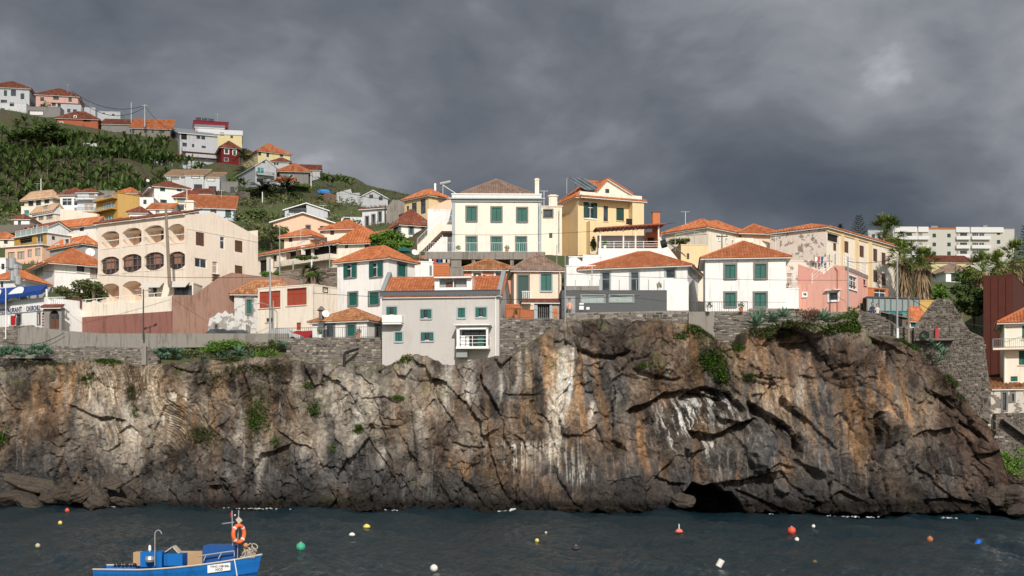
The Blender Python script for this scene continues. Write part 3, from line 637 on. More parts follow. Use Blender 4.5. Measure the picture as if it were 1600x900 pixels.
    for pts, dep, w in (([(1248, 685), (1240, 712), (1258, 735), (1275, 745)], 2.2, .75), ([(990, 552), (962, 600), (952, 655), (958, 690), (978, 702)], .9, .35), ([(1368, 650), (1362, 690), (1352, 740), (1362, 800)], 1.2, .4),
        ([(1125, 545), (1142, 562), (1140, 600), (1150, 618)], 1.0, .4), ([(1294, 520), (1300, 560), (1308, 575), (1322, 572)], 1.0, .4), ([(1385, 575), (1400, 545)], .5, .3), ([(1420, 534), (1425, 550), (1432, 556)], .5, .2),
        ([(300, 600), (305, 640), (322, 665), (345, 680)], .7, .3), ([(350, 690), (372, 715), (395, 730)], .8, .3), ([(535, 655), (528, 690), (522, 715)], .5, .2), ([(575, 635), (590, 655), (598, 680)], .7, .35), ([(690, 600), (685, 640), (680, 690), (660, 760), (655, 795)], .6, .25),
        ([(745, 715), (720, 760), (715, 790)], .7, .3), ([(800, 700), (806, 745), (802, 795)], .8, .3), ([(835, 530), (832, 580), (830, 640)], .3, .2), ([(1160, 660), (1168, 700), (1178, 720)], 1.0, .35), ([(1100, 680), (1090, 715), (1080, 740)], .7, .25), ([(1135, 680), (1128, 720), (1120, 745)], .8, .25),
        ([(1205, 600), (1215, 640)], .3, .2), ([(1330, 600), (1345, 640), (1350, 680)], .5, .3), ([(760, 505), (752, 560), (748, 620)], .4, .2), ([(870, 560), (868, 640), (872, 700)], .25, .15), ([(915, 700), (940, 690), (975, 702), (1010, 715)], .5, .2),
        ([(1460, 740), (1455, 770), (1465, 800)], .7, .3), ([(1290, 740), (1285, 770), (1300, 800)], 1.1, .5), ([(1185, 740), (1200, 760), (1190, 790)], .7, .3), ([(400, 720), (388, 760)], .7, .4)): N = N+crack(pts, dep, w)
    for x in range(408, 700, 27): xx = x+7*math.sin(x); N = N+crack([(xx, 715), (xx+3, 750), (xx-2, 795)], .45, .12)
    for x in range(215, 400, 24): N = N+crack([(x, 748), (x+3, 795)], .4, .15)
    D = D+N
    for b in ((1205, 695, 42, 55, 1.3), (945, 525, 48, 32, 1.1), (1010, 560, 55, 32, .8), (1370, 700, 60, 130, 1.0), (1200, 570, 45, 30, .9), (930, 760, 140, 55, 1.2), (860, 765, 60, 45, .8), (1010, 768, 50, 40, .6), (1210, 780, 60, 30, 1.0), (735, 655, 40, 50, .8),
              (500, 745, 110, 50, .5), (340, 720, 70, 45, .6), (50, 700, 70, 60, .7), (600, 620, 60, 50, .7), (440, 560, 60, 40, .5), (1500, 760, 60, 50, 1.1), (1330, 560, 50, 45, .9), (1130, 730, 40, 30, .5), (660, 570, 40, 25, .7), (250, 600, 60, 50, .6), (720, 740, 40, 55, .5), (1420, 640, 50, 90, .6)):
        D = D+bulge(*b)
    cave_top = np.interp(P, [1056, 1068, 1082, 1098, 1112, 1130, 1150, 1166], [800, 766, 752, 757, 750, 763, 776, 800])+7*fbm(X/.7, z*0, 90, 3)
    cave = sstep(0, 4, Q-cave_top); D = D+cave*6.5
    foot = sstep(762, 800, Q); D = D-foot*.5*(1-cave)+foot*(1-cave)*.5*np.abs(fbm(X/.8, z/.8, 95, 4, .6))
    ed = sstep(0, 8, (Q-pt[None, :])); D = D+(1-ed)*.5   # rounded crest
    Yd = Yg+D
    # ------------------------------------------------ rock colours
    def C3(r, g, b): return np.array([r, g, b])[None, None, :]
    def mx(c, col, f): f = np.clip(f, 0, 1)[..., None]; return c*(1-f)+C3(*col)*f
    low = fbm(X/7, z/7, 101, 4); mid = fbm(X/1.6, z/2.2, 102, 5, .6); hi = fbm(X/.35, z/.5, 103, 4, .6)
    strk = fbm(X/.45+.6*fbm(X/2, z/3, 109, 3), z/6, 104, 4, .6); strk2 = fbm(X/.22, z/4.5, 105, 4, .6)
    c = np.broadcast_to(C3(.175, .120, .082), z.shape+(3,)).copy()
    c = mx(c, (.150, .140, .130), sstep(-.25, .35, low)); c = mx(c, (.24, .20, .155), sstep(.08, .5, mid)*.6); c = mx(c, (.070, .056, .048), sstep(.0, .4, -mid)*.9)
    left = 1-sstep(620, 1000, P)
    c = mx(c, (.255, .225, .19), left*sstep(-.1, .4, fbm(X/3.2, z/3.2, 110, 5, .6))*.62*(1-sstep(690, 750, Q)))
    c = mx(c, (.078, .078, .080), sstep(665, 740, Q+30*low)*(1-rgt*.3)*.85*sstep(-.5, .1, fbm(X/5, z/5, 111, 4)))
    # banded tan and bone coloured flow rock
    band = fbm(fl/.16, fl*0+.1*z, 112, 4, .6); c = mx(c, (.36, .26, .165), swirl*sstep(-.2, .4, band)*.8); c = mx(c, (.56, .49, .38), swirl*sstep(.15, .5, fbm(fl/.3, z/5, 113, 4))*.8)
    c = mx(c, (.075, .062, .052), swirl*sstep(.2, .5, -band)*.75)
    c = mx(c, (.37, .335, .285), (G(180, 640, 70, 55)*.9+G(520, 625, 45, 60)+G(600, 610, 50, 40)*.8+G(235, 665, 60, 40))*sstep(-.25, .25, mid+.4*strk)*.8)
    # ochre and rust stains running down
    for g in ((868, 590, 45, 70), (925, 600, 45, 60), (1340, 640, 35, 70), (1390, 610, 30, 60), (1180, 560, 50, 60), (1430, 640, 30, 60), (700, 725, 22, 14), (735, 735, 16, 12), (350, 770, 30, 12), (1150, 745, 40, 12), (1240, 600, 60, 60), (80, 610, 40, 60), (290, 650, 50, 50), (1000, 680, 30, 40)):
        c = mx(c, (.36, .20, .095), G(*g)*sstep(-.25, .4, strk+.3*mid)*.75)
    c = mx(c, (.42, .34, .24), (G(1195, 600, 30, 60)+G(1255, 610, 30, 70)+G(820, 580, 20, 60))*sstep(-.1, .4, strk)*.8)
    c = mx(c, (.095, .098, .105), (G(965, 620, 22, 60)+G(1200, 700, 42, 50)+G(925, 610, 16, 45)+G(1285, 660, 35, 60)*.7+G(790, 600, 30, 50)*.5+G(500, 740, 120, 40)*.7+G(1330, 740, 60, 50)*.5)*.9)
    strk3 = fbm((X+.12*z)/.9+.5*fbm(X/3, z/4, 161, 3), z/11, 160, 4, .55); c = mx(c, (.30, .175, .09), sstep(.12, .45, strk3)*.6*(1-sstep(715, 775, Q))*(1-.6*left)); c = mx(c, (.36, .31, .25), sstep(.14, .5, -strk3)*.4*(1-sstep(700, 770, Q))*(.6+.4*left))
    c = mx(c, (.055, .05, .047), sstep(.25, .6, strk)*.5*(sstep(560, 620, Q))*(.4+.6*rgt)); c = mx(c, (.33, .30, .265), sstep(.28, .6, strk2)*sstep(-.1, .4, fbm(X/4, z/6, 120, 3))*.55)
    # pale seep and white bird-lime streaks
    def seep(pts, w, col, a, s):
        xs = np.interp(Q, [p[1] for p in pts], [p[0] for p in pts]); on = sstep(pts[0][1]-6, pts[0][1]+4, Q)*(1-sstep(pts[-1][1]-25, pts[-1][1]+6, Q))
        return mx(c, col, on*np.exp(-(np.abs(P+4*fbm(X/.7, z/1.5, 130, 3)-xs)/w)**2.5)*sstep(-.5, .15, s)*a)
    c = seep([(893, 503), (886, 540), (878, 590), (872, 640), (866, 690), (862, 730)], 15, (.50, .45, .38), .95, strk2+.25); c = seep([(903, 505), (897, 540), (893, 580), (884, 640)], 4, (.66, .62, .56), .9, strk2+.2)
    for x, y0, y1, w in ((783, 580, 655, 3), (810, 545, 620, 4), (858, 605, 665, 4), (925, 630, 672, 3), (1393, 536, 572, 3), (880, 520, 690, 3), (1045, 570, 600, 5), (985, 620, 650, 3), (600, 700, 740, 4), (1010, 548, 600, 7), (700, 560, 650, 10), (735, 550, 640, 9), (660, 640, 700, 10), (460, 590, 625, 9), (405, 690, 780, 7), (1255, 565, 640, 8), (1205, 620, 680, 5), (560, 640, 700, 8), (375, 640, 700, 6)): c = seep([(x, y0), (x-1, (y0+y1)/2), (x-3, y1)], w, (.44, .41, .365), .6, strk2+.2)
    wl = (G(1065, 650, 38, 28)+G(1100, 625, 34, 18)+G(1052, 680, 30, 30)*.8+G(1135, 640, 30, 25)+G(1110, 700, 30, 25)*.7+G(1175, 690, 14, 50)*.6); c = mx(c, (.035, .036, .038), np.clip(wl, 0, 1)*.55); c = mx(c, (.50, .49, .46), wl*.85*sstep(.06, .42, fbm((X+.3*z+.5*fbm(X/1.2, z/1.2, 133, 3))/.2, z/1.9, 131, 5, .62)))
    c = mx(c, (.60, .57, .50), (G(866, 710, 26, 22)+G(800, 697, 40, 6)+G(806, 720, 16, 20)*.8+G(280, 620, 12, 8)+G(255, 655, 10, 8)+G(905, 740, 18, 14)*.7)*sstep(-.02, .3, strk2+.3*hi))
    # dark purple-brown scoria on the right
    c = mx(c, (.105, .068, .052), sstep(1400, 1490, P-.4*(Q-600))*.85); c = mx(c, (.17, .115, .085), sc*sstep(0, .4, mid)*.6); c = mx(c, (.15, .10, .075), G(1280, 560, 130, 40, 4)*.6)
    c = mx(c, (.11, .085, .07), (G(930, 520, 60, 25, 4)+G(1000, 550, 50, 30, 4)+G(770, 560, 40, 40, 4)*.6)*.8)
    # darker crack lines, cell tints, lichen, weed and wet band
    c = c*(1-.25*np.clip(cr1+cr2, 0, 1))[..., None]; c = c*(.80+.40*c2[2][2])[..., None]*(.90+.2*c3[2][1])[..., None]; c = c*(1+.22*hi)[..., None]
    c = mx(c, (.14, .155, .05), sstep(.28, .6, fbm(X/1.8, z/1.8, 140, 5, .6))*(1-sstep(560, 680, Q))*.45); c = mx(c, (.10, .15, .02), (G(520, 786, 28, 7)+G(560, 784, 10, 7)+G(430, 788, 20, 5))*sstep(-.3, .2, hi+.3)*.8)
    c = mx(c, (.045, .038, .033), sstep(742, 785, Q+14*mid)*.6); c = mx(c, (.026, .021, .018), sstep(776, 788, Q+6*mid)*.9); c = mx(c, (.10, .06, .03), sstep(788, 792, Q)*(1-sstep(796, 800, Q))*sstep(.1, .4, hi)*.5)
    c = c*(1-.7*cave)[..., None]; c = c*(1+.30*fbm(X/.16, z/.2, 145, 3, .6)+.25*mid)[..., None]; lum = c.mean(-1, keepdims=True); c = lum+(c-lum)*1.10; c = c*(.90-.08*left[..., None])*(lum/.15)**.42; c = np.clip(c, .008, .72)  # rock inside the cave darkened, its shade painted into the colour
    # ledge running back from the crest
    bk = np.concatenate([[.25, .6, 1.0], np.linspace(1.6, 11, 16)])[:, None]; rz = np.broadcast_to(bk, (len(bk), NC))
    fall = np.interp(px, [-300, 1440, 1500, 1570, 1800], [0, 0, .25, .1, .05])[None, :]
    Xt = np.broadcast_to(X[-1:], rz.shape); Yt = Yd[-1:]+rz; Zt = z[-1:]+.12+.25*fbm(Xt/1.1, rz/1.1, 150, 4)-.02*rz-fall*rz*.0
    ct = np.broadcast_to(C3(.17, .14, .09), rz.shape+(3,)).copy(); ct *= (1+.4*fbm(Xt/.8, rz/.8, 151, 4))[..., None]; ct = ct*(1-.5*sstep(0, .4, fbm(Xt/1.5, rz/1.5, 152, 4))[..., None])+C3(.10, .14, .04)*.5*sstep(0, .4, fbm(Xt/1.5, rz/1.5, 152, 4))[..., None]
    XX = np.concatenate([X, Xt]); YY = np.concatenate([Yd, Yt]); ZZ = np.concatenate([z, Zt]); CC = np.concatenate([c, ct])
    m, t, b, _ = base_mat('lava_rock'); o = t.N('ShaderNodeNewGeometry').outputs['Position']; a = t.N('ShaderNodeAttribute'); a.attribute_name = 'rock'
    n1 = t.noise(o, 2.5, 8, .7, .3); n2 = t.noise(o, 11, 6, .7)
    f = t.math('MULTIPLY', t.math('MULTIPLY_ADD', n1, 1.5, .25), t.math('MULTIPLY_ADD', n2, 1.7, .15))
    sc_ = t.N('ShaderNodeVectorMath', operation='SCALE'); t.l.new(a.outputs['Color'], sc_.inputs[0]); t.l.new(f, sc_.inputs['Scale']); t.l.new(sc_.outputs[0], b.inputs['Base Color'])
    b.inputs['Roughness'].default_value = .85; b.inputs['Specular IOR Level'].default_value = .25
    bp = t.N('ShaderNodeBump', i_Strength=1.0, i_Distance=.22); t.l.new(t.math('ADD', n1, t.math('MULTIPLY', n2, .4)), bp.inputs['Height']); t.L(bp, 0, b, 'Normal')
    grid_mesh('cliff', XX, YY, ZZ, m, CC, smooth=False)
    return px, pt, X, Yd, z, Q
CL = build_cliff()
def cliff_pt(px, py):
    i = int(np.clip(np.searchsorted(CL[0], px), 0, len(CL[0])-1)); col = CL[5][:, i]; j = int(np.argmin(np.abs(col-py)))
    return Vector((CL[2][j, i], CL[3][j, i], CL[4][j, i]))
def crest(px, back=.5):
    i = int(np.clip(np.searchsorted(CL[0], px), 0, len(CL[0])-1)); return Vector((CL[2][-1, i], CL[3][-1, i]+back, CL[4][-1, i]))

# ---------------------------------------------------------------- water
WH = []
def wh(x, y): i = int(np.clip(np.searchsorted(WH[0], x), 3, len(WH[0])-4)); j = int(np.clip(np.searchsorted(WH[1], y), 6, len(WH[1])-2)); return float(WH[2][j-6:j+1, i-2:i+3].max())
def build_water():
    xs = np.concatenate([[-3000, -900, -300, -130], np.arange(-75, 75, .2), [130, 300, 900, 3000]]); ys = np.concatenate([[-2500, -600, -100, 0, 25], np.arange(38, 118, .17), [122, 128, 135]])
    X, Y = np.meshgrid(xs, ys); Z = np.zeros(X.shape); rng = np.random.RandomState(4)
    for i in range(46):
        lam = .55*1.075**i*.9; th = math.radians(200)+rng.normal(0, .55); k = 2*math.pi/lam; kx, ky = math.cos(th)*k, math.sin(th)*k
        wx = X+.5*np.sin(Y*.31+i); Z += .0125*lam**.78*np.sin(kx*wx+ky*Y+rng.uniform(0, 6.28)+1.5*np.sin(X*.07+i)+1.3*np.sin(Y*.09-i))
    gust = .55+.6*(vnoise(X/9, Y/6, 9)); fade = sstep(36, 42, Y)*(1-sstep(116, 118, Y))*(1-sstep(70, 75, np.abs(X)))
    Z = Z*gust*fade; WH.extend([xs, ys, Z])
    m, t, b, _ = base_mat('sea_water'); o = t.N('ShaderNodeNewGeometry').outputs['Position']
    b.inputs['Base Color'].default_value = (.008, .026, .036, 1); b.inputs['Roughness'].default_value = .07; b.inputs['IOR'].default_value = 1.33; b.inputs['Specular IOR Level'].default_value = .5
    n1 = t.noise(t.mapping(o, (1, 1.5, 1)), 4.5, 5, .65, .3); n2 = t.noise(t.mapping(o, (1, 1.3, 1)), 12, 4, .65)
    bp = t.N('ShaderNodeBump', i_Strength=1.0, i_Distance=.16); t.l.new(t.math('ADD', n1, t.math('MULTIPLY', n2, .5)), bp.inputs['Height']); t.L(bp, 0, b, 'Normal')
    grid_mesh('sea', X, Y, Z, m, smooth=True)
build_water()
# ================================================================ houses nearest the cliff edge
H = House
g = H('grey three-storey house standing on the cliff edge, green shutters and orange tiled roof', ('C', 597, 780, 793, 116, 84, None, 7), 460, 562, greyplaster, ('gable2', 433, T_or, .25), lod=2, down=2,
  wins=[(0, 603, 477, 622, 494, 'go'), (0, 656, 481, 676, 499, 'go'), (0, 713, 479, 729, 498, 'gb'), (0, 742, 478, 762, 497, 'go'), (0, 615, 517, 631, 535, 'gb'), (0, 657, 517, 679, 534, 'go'), (0, 722, 514, 762, 543, 'd')], wallmats={})
w = g.W[0]; zE = g.ze
mb = MB(); w.box(mb, -.15, w.L+.1, zE-.08, zE+.34, .02, .38); w.box(mb, -.15, w.L+.1, zE+.34, zE+.40, .0, .45); mb.build('gutter', M_gutter, g.t)
for q0 in (-.2, g.w2-.15):
    mb = MB(); a, b, c = g.lp(-.35, q0, zE-.25), g.lp(g.w1/2, q0, zE+g.rz+.25), g.lp(g.w1+.35, q0, zE-.25)
    for p, q in ((a, b), (b, c)): dq = g.e2*.38; mb.hexa([p, q, q+dq, p+dq, p+Vector((0, 0, .38)), q+Vector((0, 0, .38)), q+dq+Vector((0, 0, .38)), p+dq+Vector((0, 0, .38))])
    mb.build('gable_parapet', [M_steel], g.t)
# dormer opening in the roof
u0, u1 = w.u(677), w.u(736); mb = MB(); zt, zb_ = w.z(434, u0), w.z(454, u0)
w.box(mb, u0, u1, zt, zt+.12, -2.4, -.25); w.box(mb, u0, u0+.45, zb_, zt, -2.3, -.7); w.box(mb, u1-.5, u1, zb_, zt, -2.3, -.7); w.box(mb, u0+.45, u1-.5, zb_-.1, zb_+.34, -.9, -.6); w.box(mb, (u0+u1)/2-.04, (u0+u1)/2+.04, zb_+.28, zt, -.9, -.8)
d = mb.build('dormer', M_white, g.t); mb = MB(); w.box(mb, u0+.45, u1-.5, zb_+.1, zt-.02, -1.2, -1.1); mb.build('back_wall', M_steel, d); mb = MB(); w.box(mb, u0+1.0, u0+1.9, zb_+.3, zt-.3, -1.1, -1.05); mb.build('window', M_brown, d)
# small white balcony and the glazed veranda
g.balcony(0, 601, 494, 630, 508, 1.0, 'solid', M_white, M_white)
mb = MB(); u0, u1 = w.u(601), w.u(630); zb_ = w.z(507, u0); zt = w.z(494, u0); w.box(mb, u0-.02, u1+.02, zb_+.1, zt, 1.0, 1.06); mb.build('balcony_panel', M_white, g.t)
u0, u1 = w.u(717), w.u(766); z0, z1 = w.z(543, u0), w.z(511, u0); mb = MB()
w.box(mb, u0-.2, u1+.2, z1, z1+.09, .003, 1.75); w.box(mb, u0, u0+.28, z0, z1-.2, 1.35, 1.45); w.box(mb, u1-.2, u1, z0, z1-.2, 1.35, 1.45); w.box(mb, u0, u1, z1-.35, z1-.2, 1.3, 1.45); w.box(mb, u0-.05, u1+.05, z0-.22, z0, .003, 1.5)
v = mb.build('veranda', M_white, g.t); rail(v, [w.w(u0, z0, .05), w.w(u0, z0, 1.42), w.w(u1, z0, 1.42), w.w(u1, z0, .05)], .95, 'posts', M_white)
mb = MB(); w.box(mb, u0+.35, u0+.75, z0, z0+.95, .8, 1.2); w.box(mb, u0+.85, u0+1.1, z0, z0+.9, .9, 1.2); mb.build('cupboard', M_white, v); mb = MB(); w.box(mb, u0+1.9, u0+2.4, z0+.05, z0+.9, 1.0, 1.3); mb.build('towel', M_green, v)
mb = MB(); w.box(mb, u0-.1, u0+.9, z0-.95, z0-.225, .003, 1.0); mb.build('support', M_steel, v)
mb = MB(); mb.tube([w.w(u1+.5, z0-2.3, .06), w.w(u1+.5, zE, .06)], .05, 6); mb.build('drainpipe', M_white, g.t)

H('small white cottage with low mottled hip roof on the stone terrace', ('C', 488, 573, 598, 121.5, 68, None, 5.5), 499, 529, white, ('hip', 483, T_old, .35), lod=2, wins=[(0, 506, 505, 524, 529, 'gt'), (0, 540, 505, 557, 527, 'gs'), (1, 585, 507, 594, 527, 'dt')], down=1)
h = H('cream house with red window frames and a dark red dado', ('C', 403, 489, 527, 126, 60), 445, 527, cream2, ('flat', .3), lod=2,
  wins=[(0, 405, 455, 438, 481, 'r'), (0, 448, 450, 479, 477, 'r'), (0, 416, 497, 426, 503, 'd'), (0, 463, 504, 470, 516, 'r'), (1, 504, 449, 512, 457, 'wp')])
w = h.W[0]; mb = MB(); w.box(mb, w.u(438), w.L, h.zb-1, w.z(518, w.u(460)), .003, .03); mb.build('dado', M_red, h.t)
H('peeling white cottage with a green shuttered window and mottled tiled roof', ('F', 366, 462, 130.0, 2, 3.6), 457, 516, ruinwhite, ('hip', 439, T_old, .4), lod=2, wins=[(1, 383, 466, 396, 492, 'gs')])
H('roofless whitewashed ruin wall beside the rose wall', ('F', 325, 384, 126, 0, 2.2), 506, 520, ruinwhite, None, lod=1, wins=[(1, 334, 505, 342, 517, 'dt')], tl={1: [(325, 508), (328, 497), (334, 495), (341, 488), (347, 490), (352, 485), (358, 491), (363, 489), (368, 499), (376, 503), (384, 505)], 3: [(384, 507), (365, 496), (325, 500)]}, cat='ruin', name='ruin')
h = H('tall white house with open green shutters and hipped orange roof', ('C', 527, 607, 648, 128, 58), 401, 502, white, ('hip', 385, T_or, .4), lod=2,
  wins=[(0, 537, 411, 558, 435, 'gso'), (0, 577, 408, 599, 434, 'gso'), (1, 620, 410, 636, 434, 'gs'), (0, 543, 455, 560, 479, 'gs'), (0, 575, 454, 594, 478, 'gs')])
H('flat white annex behind the tall white house', ('F', 640, 677, 135, 8, 6), 409, 445, white, ('flat', .3), lod=1, wins=[(1, 671, 415, 675, 431, 'sg')])

# pink apartment house with arched loggias
h = H('pinkish cream apartment house with three rows of arched balconies', ('C', 153, 290, 403, 132, 58), 337, 478, pinkcream, None, lod=1, down=3,
  tl={0: [(153, 351), (290, 335)], 1: [(290, 335), (306, 335), (333, 331), (403, 370)], 2: [(0, 380)], 3: [(400, 380)]} if False else {0: [(153, 351), (290, 335)], 1: [(290, 335), (306, 335), (333, 331), (403, 370)]},
  wins=[(1, 306, 363, 319, 384, 'b'), (1, 344, 370, 351, 389, 'w'), (1, 367, 376, 379, 394, 'b'), (1, 367, 415, 379, 431, 'b'), (1, 304, 404, 323, 418, 'w'), (1, 332, 409, 340, 427, 'cw')])
for x0, y0, x1, y1 in ((158, 361, 186, 388), (191, 356, 221, 384), (225, 352, 256, 380), (262, 350, 288, 380)):
    h.win(0, x0, y0, x1, y1, 'o', arch=.45, archb=.36, depth=1.7, inner=True)
for x0, y0, x1, y1 in ((157, 401, 186, 429), (190, 397, 221, 425), (225, 394, 256, 422), (262, 393, 289, 421)):
    h.win(0, x0, y0, x1, y1, 'o', arch=.42, archb=.38, depth=1.4)
for x0, y0, x1, y1 in ((158, 443, 186, 476), (191, 439, 221, 474)): h.win(0, x0, y0, x1, y1, 'o', arch=.45, depth=1.7, inner=True)
for o in list(h.t.children):   # walls are rebuilt below, with the openings just added
    if o.name.startswith(('wall', 'ceiling')): bpy.data.objects.remove(o)
h.walls(); w = h.W[0]
for x0, x1, yt, yb in ((158, 186, 378, 0), (191, 221, 374, 0), (225, 256, 370, 0), (262, 288, 369, 0)):
    mb = MB(); u0, u1 = w.u(x0), w.u(x1); z = w.z(yt, u0); w.box(mb, u0+.03, u1-.03, z, z+.07, -.12, -.05); mb.build('handrail', M_white, h.t)
    mb = MB(); w.box(mb, u0+.8, u0+1.6, z-.9, z+.75, -1.69, -1.66); mb.build('door', M_brown, h.t)
for x0, x1, yt, yb in ((157, 186, 401, 429), (190, 221, 397, 425), (225, 256, 394, 422), (262, 289, 393, 421)):
    mb = MB(); u0, u1 = w.u(x0), w.u(x1); z0, z1 = w.z(yb, u0), w.z(yt, u0)
    for i in range(1, 4): uu = u0+(u1-u0)*i/4; w.box(mb, uu-.03, uu+.03, z0+.1, z1-.12, -.2, -.14)
    for k in (.28, .68): zz = z0+(z1-z0)*k; w.box(mb, u0+.02, u1-.02, zz-.03, zz+.03, -.19, -.15)
    mb.build('window_frame', simple('brown_grey_frame', (.16, .14, .13), .6), h.t); mb = MB(); w.quad(mb, u0+.02, u1-.02, z0+.02, z1-.02, -.3); mb.build('pane', glassy('warm_dark_glass', (.035, .020, .014), .2), h.t); mb = MB(); w.box(mb, u0+(u1-u0)*(.1+.3*((x0//7) % 3)/2), u0+(u1-u0)*(.5+.3*((x0//7) % 3)/2), z0+.5, z1-.25, -.29, -.27); mb.build('blind', simple('pinkish_blind', (.30, .15, .11), .9, var=.2), h.t)
mb = MB(); w.box(mb, .0, w.L+.3, h.ze-.02, h.ze+.10, -.3, .25)
P = [w.w(-.3, w.z(351, 0)+.05, .35), w.w(w.L+.1, w.z(334, w.L)+.02, .35), w.w(w.L+.1, w.z(334, w.L)+.75, -2.2), w.w(-.3, w.z(351, 0)+.8, -2.2)]
roof_on(h.t, [P], T_dk, .3, cream2, 1)
h.chimney(298, 317, 338, 12, cream2, Y=134)
w = h.W[1]; mb = MB(); w.box(mb, .1, w.L, w.z(357, .1)-.02, w.z(357, .1)+.03, .003, .04); mb.build('string_course', cream2, h.t)
mb = MB(); 
for k in range(4): w.box(mb, w.u(331), w.u(341), w.z(430+k*4.2, w.u(335)), w.z(428.6+k*4.2, w.u(335)), .003, .3)
mb.build('planter_shelves', M_brown, h.t)

h = H('cream and dark red terrace wall below the arched apartment house', ('F', 95, 270, 131, -24.6, 1.2), 474, 524, cream2, None, lod=1, tl={1: [(95, 477), (112, 470), (128, 477), (148, 469), (165, 476), (188, 468), (208, 474), (230, 464), (250, 466), (270, 461)]}, cat='terrace wall', name='terrace_wall', down=.6)
w = h.W[1]; mb = MB(); mb.hexa([w.w(0, h.zb-.6, .06), w.w(w.L, h.zb-.6, .06), w.w(w.L, h.zb-.6, .003), w.w(0, h.zb-.6, .003), w.w(0, w.z(498, 0), .06), w.w(w.L, w.z(486, w.L), .06), w.w(w.L, w.z(486, w.L), .003), w.w(0, w.z(498, 0), .003)]); mb.build('dado', redband, h.t)
mb = MB(); a, b = w.w(.2, w.z(473, 0)+.1, -.2), w.w(w.L-1, w.z(461, w.L)+.35, -.2); mb.beam(a, b, .06); [mb.beam(a.lerp(b, i/9), a.lerp(b, i/9)-Vector((0, 0, .7)), .05) for i in range(10)]; mb.build('railing', M_white, h.t)
u0, u1 = w.u(232), w.u(262); z1 = w.z(436, u1); z0 = w.z(464, u1)
h = H('glazed terrace kiosk with a white sloping awning', ('F', 232, 302, 128.5, -6, 2.6), 444, 470, cream2, ('flat', .1), lod=1, wins=[(1, 238, 447, 245, 463, 'w'), (1, 272, 446, 300, 463, 'd')], cat='kiosk', name='kiosk', ctl=False)
mb = MB(); w = h.W[1]; 
for x0, x1 in ((226, 257), (268, 297)): mb.hexa([w.w(w.u(x0), h.ze-.5, 1.3), w.w(w.u(x1), h.ze-.5, 1.3), w.w(w.u(x1), h.ze+.2, .01), w.w(w.u(x0), h.ze+.2, .01), w.w(w.u(x0), h.ze-.44, 1.3), w.w(w.u(x1), h.ze-.44, 1.3), w.w(w.u(x1), h.ze+.26, .01), w.w(w.u(x0), h.ze+.26, .01)])
mb.build('awning', M_cloth, h.t)
H('weathered rose retaining wall stepping up beside the apartment house', ('F', 269.5, 466, 125.0, 50, .8), 462, 516, rosewall, None, lod=1, tl={1: [(269, 461), (303, 461), (341, 434), (362, 426), (403, 431), (421, 434), (422.5, 428), (466, 438)], 3: [(269, 461), (303, 461), (341, 434), (362, 426), (403, 431), (421, 434), (422.5, 428), (466, 438)]}, cat='retaining wall', name='retaining_wall', ctl=False)

# restaurant
h = H('white waterfront restaurant with lettered band below its open terrace', ('F', -30, 70, 132, -34, 7), 476, 516, white, ('flat', .5, white, 0), lod=1, wins=[(1, 24, 489, 34, 507, 'dt'), (1, 58, 487, 64, 508, 'dt')], cat='restaurant', name='restaurant')
w = h.W[1]; mb = MB(); ub = w.L; za, zb_ = w.z(485, ub), w.z(476.5, ub); w.box(mb, 0, ub, za, zb_, .003, .12); band = mb.build('sign_band', M_white, h.t)
def text(parent, body, p, d, up, size, mat, extr=.01, align='CENTER', name='lettering', fit=None):
    c = bpy.data.curves.new(name, 'FONT'); c.body = body; c.size = size; c.offset = size*.022; c.extrude = extr; c.align_x = align; c.align_y = 'CENTER'; c.materials.append(mat)
    tmp = bpy.data.objects.new('tmp', c); S.collection.objects.link(tmp); bpy.context.view_layer.update(); me = bpy.data.meshes.new_from_object(tmp.evaluated_get(bpy.context.evaluated_depsgraph_get())); bpy.data.objects.remove(tmp)
    if fit:
        xs_ = [v.co.x for v in me.vertices]; k = fit/(max(xs_)-min(xs_))
        for v in me.vertices: v.co.x *= k
    o = bpy.data.objects.new(name, me); S.collection.objects.link(o); n = Vector(d).cross(Vector(up)).normalized()
    M = Matrix((Vector(d).normalized(), Vector(up).normalized(), n)).transposed().to_4x4(); off = Vector(p)
    q = parent
    while q is not None: off -= q.location; q = q.parent
    M.translation = off; o.matrix_local = M; o.parent = parent; return o
M_ink = simple('dark_blue_lettering', (.04, .06, .13), .6)
for txt, xa, xb in (('RESTAURANT', 2, 36), ('CHURCHILL', 43, 65)):
    ua, uc = w.u(xa), w.u(xb); o = text(band, txt, w.w((ua+uc)/2, (za+zb_)/2, .14), w.d, (0, 0, 1), (.68), M_ink, fit=uc-ua)
rail(h.t, [w.w(0, zb_, -.1), w.w(ub-1.2, zb_, -.1)], .55, 'bars', M_white)
mb = MB(); z1 = w.z(459, ub)
for px in (-10, 8, 25, 42, 55, 69): mb = MB(); mb.cbox(w.w(w.u(px), zb_, -.3), .16, .16, z1-zb_+.5); mb.build('post', M_white, h.t)
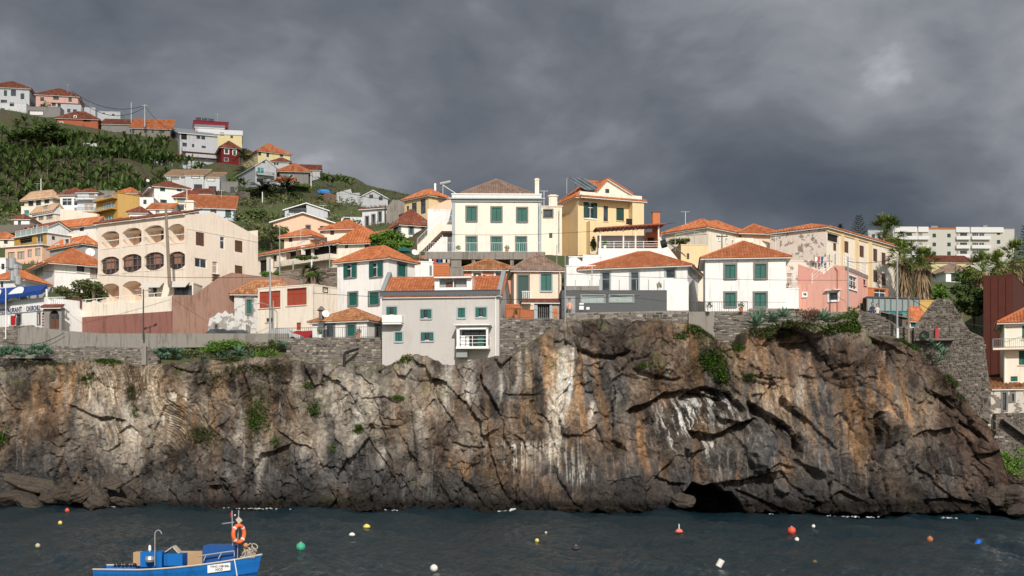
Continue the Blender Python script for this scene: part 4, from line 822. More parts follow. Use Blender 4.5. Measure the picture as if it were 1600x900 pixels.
for x0, x1, ya, yb in ((-30, 76, 447, 461),):
    mb = MB(); u0, u1 = w.u(x0), w.u(x1); zc, ze_ = w.z(ya, ub), w.z(yb, ub)
    a = [w.w(u0, ze_+.2, .8), w.w(u1, ze_+.35, .8), w.w(u1-1.2, zc+.25, -.7), w.w(u0, zc+.45, -.7)]; mb.poly(a); mb.poly([p-Vector((0, 0, .05)) for p in a]); mb.poly([a[0], a[1], a[1]-Vector((0, 0, .4)), a[0]-Vector((0, 0, .4))]); mb.poly([a[1], a[2], a[2]-Vector((0, 0, .5)), a[1]-Vector((0, 0, .4))])
    aw = mb.build('awning', M_blue, h.t)
    for xc in (35, 0):
        mb = MB(); c0 = w.w(w.u(xc), ze_+.25, .70); n = 10; pts = [c0+w.d*(1.15*math.cos(math.pi*i/n))+(Vector((0, 0, 1))*.8+(-w.n)*.6).normalized()*(.95*math.sin(math.pi*i/n))+w.n*.12+Vector((0, 0, .04)) for i in range(n+1)]; mb.poly(pts); mb.build('emblem', M_white, aw)
mb = MB(); a = [w.w(0, w.z(472, ub)+.75, 1.0), w.w(w.u(23), w.z(472, ub)+.4, 1.0), w.w(w.u(23), w.z(462, ub)+.3, .1), w.w(0, w.z(462, ub)+.6, .1)]; mb.poly(a); mb.poly([p-Vector((0, 0, .06)) for p in a]); mb.poly([a[0], a[1], a[1]-Vector((0, 0, .25)), a[0]-Vector((0, 0, .25))]); mb.build('lower_awning', M_blue, h.t)
mb = MB(); w.box(mb, w.u(-20), w.u(72), zb_, z1, -4.2, -4.1); mb.build('terrace_back_wall', M_brown, h.t)
mb = MB(); w.box(mb, w.u(66), w.u(70), w.z(512, ub), w.z(488, ub), .003, .05); o = mb.build('menu_board', simple('menu_board_print', (.55, .42, .36), .7, var=.1), h.t)
mb = MB(); [w.box(mb, w.u(66.6), w.u(69.4), w.z(509-4.4*i, ub), w.z(507-4.4*i, ub), .053, .06) for i in range(5)]; mb.build('menu_picture', M_brown, o)
mb = MB(); w.box(mb, w.u(25), w.u(37.5), w.z(508, ub), w.z(494, ub), .7, .76); o = mb.build('menu_stand', M_gutter, h.t); mb = MB(); [w.box(mb, w.u(26+3.6*(i % 3)), w.u(28.6+3.6*(i % 3)), w.z(507-3.2*(i//3), ub), w.z(505-3.2*(i//3), ub), .763, .78) for i in range(12)]; mb.build('menu_card', M_cloth, o)
# gateway with arched door beside it
h = H('dark stone gateway with arched wooden door and tiled coping beside the restaurant', ('F', 69, 96, 125.6, -8, .7), 481, 516, dimgrey, None, lod=1, wins=[], cat='gateway', name='gateway')
h.win(1, 77, 484, 92.5, 514, 'o', arch=.55, depth=.3)
for o in list(h.t.children):
    if o.name.startswith(('wall', 'ceiling')): bpy.data.objects.remove(o)
h.walls(); w = h.W[1]; mb = MB(); u0, u1 = w.u(77), w.u(92.5); z0, z1 = w.z(514, u0), w.z(484, u0); m_ = (u0+u1)/2
w.box(mb, u0+.03, m_-.02, z0, z1-.4, -.25, -.18); w.box(mb, m_+.02, u1-.03, z0, z1-.4, -.25, -.18); o = mb.build('door', M_brown, h.t); mb = MB(); [w.box(mb, a, a+.3, z0+1.0, z0+1.45, -.18, -.16) for a in (u0+.12, m_+.1)]; mb.build('door_window', M_glass, o)
roof_on(h.t, [[w.w(-.1, h.ze, .4), w.w(w.L+.1, h.ze, .4), w.w(w.L+.1, h.ze+.25, -.3), w.w(-.1, h.ze+.25, -.3)]], T_dk, .2, M_white, 1)
mb = MB(); [mb.lathe(w.w(.15+.22*i, h.ze+.45, -.9), [(.06, 0), (.09, .2), (.05, .4), (.06, .6)], 6) for i in range(7)]; w.box(mb, 0, 1.7, h.ze+1.05, h.ze+1.15, -1.05, -.75); w.box(mb, 0, 1.7, h.ze+.32, h.ze+.45, -1.05, -.75); mb.build('balustrade', M_white, h.t)
H('low white cottage with orange roof at the left edge above the awning', ('F', -12, 36, 137, -10, 5), 436, 452, white2, ('hip', 422, T_or, .4), lod=1, wins=[(1, 0, 439, 5, 450, 'w')])
H('white house with deep hipped orange roof left of the apartment house', ('C', 38, 85, 162, 141, 35), 407, 450, white, ('hip', 389, T_or, .9), lod=2, wins=[(0, 54, 411, 67, 432, 'cw'), (1, 120, 415, 132, 425, 'd'), (1, 141, 419, 152, 434, 'c')])

# right of the grey house
h = H('small pink house with pyramid roof of brown tiles and a green shutter', ('F', 803, 877, 122, 3, 6), 420, 474, peach if False else stucco('blush_plaster', (.80, .63, .50)), ('hip', 396, T_br, .35), lod=2, wins=[(1, 807, 428, 828, 474, 'D'), (1, 843, 426, 864, 456, 'gb')])
w = h.W[1]; mb = MB(); w.box(mb, w.u(812), w.u(830), w.z(472, 1), w.z(470, 1), .01, 1.2); b = mb.build('porch', M_white, h.t); mb = MB(); [mb.cbox(w.w(w.u(816+i*3), w.z(470, 1), 1.1), .07, .07, .8) for i in range(5)]; w.box(mb, w.u(814), w.u(829), w.z(458, 1), w.z(457, 1), 1.03, 1.17); mb.build('balustrade', M_white, b)
h = H('orange red garden wall with wavy top above the sea wall', ('F', 790, 835, 118, 2, .5), 480, 498, M_terra, None, lod=1, tl={1: [(790, 475), (811, 475), (818, 483), (835, 484)], 3: [(790, 475), (811, 475), (818, 483), (835, 484)]}, cat='garden wall', name='garden_wall', down=.3)
rail(h.t, [h.W[1].w(0, h.zb, .5), h.W[1].w(w.L*.55, h.zb, .5)], 1.2, 'bars', M_iron)
h = H('stone gateway with iron gate and tiled coping under the small pink house', ('F', 835, 874, 118, 2, .6), 473, 498, simple('rubble_render', (.36, .32, .28), .95, var=.35, scale=4, bump=.5), None, lod=1, wins=[(1, 840, 474, 858.5, 499, 'o')], cat='gateway', name='gateway', down=.2)
w = h.W[1]; rail(h.t, [w.w(w.u(840), h.zb, -.2), w.w(w.u(858.5), h.zb, -.2)], zat(475, 118)-h.zb, 'bars', M_steel)
for a_, b_ in ((834.5, 839.5), (858.8, 862.5)): mb = MB(); w.box(mb, w.u(a_), w.u(b_), h.zb, h.ze-.02, .003, .08); mb.build('jamb', M_greyframe, h.t)
if 1: mb = MB(); w.box(mb, w.u(865), w.u(871), h.zb+.1, w.z(482, 1), .003, .05); mb.build('panel', M_terra, h.t)
roof_on(h.t, [[w.w(-1.2, h.ze+.02, .3), w.w(w.L+.05, h.ze+.02, .3), w.w(w.L+.05, h.ze+.3, -.5), w.w(-1.2, h.ze+.3, -.5)]], T_dk, .2, M_white, 1)
h = H('dark grey modern boundary building with two frosted strip windows and glass rail', ('F', 876, 1042, 117.5, 0, 3.8), 455, 494, darkgrey, ('flat', .05, darkgrey, 0), lod=1, wins=[(1, 907, 460, 946, 474, 'fr'), (1, 951, 460, 991, 473, 'fr'), (1, 882, 462, 899, 494, 'sg')], down=.5, cat='building', name='modern_building')
w = h.W[1]; mb = MB()
for px in (884, 899, 922, 937, 968, 995, 1014): mb.cbox(w.w(w.u(px), h.ze, -.3), .06, .06, 1.1)
mb.build('post', M_steel, h.t)
mb = MB(); w.box(mb, w.u(887), w.u(940), h.ze+.11, h.ze+.9, -3.5, -3.4); mb.build('rear_parapet', concrete, h.t)
for x0, x1, y0, y1, nm, m_ in ((905, 912, 478, 484, 'meter_box', M_white), (916, 921, 480, 484, 'letter_box', M_white), (905, 912, 474, 476, 'nameplate', M_white)):
    mb = MB(); w.box(mb, w.u(x0), w.u(x1), w.z(y1, 1), w.z(y0, 1), .003, .1); mb.build(nm, m_, h.t)
h = H('long white house with orange roof and blue grey framed doors', ('C', 912, 1074, 1090, 121.8, 74, None, 9), 413, 486, white, ('hip', 394, T_or, .5), lod=2, wins=[(0, 938, 424, 955, 458, 'bt'), (0, 983, 423, 1000, 458, 'bt'), (0, 1038, 418, 1057, 436, 'bt')])
H('white stepped annex left of the long white house', ('F', 885, 930, 124.5, 0, 6), 416, 458, white, ('flat', .4), lod=1)
H('upper white terrace block with an outdoor stair behind the long white house', ('F', 889, 940, 130, 0, 5), 402, 420, white, ('flat', .5), lod=1, tl={1: [(889, 404), (898, 400), (910, 409), (911, 398), (940, 398)]})
H('white garden wall screening the long white house', ('F', 1038, 1076, 118.6, 0, .4), 436, 488, white, None, lod=1, tl={1: [(1038, 433), (1068, 437), (1076, 440)], 3: [(1038, 433), (1068, 437), (1076, 440)]}, cat='garden wall', name='garden_wall', ctl=False)
h = H('square white two-storey house with four green shuttered windows', ('F', 1102, 1228, 117, -7, 7.2), 402, 489, white, ('hip', 378, T_or, .45), lod=2, down=1, wins=[(1, 1130, 411, 1152, 437, 'gs'), (1, 1177, 410, 1200, 437, 'gs'), (1, 1130, 455, 1152, 481, 'gs'), (1, 1176, 455, 1200, 481, 'gs')])
H('low white extension right of the square white house', ('F', 1228, 1248, 117.2, -9, 5), 452, 487, white, ('flat', .3), lod=1, wins=[(1, 1231, 463, 1246, 466, 'o')], down=1)
h = H('patched cream block with brown doors behind the pink house', ('F', 1227, 1300, 126.5, 2, 6), 408, 452, stonecream, ('flat', .3), lod=1, wins=[(1, 1229, 427, 1238, 447, 'cw'), (1, 1247, 423, 1257, 446, 'Db'), (1, 1259, 423, 1266, 446, 'w')])
h.balcony(1, 1228, 444, 1268, 452, 1.0, 'posts', None, M_steel)
h = H('rounded pink house with white framed windows and railed roof terrace', ('C', 1247, 1320, 1356, 116, 57), 416, 489, pink, None, lod=2, down=1.5, tl={0: [(1247, 444), (1268, 444), (1304, 414), (1320, 416)], 1: [(1320, 416), (1338, 421), (1356, 431)], 2: [(1356, 431)], 3: [(1300, 430)]},
  wins=[(0, 1253, 456, 1262, 464, 'ww'), (0, 1293, 454, 1312, 471, 'ww'), (1, 1325, 430, 1339, 453, 'ww'), (1, 1349, 437, 1353, 446, 'd'), (1, 1344, 474, 1349, 486, 'k')])
w = h.W[0]; a, b = w.w(w.u(1268), w.z(443, w.u(1268)), -.15), w.w(w.u(1304), w.z(413, w.u(1304)), -.15); rail(h.t, [a, b, w.w(w.L, b.z, -.15)], .95, 'posts', M_white)
w = h.W[1]; rail(h.t, [w.w(0, w.z(414, 0), -.15), w.w(w.L, w.z(430, w.L), -.15)], .95, 'posts', M_white)
mb = MB(); mb.hexa([w.w(0, w.z(421, 0), .04), w.w(w.L, w.z(436, w.L), .04), w.w(w.L, w.z(436, w.L), .003), w.w(0, w.z(421, 0), .003), w.w(0, w.z(415.5, 0), .04), w.w(w.L, w.z(430.5, w.L), .04), w.w(w.L, w.z(430.5, w.L), .003), w.w(0, w.z(415.5, 0), .003)]); mb.build('grey_band', concrete, h.t)
mb = MB(); w2 = h.W[0]; mb.tube([w2.w(w2.u(1305), w2.z(418, 3), .06), w2.w(w2.u(1309), w2.z(424, 3), .06), w2.w(w2.u(1309), h.zb, .06)], .045, 6); mb.build('drainpipe', M_terra, h.t)
mb = MB(); w2.box(mb, w2.u(1291), w2.u(1314), w2.z(453.5, 4), w2.z(452, 4), .003, .4); mb.build('window_hood', M_white, h.t)
# ================================================================ second row
h = H('large cream villa with brown hipped roof, chimney and six green shuttered windows', ('F', 706, 846, 143, 1, 10), 304, 396, cream2 if False else stucco('villa_cream_plaster', (.80, .74, .64), .35, .5), ('hip', 281, T_br, -.9), lod=2,
  wins=[(1, x0, y0, x0+19.5, y1, 'gs') for x0, y0, y1 in ((727, 321, 347), (766, 322, 347.5), (806, 323, 348), (727, 368, 395), (766, 368.5, 395.5), (804.5, 368.5, 395.5))])
w = h.W[1]; mb = MB(); w.box(mb, -.4, w.L+.4, w.z(312, 4), w.z(310, 4), .003, .45); w.box(mb, -.1, w.L+.1, w.z(315.5, 4), w.z(312.4, 4), .003, .2); mb.build('cornice', M_greyframe, h.t)
mb = MB(); w.box(mb, .0, .38, h.zb, w.z(316, 4), .003, .06); w.box(mb, w.L-.38, w.L, h.zb, w.z(316, 4), .003, .06); mb.build('corner_quoins', M_greyframe, h.t)
mb = MB(); w.box(mb, -.05, w.L+.05, h.ze, h.ze+.12, -.3, .1); mb.build('parapet_cap', M_white, h.t)
h.chimney(839, 282, 306, 6.5, cream2, Y=144)
h = H('narrow cream annex with a barred window beside the villa', ('F', 846, 878, 145, 0, 7), 323, 400, cream2, ('flat', .3, None, .12), lod=1, wins=[(1, 848, 326, 865, 341, 'dt'), (1, 858, 364, 863, 372, 'd')])
h.chimney(864, 308, 323, 13, cream2, Y=147)
# concrete platform under the villa
t = thing('concrete_platform', 'long concrete platform on columns carrying the villa terrace', 'platform', at(752, 412, 139)); mb = MB(); a = at(655, 395, 138); b = at(852, 395, 138)
mb.box(a-Vector((0, 0, .7)), b-a, (0, 5, 0), (0, 0, .7)); mb.box(a, b-a+Vector((0, 0, 0)), (0, .12, 0), (0, 0, .1)); mb.build('deck', concrete, t)
for x in (657, 713, 740, 765, 800, 846): mb = MB(); p = at(x, 425, 138.4); mb.cbox(p, 1.1 if x == 713 else .4, .5, a.z-.7-p.z); mb.build('column', concrete, t)
mb = MB(); mb.box(at(655, 430, 143)+Vector((0, 0, 0)), Vector((b.x-a.x, 0, 0)), (0, .2, 0), (0, 0, 2.5)); mb.build('back_wall', M_wood, t)
rail(t, [a+Vector((.1, .15, .1)), b+Vector((-.1, .15, .1))], 1.0, 'bars', M_metal, .018, .22)
TC += [(a.x+2, 139, zat(425, 139)-.3), (b.x-1, 139, zat(425, 139)-.3)]
h = H('plain white block with an outside stair left of the villa', ('F', 668, 706, 147.5, 0, 6), 328, 400, white, ('flat', .3), lod=1)
t = thing('outdoor_stair', 'pale outdoor staircase rising to a landing left of the villa', 'staircase', at(680, 395, 142)); mb = MB()
A, B_, C_ = at(652, 399, 141.5), at(690, 361, 141.5), at(706, 361, 141.5); dz = Vector((0, 0, 1.1)); dy = Vector((0, .15, 0))
mb.hexa([A, B_, B_+dy, A+dy, A+dz, B_+dz, B_+dy+dz, A+dy+dz]); mb.hexa([B_, C_, C_+dy, B_+dy, B_+dz*.65, C_+dz*.65, C_+dy+dz*.65, B_+dy+dz*.65]); mb.build('parapet', pinkcream, t)
mb = MB(); n = 14
for i in range(n): p = A.lerp(B_, i/n); q = A.lerp(B_, (i+1)/n); mb.box(Vector((p.x, p.y+.15, p.z-.3)), (q.x-p.x, 0, 0), (0, 1.1, 0), (0, 0, .3+q.z-p.z))
mb.box(B_+Vector((0, .15, -.15)), C_-B_, (0, 3, 0), (0, 0, .15)); mb.build('steps', M_brown, t); mb = MB(); mb.cbox(at(689, 398, 142), .15, .15, 5.2*.52); mb.build('post', M_white, t)
rail(t, [A+dz, B_+dz, C_+dz*.65+Vector((0, 0, .3))], .7, 'bars', M_metal, .018, .22)
h = H('yellow house with arched windows, deep eaves and rooftop solar collectors', ('C', 875, 903, 998, 146, 22), 305, 398, yellow, ('hip', 283, T_or, .5), lod=2, wins=[(1, 912, 315, 933, 342, 'kw'), (1, 943, 322, 950, 346, 'd'), (1, 963, 325, 975, 345, 'k')])
w = h.W[1]; mb = MB(); w.box(mb, .0, w.L+.1, h.ze-.1, h.ze+.35, .003, .6); mb.build('frieze', cream2, h.t)
roof_on(h.t, [[w.w(-.2, h.ze-.35, 1.2), w.w(w.L+.5, h.ze-.35, 1.2), w.w(w.L+.3, h.ze-.02, .3), w.w(.3, h.ze-.02, .3)]], T_or, .26, M_white, 2)
mb = MB(); w.box(mb, w.u(982), w.L+.15, h.zb, h.ze-.3, .003, 1.0); mb.build('side_pier', yellow, h.t)
mb = MB(); mb.hexa([w.w(w.u(916), h.zb, 1.0), w.w(w.u(981.5), h.zb, 1.0), w.w(w.u(981.5), h.zb, .02), w.w(w.u(916), h.zb, .02), w.w(w.u(916), w.z(346, 0), 1.0), w.w(w.u(981.5), w.z(356, 6), 1.0), w.w(w.u(981.5), w.z(356, 6), .02), w.w(w.u(916), w.z(346, 0), .02)]); mb.build('balcony_front', yellow, h.t)
mb = MB(); c = [w.w(w.u(928), h.ze+.35, .45), w.w(w.u(984), h.ze+.35, .45), w.w(w.u(945), w.z(282, 3), .45)]; d = [p-w.n*2.8 for p in c]; mb.poly(c); mb.poly(d[::-1]); pd = mb.build('pediment', cream2, h.t)
mb = MB(); w.box(mb, w.u(943), w.u(949), w.z(302, 3), w.z(296, 3), .46, .5); mb.build('window', M_glass, pd)
up = Vector((0, 0, .1)); roof_on(h.t, [[c[1]+w.n*.3+up, d[1]+up, d[2]+up, c[2]+w.n*.3+up], [d[0]+up, c[0]+w.n*.3+up, c[2]+w.n*.3+up, d[2]+up]], T_or, .26, M_white, 2)
mb = MB(); A = w.w(w.u(913), w.z(298, 1), .3); B_ = w.w(w.u(940), w.z(300, 4), .3); uv = (-w.n*1.6+Vector((0, 0, 1.5)))+(-w.d*1.6)
for i in range(3): p = A.lerp(B_, i/3); q = A.lerp(B_, (i+.94)/3); mb.box(p, q-p, uv, (0, 0, .09), 0)
so_ = mb.build('solar_collector', M_solar, h.t); mb = MB(); [mb.beam(A.lerp(B_, k)+uv, A.lerp(B_, k)+uv-Vector((0, -.2, 1.7)), .05) for k in (0, .5, 1)]; [mb.beam(A.lerp(B_, i/3)+Vector((0, 0, .1)), A.lerp(B_, i/3)+uv+Vector((0, 0, .1)), .06) for i in range(4)]; mb.build('frame', M_metal, so_)
mb = MB(); w.box(mb, w.u(972), w.u(981), w.z(353, 6), w.z(344, 6), 1.02, 1.08); mb.build('hanging_blanket', M_black, h.t)
# open covered terrace
t = thing('roof_terrace', 'open white roof terrace with timber roof, table and brick barbecue', 'terrace', at(985, 393, 137)); Yt = 136.5
a, b = at(935, 388, Yt), at(1030, 388, Yt); mb = MB(); mb.box(a-Vector((0, 0, 2.2)), b-a, (0, 5, 0), (0, 0, 2.2)); mb.build('base', white, t)
mb = MB(); mb.box(a+Vector((.2, 4.6, 0)), b-a-Vector((.4, 0, 0)), (0, .2, 0), (0, 0, 2.1)); mb.build('back_wall', white2, t)
for x in (938, 974, 993, 1029): mb = MB(); p = at(x, 388, Yt+.15); mb.cbox(p, .16, .16, 2.25 if x < 1000 else 2.5); mb.build('post', cream2, t)
mb = MB(); r0, r1 = at(931, 357, Yt-.5), at(1041, 350, Yt-.5); mb.poly([r0, r1, r1+Vector((0, 5.6, .5)), r0+Vector((0, 5.6, .5))]); up = Vector((0, 0, .12)); mb.poly([r0+up, r1+up, r1+Vector((0, 5.6, .62)), r0+Vector((0, 5.6, .62))]); mb.poly([r0, r1, r1+up, r0+up])
for i in range(16): p = r0.lerp(r1, (i+.5)/16); mb.beam(p-Vector((0, .1, .06)), p+Vector((0, 5, .4)), .08, .1)
mb.build('roof', M_redwood, t); rail(t, [a+Vector((.1, .1, 0)), b+Vector((-.1, .1, 0))], .75, 'posts', M_white)
mb = MB(); mb.cbox(at(1021, 388, Yt+3.6), 1.7, .9, 1.7); mb.cbox(at(1025, 364, Yt+3.6), .8, .7, 2.3); o = mb.build('barbecue', M_terra, t); mb = MB(); mb.cbox(at(1017, 380, Yt+3.1), .7, .06, .6); mb.build('hearth', M_dark, o); mb = MB(); mb.cbox(at(1025, 332.5, Yt+3.6), .95, .85, .12); mb.build('chimney_cap', M_brown, o)
mb = MB(); p = at(964, 388, Yt+2); mb.cbox(p+Vector((0, 0, .7)), 2.0, .8, .05); [mb.cbox(p+Vector((s*.85, 0, 0)), .06, .6, .7) for s in (-1, 1)]; mb.cbox(p+Vector((-1, -.9, .4)), .5, .4, .05); mb.cbox(p+Vector((1, -.9, .4)), .5, .4, .05); mb.build('table', M_steel, t)
mb = MB(); q0 = at(1030, 388, Yt); mb.hexa([q0-Vector((0, 0, 1.2)), q0+Vector((2.2, 0, -2.4)), q0+Vector((2.2, .2, -2.4)), q0+Vector((0, .2, -1.2)), q0+Vector((0, 0, 1.3)), q0+Vector((2.2, 0, -1.4)), q0+Vector((2.2, .2, -1.4)), q0+Vector((0, .2, 1.3))]); mb.build('stair_parapet', white, t)
TC += [(a.x, Yt, a.z-2.2), (b.x, Yt, b.z-2.2)]
h = H('cream house with orange ridge roof above the planted terrace', ('C', 1040, 1105, 1155, 148, 45), 354, 398, cream2, ('hip', 343, T_or, .4), lod=1, wins=[(1, 1121, 366, 1126, 377, 'ww'), (1, 1132, 371, 1137, 381, 'ww'), (1, 1142, 374, 1147, 385, 'ww')])
H('second orange roofed cream house just behind the first', ('F', 1113, 1162, 162, 30, 8), 357, 380, cream2, ('hip', 345, T_or, .4), lod=1)
h = H('plain ochre terrace block with a small window under the planted terrace', ('F', 1064, 1107, 137, 8, 4), 383, 442, yellow, ('flat', .5), lod=1, wins=[(1, 1073, 396, 1077, 405, 'd')])
H('tall narrow cream wall between the long and the square white houses', ('F', 1086, 1104, 129, 4, 5), 414, 488, cream2, ('flat', .3), lod=1)
t = thing('pergola', 'bare metal pergola frame on the planted terrace', 'pergola', at(1080, 383, 140)); mb = MB()
pp = [at(1055, 366, 139), at(1085, 361, 139), at(1105, 366, 139), at(1075, 368, 142)]
for p in pp: mb.beam(p, p-Vector((0, 0, 1.9)), .06)
for i in range(4): mb.beam(pp[i], pp[(i+1) % 4], .06)
mb.build('frame', M_steel, t)
H('peach house with low orange hip roof behind the weathered wall', ('F', 1160, 1212, 152, 8, 9), 362, 392, peach, ('hip', 351, T_or, .7), lod=1)
H('small cream wing left of the weathered stone wall', ('F', 1176, 1236, 140, 12, 5), 378, 405, cream2, None, lod=1, tl={1: [(1176, 372), (1200, 378), (1236, 396)], 3: [(1176, 372), (1200, 378), (1236, 396)]})
h = H('long yellow and cream house with blotched end wall and brown shutters', ('C', 1203, 1291, 1388, 135, 50, None, 18.5), 354, 472, cream2, ('hip', 1.0, T_or, .35), lod=1, wallmats={0: stonecream},
  wins=[(1, 1319, 377, 1326, 395, 'b'), (1, 1343, 384, 1350, 402, 'b'), (1, 1364.5, 389, 1371, 409, 'b'), (1, 1377.5, 395, 1384, 414, 'b'), (1, 1364.5, 422, 1371, 441, 'b'), (1, 1377.5, 427, 1384, 446, 'b'), (1, 1302, 380, 1307, 392, 'b'), (1, 1293, 366, 1311, 378, 'o')])
w = h.W[1]; mb = MB()
for a_, b_ in ((1313, 1317.5), (1335, 1340), (1356, 1361)): w.box(mb, w.u(a_), w.u(b_), h.zb, h.ze-.15, .003, .14)
w.box(mb, 0, w.L, h.ze-.5, h.ze-.1, .003, .11); mb.build('pilasters', yellow, h.t)
H('terracotta shop front at the foot of the yellow house', ('F', 1356, 1388, 137, 30, 4), 450, 470, M_terra, ('flat', .2), lod=1, wins=[(1, 1366, 452, 1384, 468, 'w')], cat='shop', name='shop')
H('dusky salmon house with patched old tiles behind the grey house', ('F', 722, 803, 131, 0, 7), 420, 458, salmon, ('hip', 405, T_old, .45), lod=2, wins=[(1, 737, 424, 754, 446, 'ww'), (1, 772, 423, 787, 452, 'ww')])
h = H('unplastered orange hollow brick shed behind the grey house', ('F', 677, 702, 129, 0, 3), 412, 434, M_terra, ('flat', .1, concrete, .05), lod=1, cat='shed', name='shed')
w = h.W[1]
for r in range(6):
    for c_ in range(5):
        mb = MB(); uu = w.L*(c_+.06+(r % 2)*.08)/5.2; w.box(mb, uu, uu+w.L/5.2*.88, h.zb+.22*r+.02, h.zb+.22*r+.20, .003, .05); mb.build('brick', M_terra, h.t)
H('grey rendered lean-to between brick shed and salmon house', ('F', 702, 724, 130, 0, 4), 418, 440, concrete, ('flat', .1), lod=1, cat='shed', name='shed')
h = H('yellow house with grey eaves and two tall dark windows', ('C', 632, 670, 702, 172, 45), 304, 345, yellow, ('hip', 296, T_or, .4), lod=1, wins=[(0, 643, 317, 651, 336, 'd'), (0, 657, 311, 665, 334, 'd'), (0, 635, 322, 639, 329, 'd')])
h.chimney(680, 289, 300, 3, M_white, Y=176)
t = thing('solar_heater', 'tilted solar water heater on the yellow house roof beside the villa', 'solar heater', at(700, 300, 170)); mb = MB(); p = at(692, 289, 170); q = at(712, 302, 170); mb.poly([p, q, q+Vector((.6, 1, 0)), p+Vector((.6, 1, 0))]); mb.build('panel', M_solar, t); mb = MB(); mb.tube([p+Vector((-.4, .5, .2)), p+Vector((1.0, .5, .5))], .25, 8); mb.beam(p, p-Vector((0, 0, 1.2)), .05); mb.beam(p, q, .08); mb.build('tank', M_metal, t)
H('pale stone house with a row of grey framed windows', ('F', 566, 604, 182, -20, 8), 327, 358, white2, ('shed1', .8, T_dk, .4), lod=1, wins=[(1, 570, 337, 577, 353, 'dt'), (1, 580, 334, 587, 350, 'dt'), (1, 590, 330, 597, 347, 'dt')])
H('bare grey rendered gable wall with broken outline', ('F', 603, 640, 178, 10, 5), 318, 350, concrete, None, lod=1, tl={1: [(603, 336), (606, 322), (614, 312), (640, 314)], 3: [(603, 336), (614, 312), (640, 314)]})
H('white house with dull red hip roof and green window', ('C', 606, 627, 672, 160, 22), 348, 375, white, ('hip', 328, T_dk, .4), lod=1, wins=[(0, 614, 347, 622, 361, 'gb'), (1, 638, 350, 647, 367, 'gs'), (1, 658, 346, 668, 364, 'gs')])
H('peach gabled upper floor between yellow house and villa', ('F', 671, 706, 156, 0, 5), 324, 345, peach, None, lod=1, tl={1: [(671, 325), (697, 313), (706, 312)]})
# long terraced house with tiled turrets
h = H('long terraced house with sloping orange roof and shaded balconies', ('F', 402, 528, 157, -42, 8), 399, 446, cream2, ('shed1', 2.4, T_or, .5), lod=1, wins=[(1, 405, 406, 418, 426, 'o'), (1, 427, 399, 433, 419, 'b'), (1, 449, 391, 486, 411, 'o'), (1, 489, 384, 526, 405, 'o')])
w = h.W[1]; h.balcony(1, 440, 404, 526, 413, 1.1, 'solid', cream2, cream2); mb = MB(); [w.box(mb, w.u(a_), w.u(a_+6), h.zb, h.ze-.1, .003, .25) for a_ in (419, 435)]; mb.build('pier', cream2, h.t)
for px, py in ((455, 402), (470, 398), (478, 397), (500, 392), (512, 389)): mb = MB(); mb.cbox(w.w(w.u(px), w.z(py+7, 5), .4), .5, .05, 1.0); mb.build('hanging_laundry', [M_red, M_cloth, M_brown][px % 3], h.t)
H('cream wing with orange roof beside the shaded balconies', ('F', 528, 582, 147, -12, 8), 378, 405, cream2, ('hip', 353, T_or, .5), lod=1, wins=[(1, 539, 382, 544, 388, 'd'), (1, 570, 376, 578, 391, 'b')])
H('small left turret with its own orange hip roof', ('F', 444, 484, 158, -22, 5), 369, 384, cream2, ('hip', 358, T_or, .55), lod=1, wins=[(1, 451, 371, 457, 378, 'd')], cat='turret', name='roof_turret', ctl=False)
H('small right turret with its own orange hip roof', ('F', 507, 562, 154, -12, 6), 357, 375, cream2, ('hip', 344, T_or, .55), lod=1, wins=[(1, 516, 359, 522, 367, 'd')], cat='turret', name='roof_turret', ctl=False)
H('peach house with grey gabled roof on the green slope', ('F', 427, 520, 170, 4, 8), 346, 372, peach, ('gable2', 332, M_steel, .5), lod=1, wins=[(1, 477, 351, 486, 360, 'dt'), (1, 500, 353, 508, 365, 'd')])
H('grey white modern house with a band of dark windows on the green slope', ('F', 445, 512, 190, 5, 8), 327, 348, greywhite, ('gable2', 317, M_metal, .3), lod=1, wins=[(1, 451, 324, 479, 333, 'd')])
H('long white bungalow on the ridge beside a curved ramp', ('F', 560, 606, 230, 5, 8), 309, 328, greywhite, ('gable2', 297, M_metal, .3), lod=0, wins=[(1, 577, 304, 583, 310, 'd'), (1, 592, 307, 598, 313, 'd')])
H('white ramp wing of the ridge bungalow', ('F', 526, 562, 228, 4, 6), 303, 330, greywhite, ('flat', .3), lod=0, tl={1: [(526, 301), (548, 295), (550, 302), (562, 301)]})
H('low white sheds below the ridge bungalow', ('F', 533, 566, 195, 4, 5), 340, 356, white2, ('flat', .3), lod=0, wins=[(1, 538, 337, 547, 343, 'd')])

# ================================================================ left hillside town
H('white house with wide orange roof above the arched apartment house', ('C', 87, 150, 168, 176, 62), 348, 374, white, ('gable2', 339, T_or, .4), lod=1, wins=[(0, 105, 351, 110, 358, 'd'), (0, 124, 351, 131, 361, 'd')])
H('terrace house with salmon ground floor and white balconies at the left edge', ('C', 8, 66, 78, 163, 68), 383, 412, peach, ('flat', .4, white, .3), lod=1, wins=[(0, 12, 394, 23, 406, 'c'), (0, 27, 393, 38, 405, 'c'), (0, 43, 390, 50, 402, 'c'), (0, 55, 388, 63, 400, 'c')])
h = H('pale pink upper house with brown porch wall and railed terrace', ('C', 22, 73, 110, 169, 52), 364, 384, stucco('pale_lilac_plaster', (.62, .54, .51)), ('flat', .4, white, .3), lod=1, wallmats={0: mustard}, wins=[(0, 30, 370, 50, 380, 'o'), (0, 57, 367, 67, 380, 'w'), (1, 81, 369, 86, 375, 'd')]); rail(h.t, [h.W[0].w(0, h.ze+.1, -.2), h.W[0].w(h.W[0].L, h.ze+.1, -.2)], .9, 'glass', M_white)
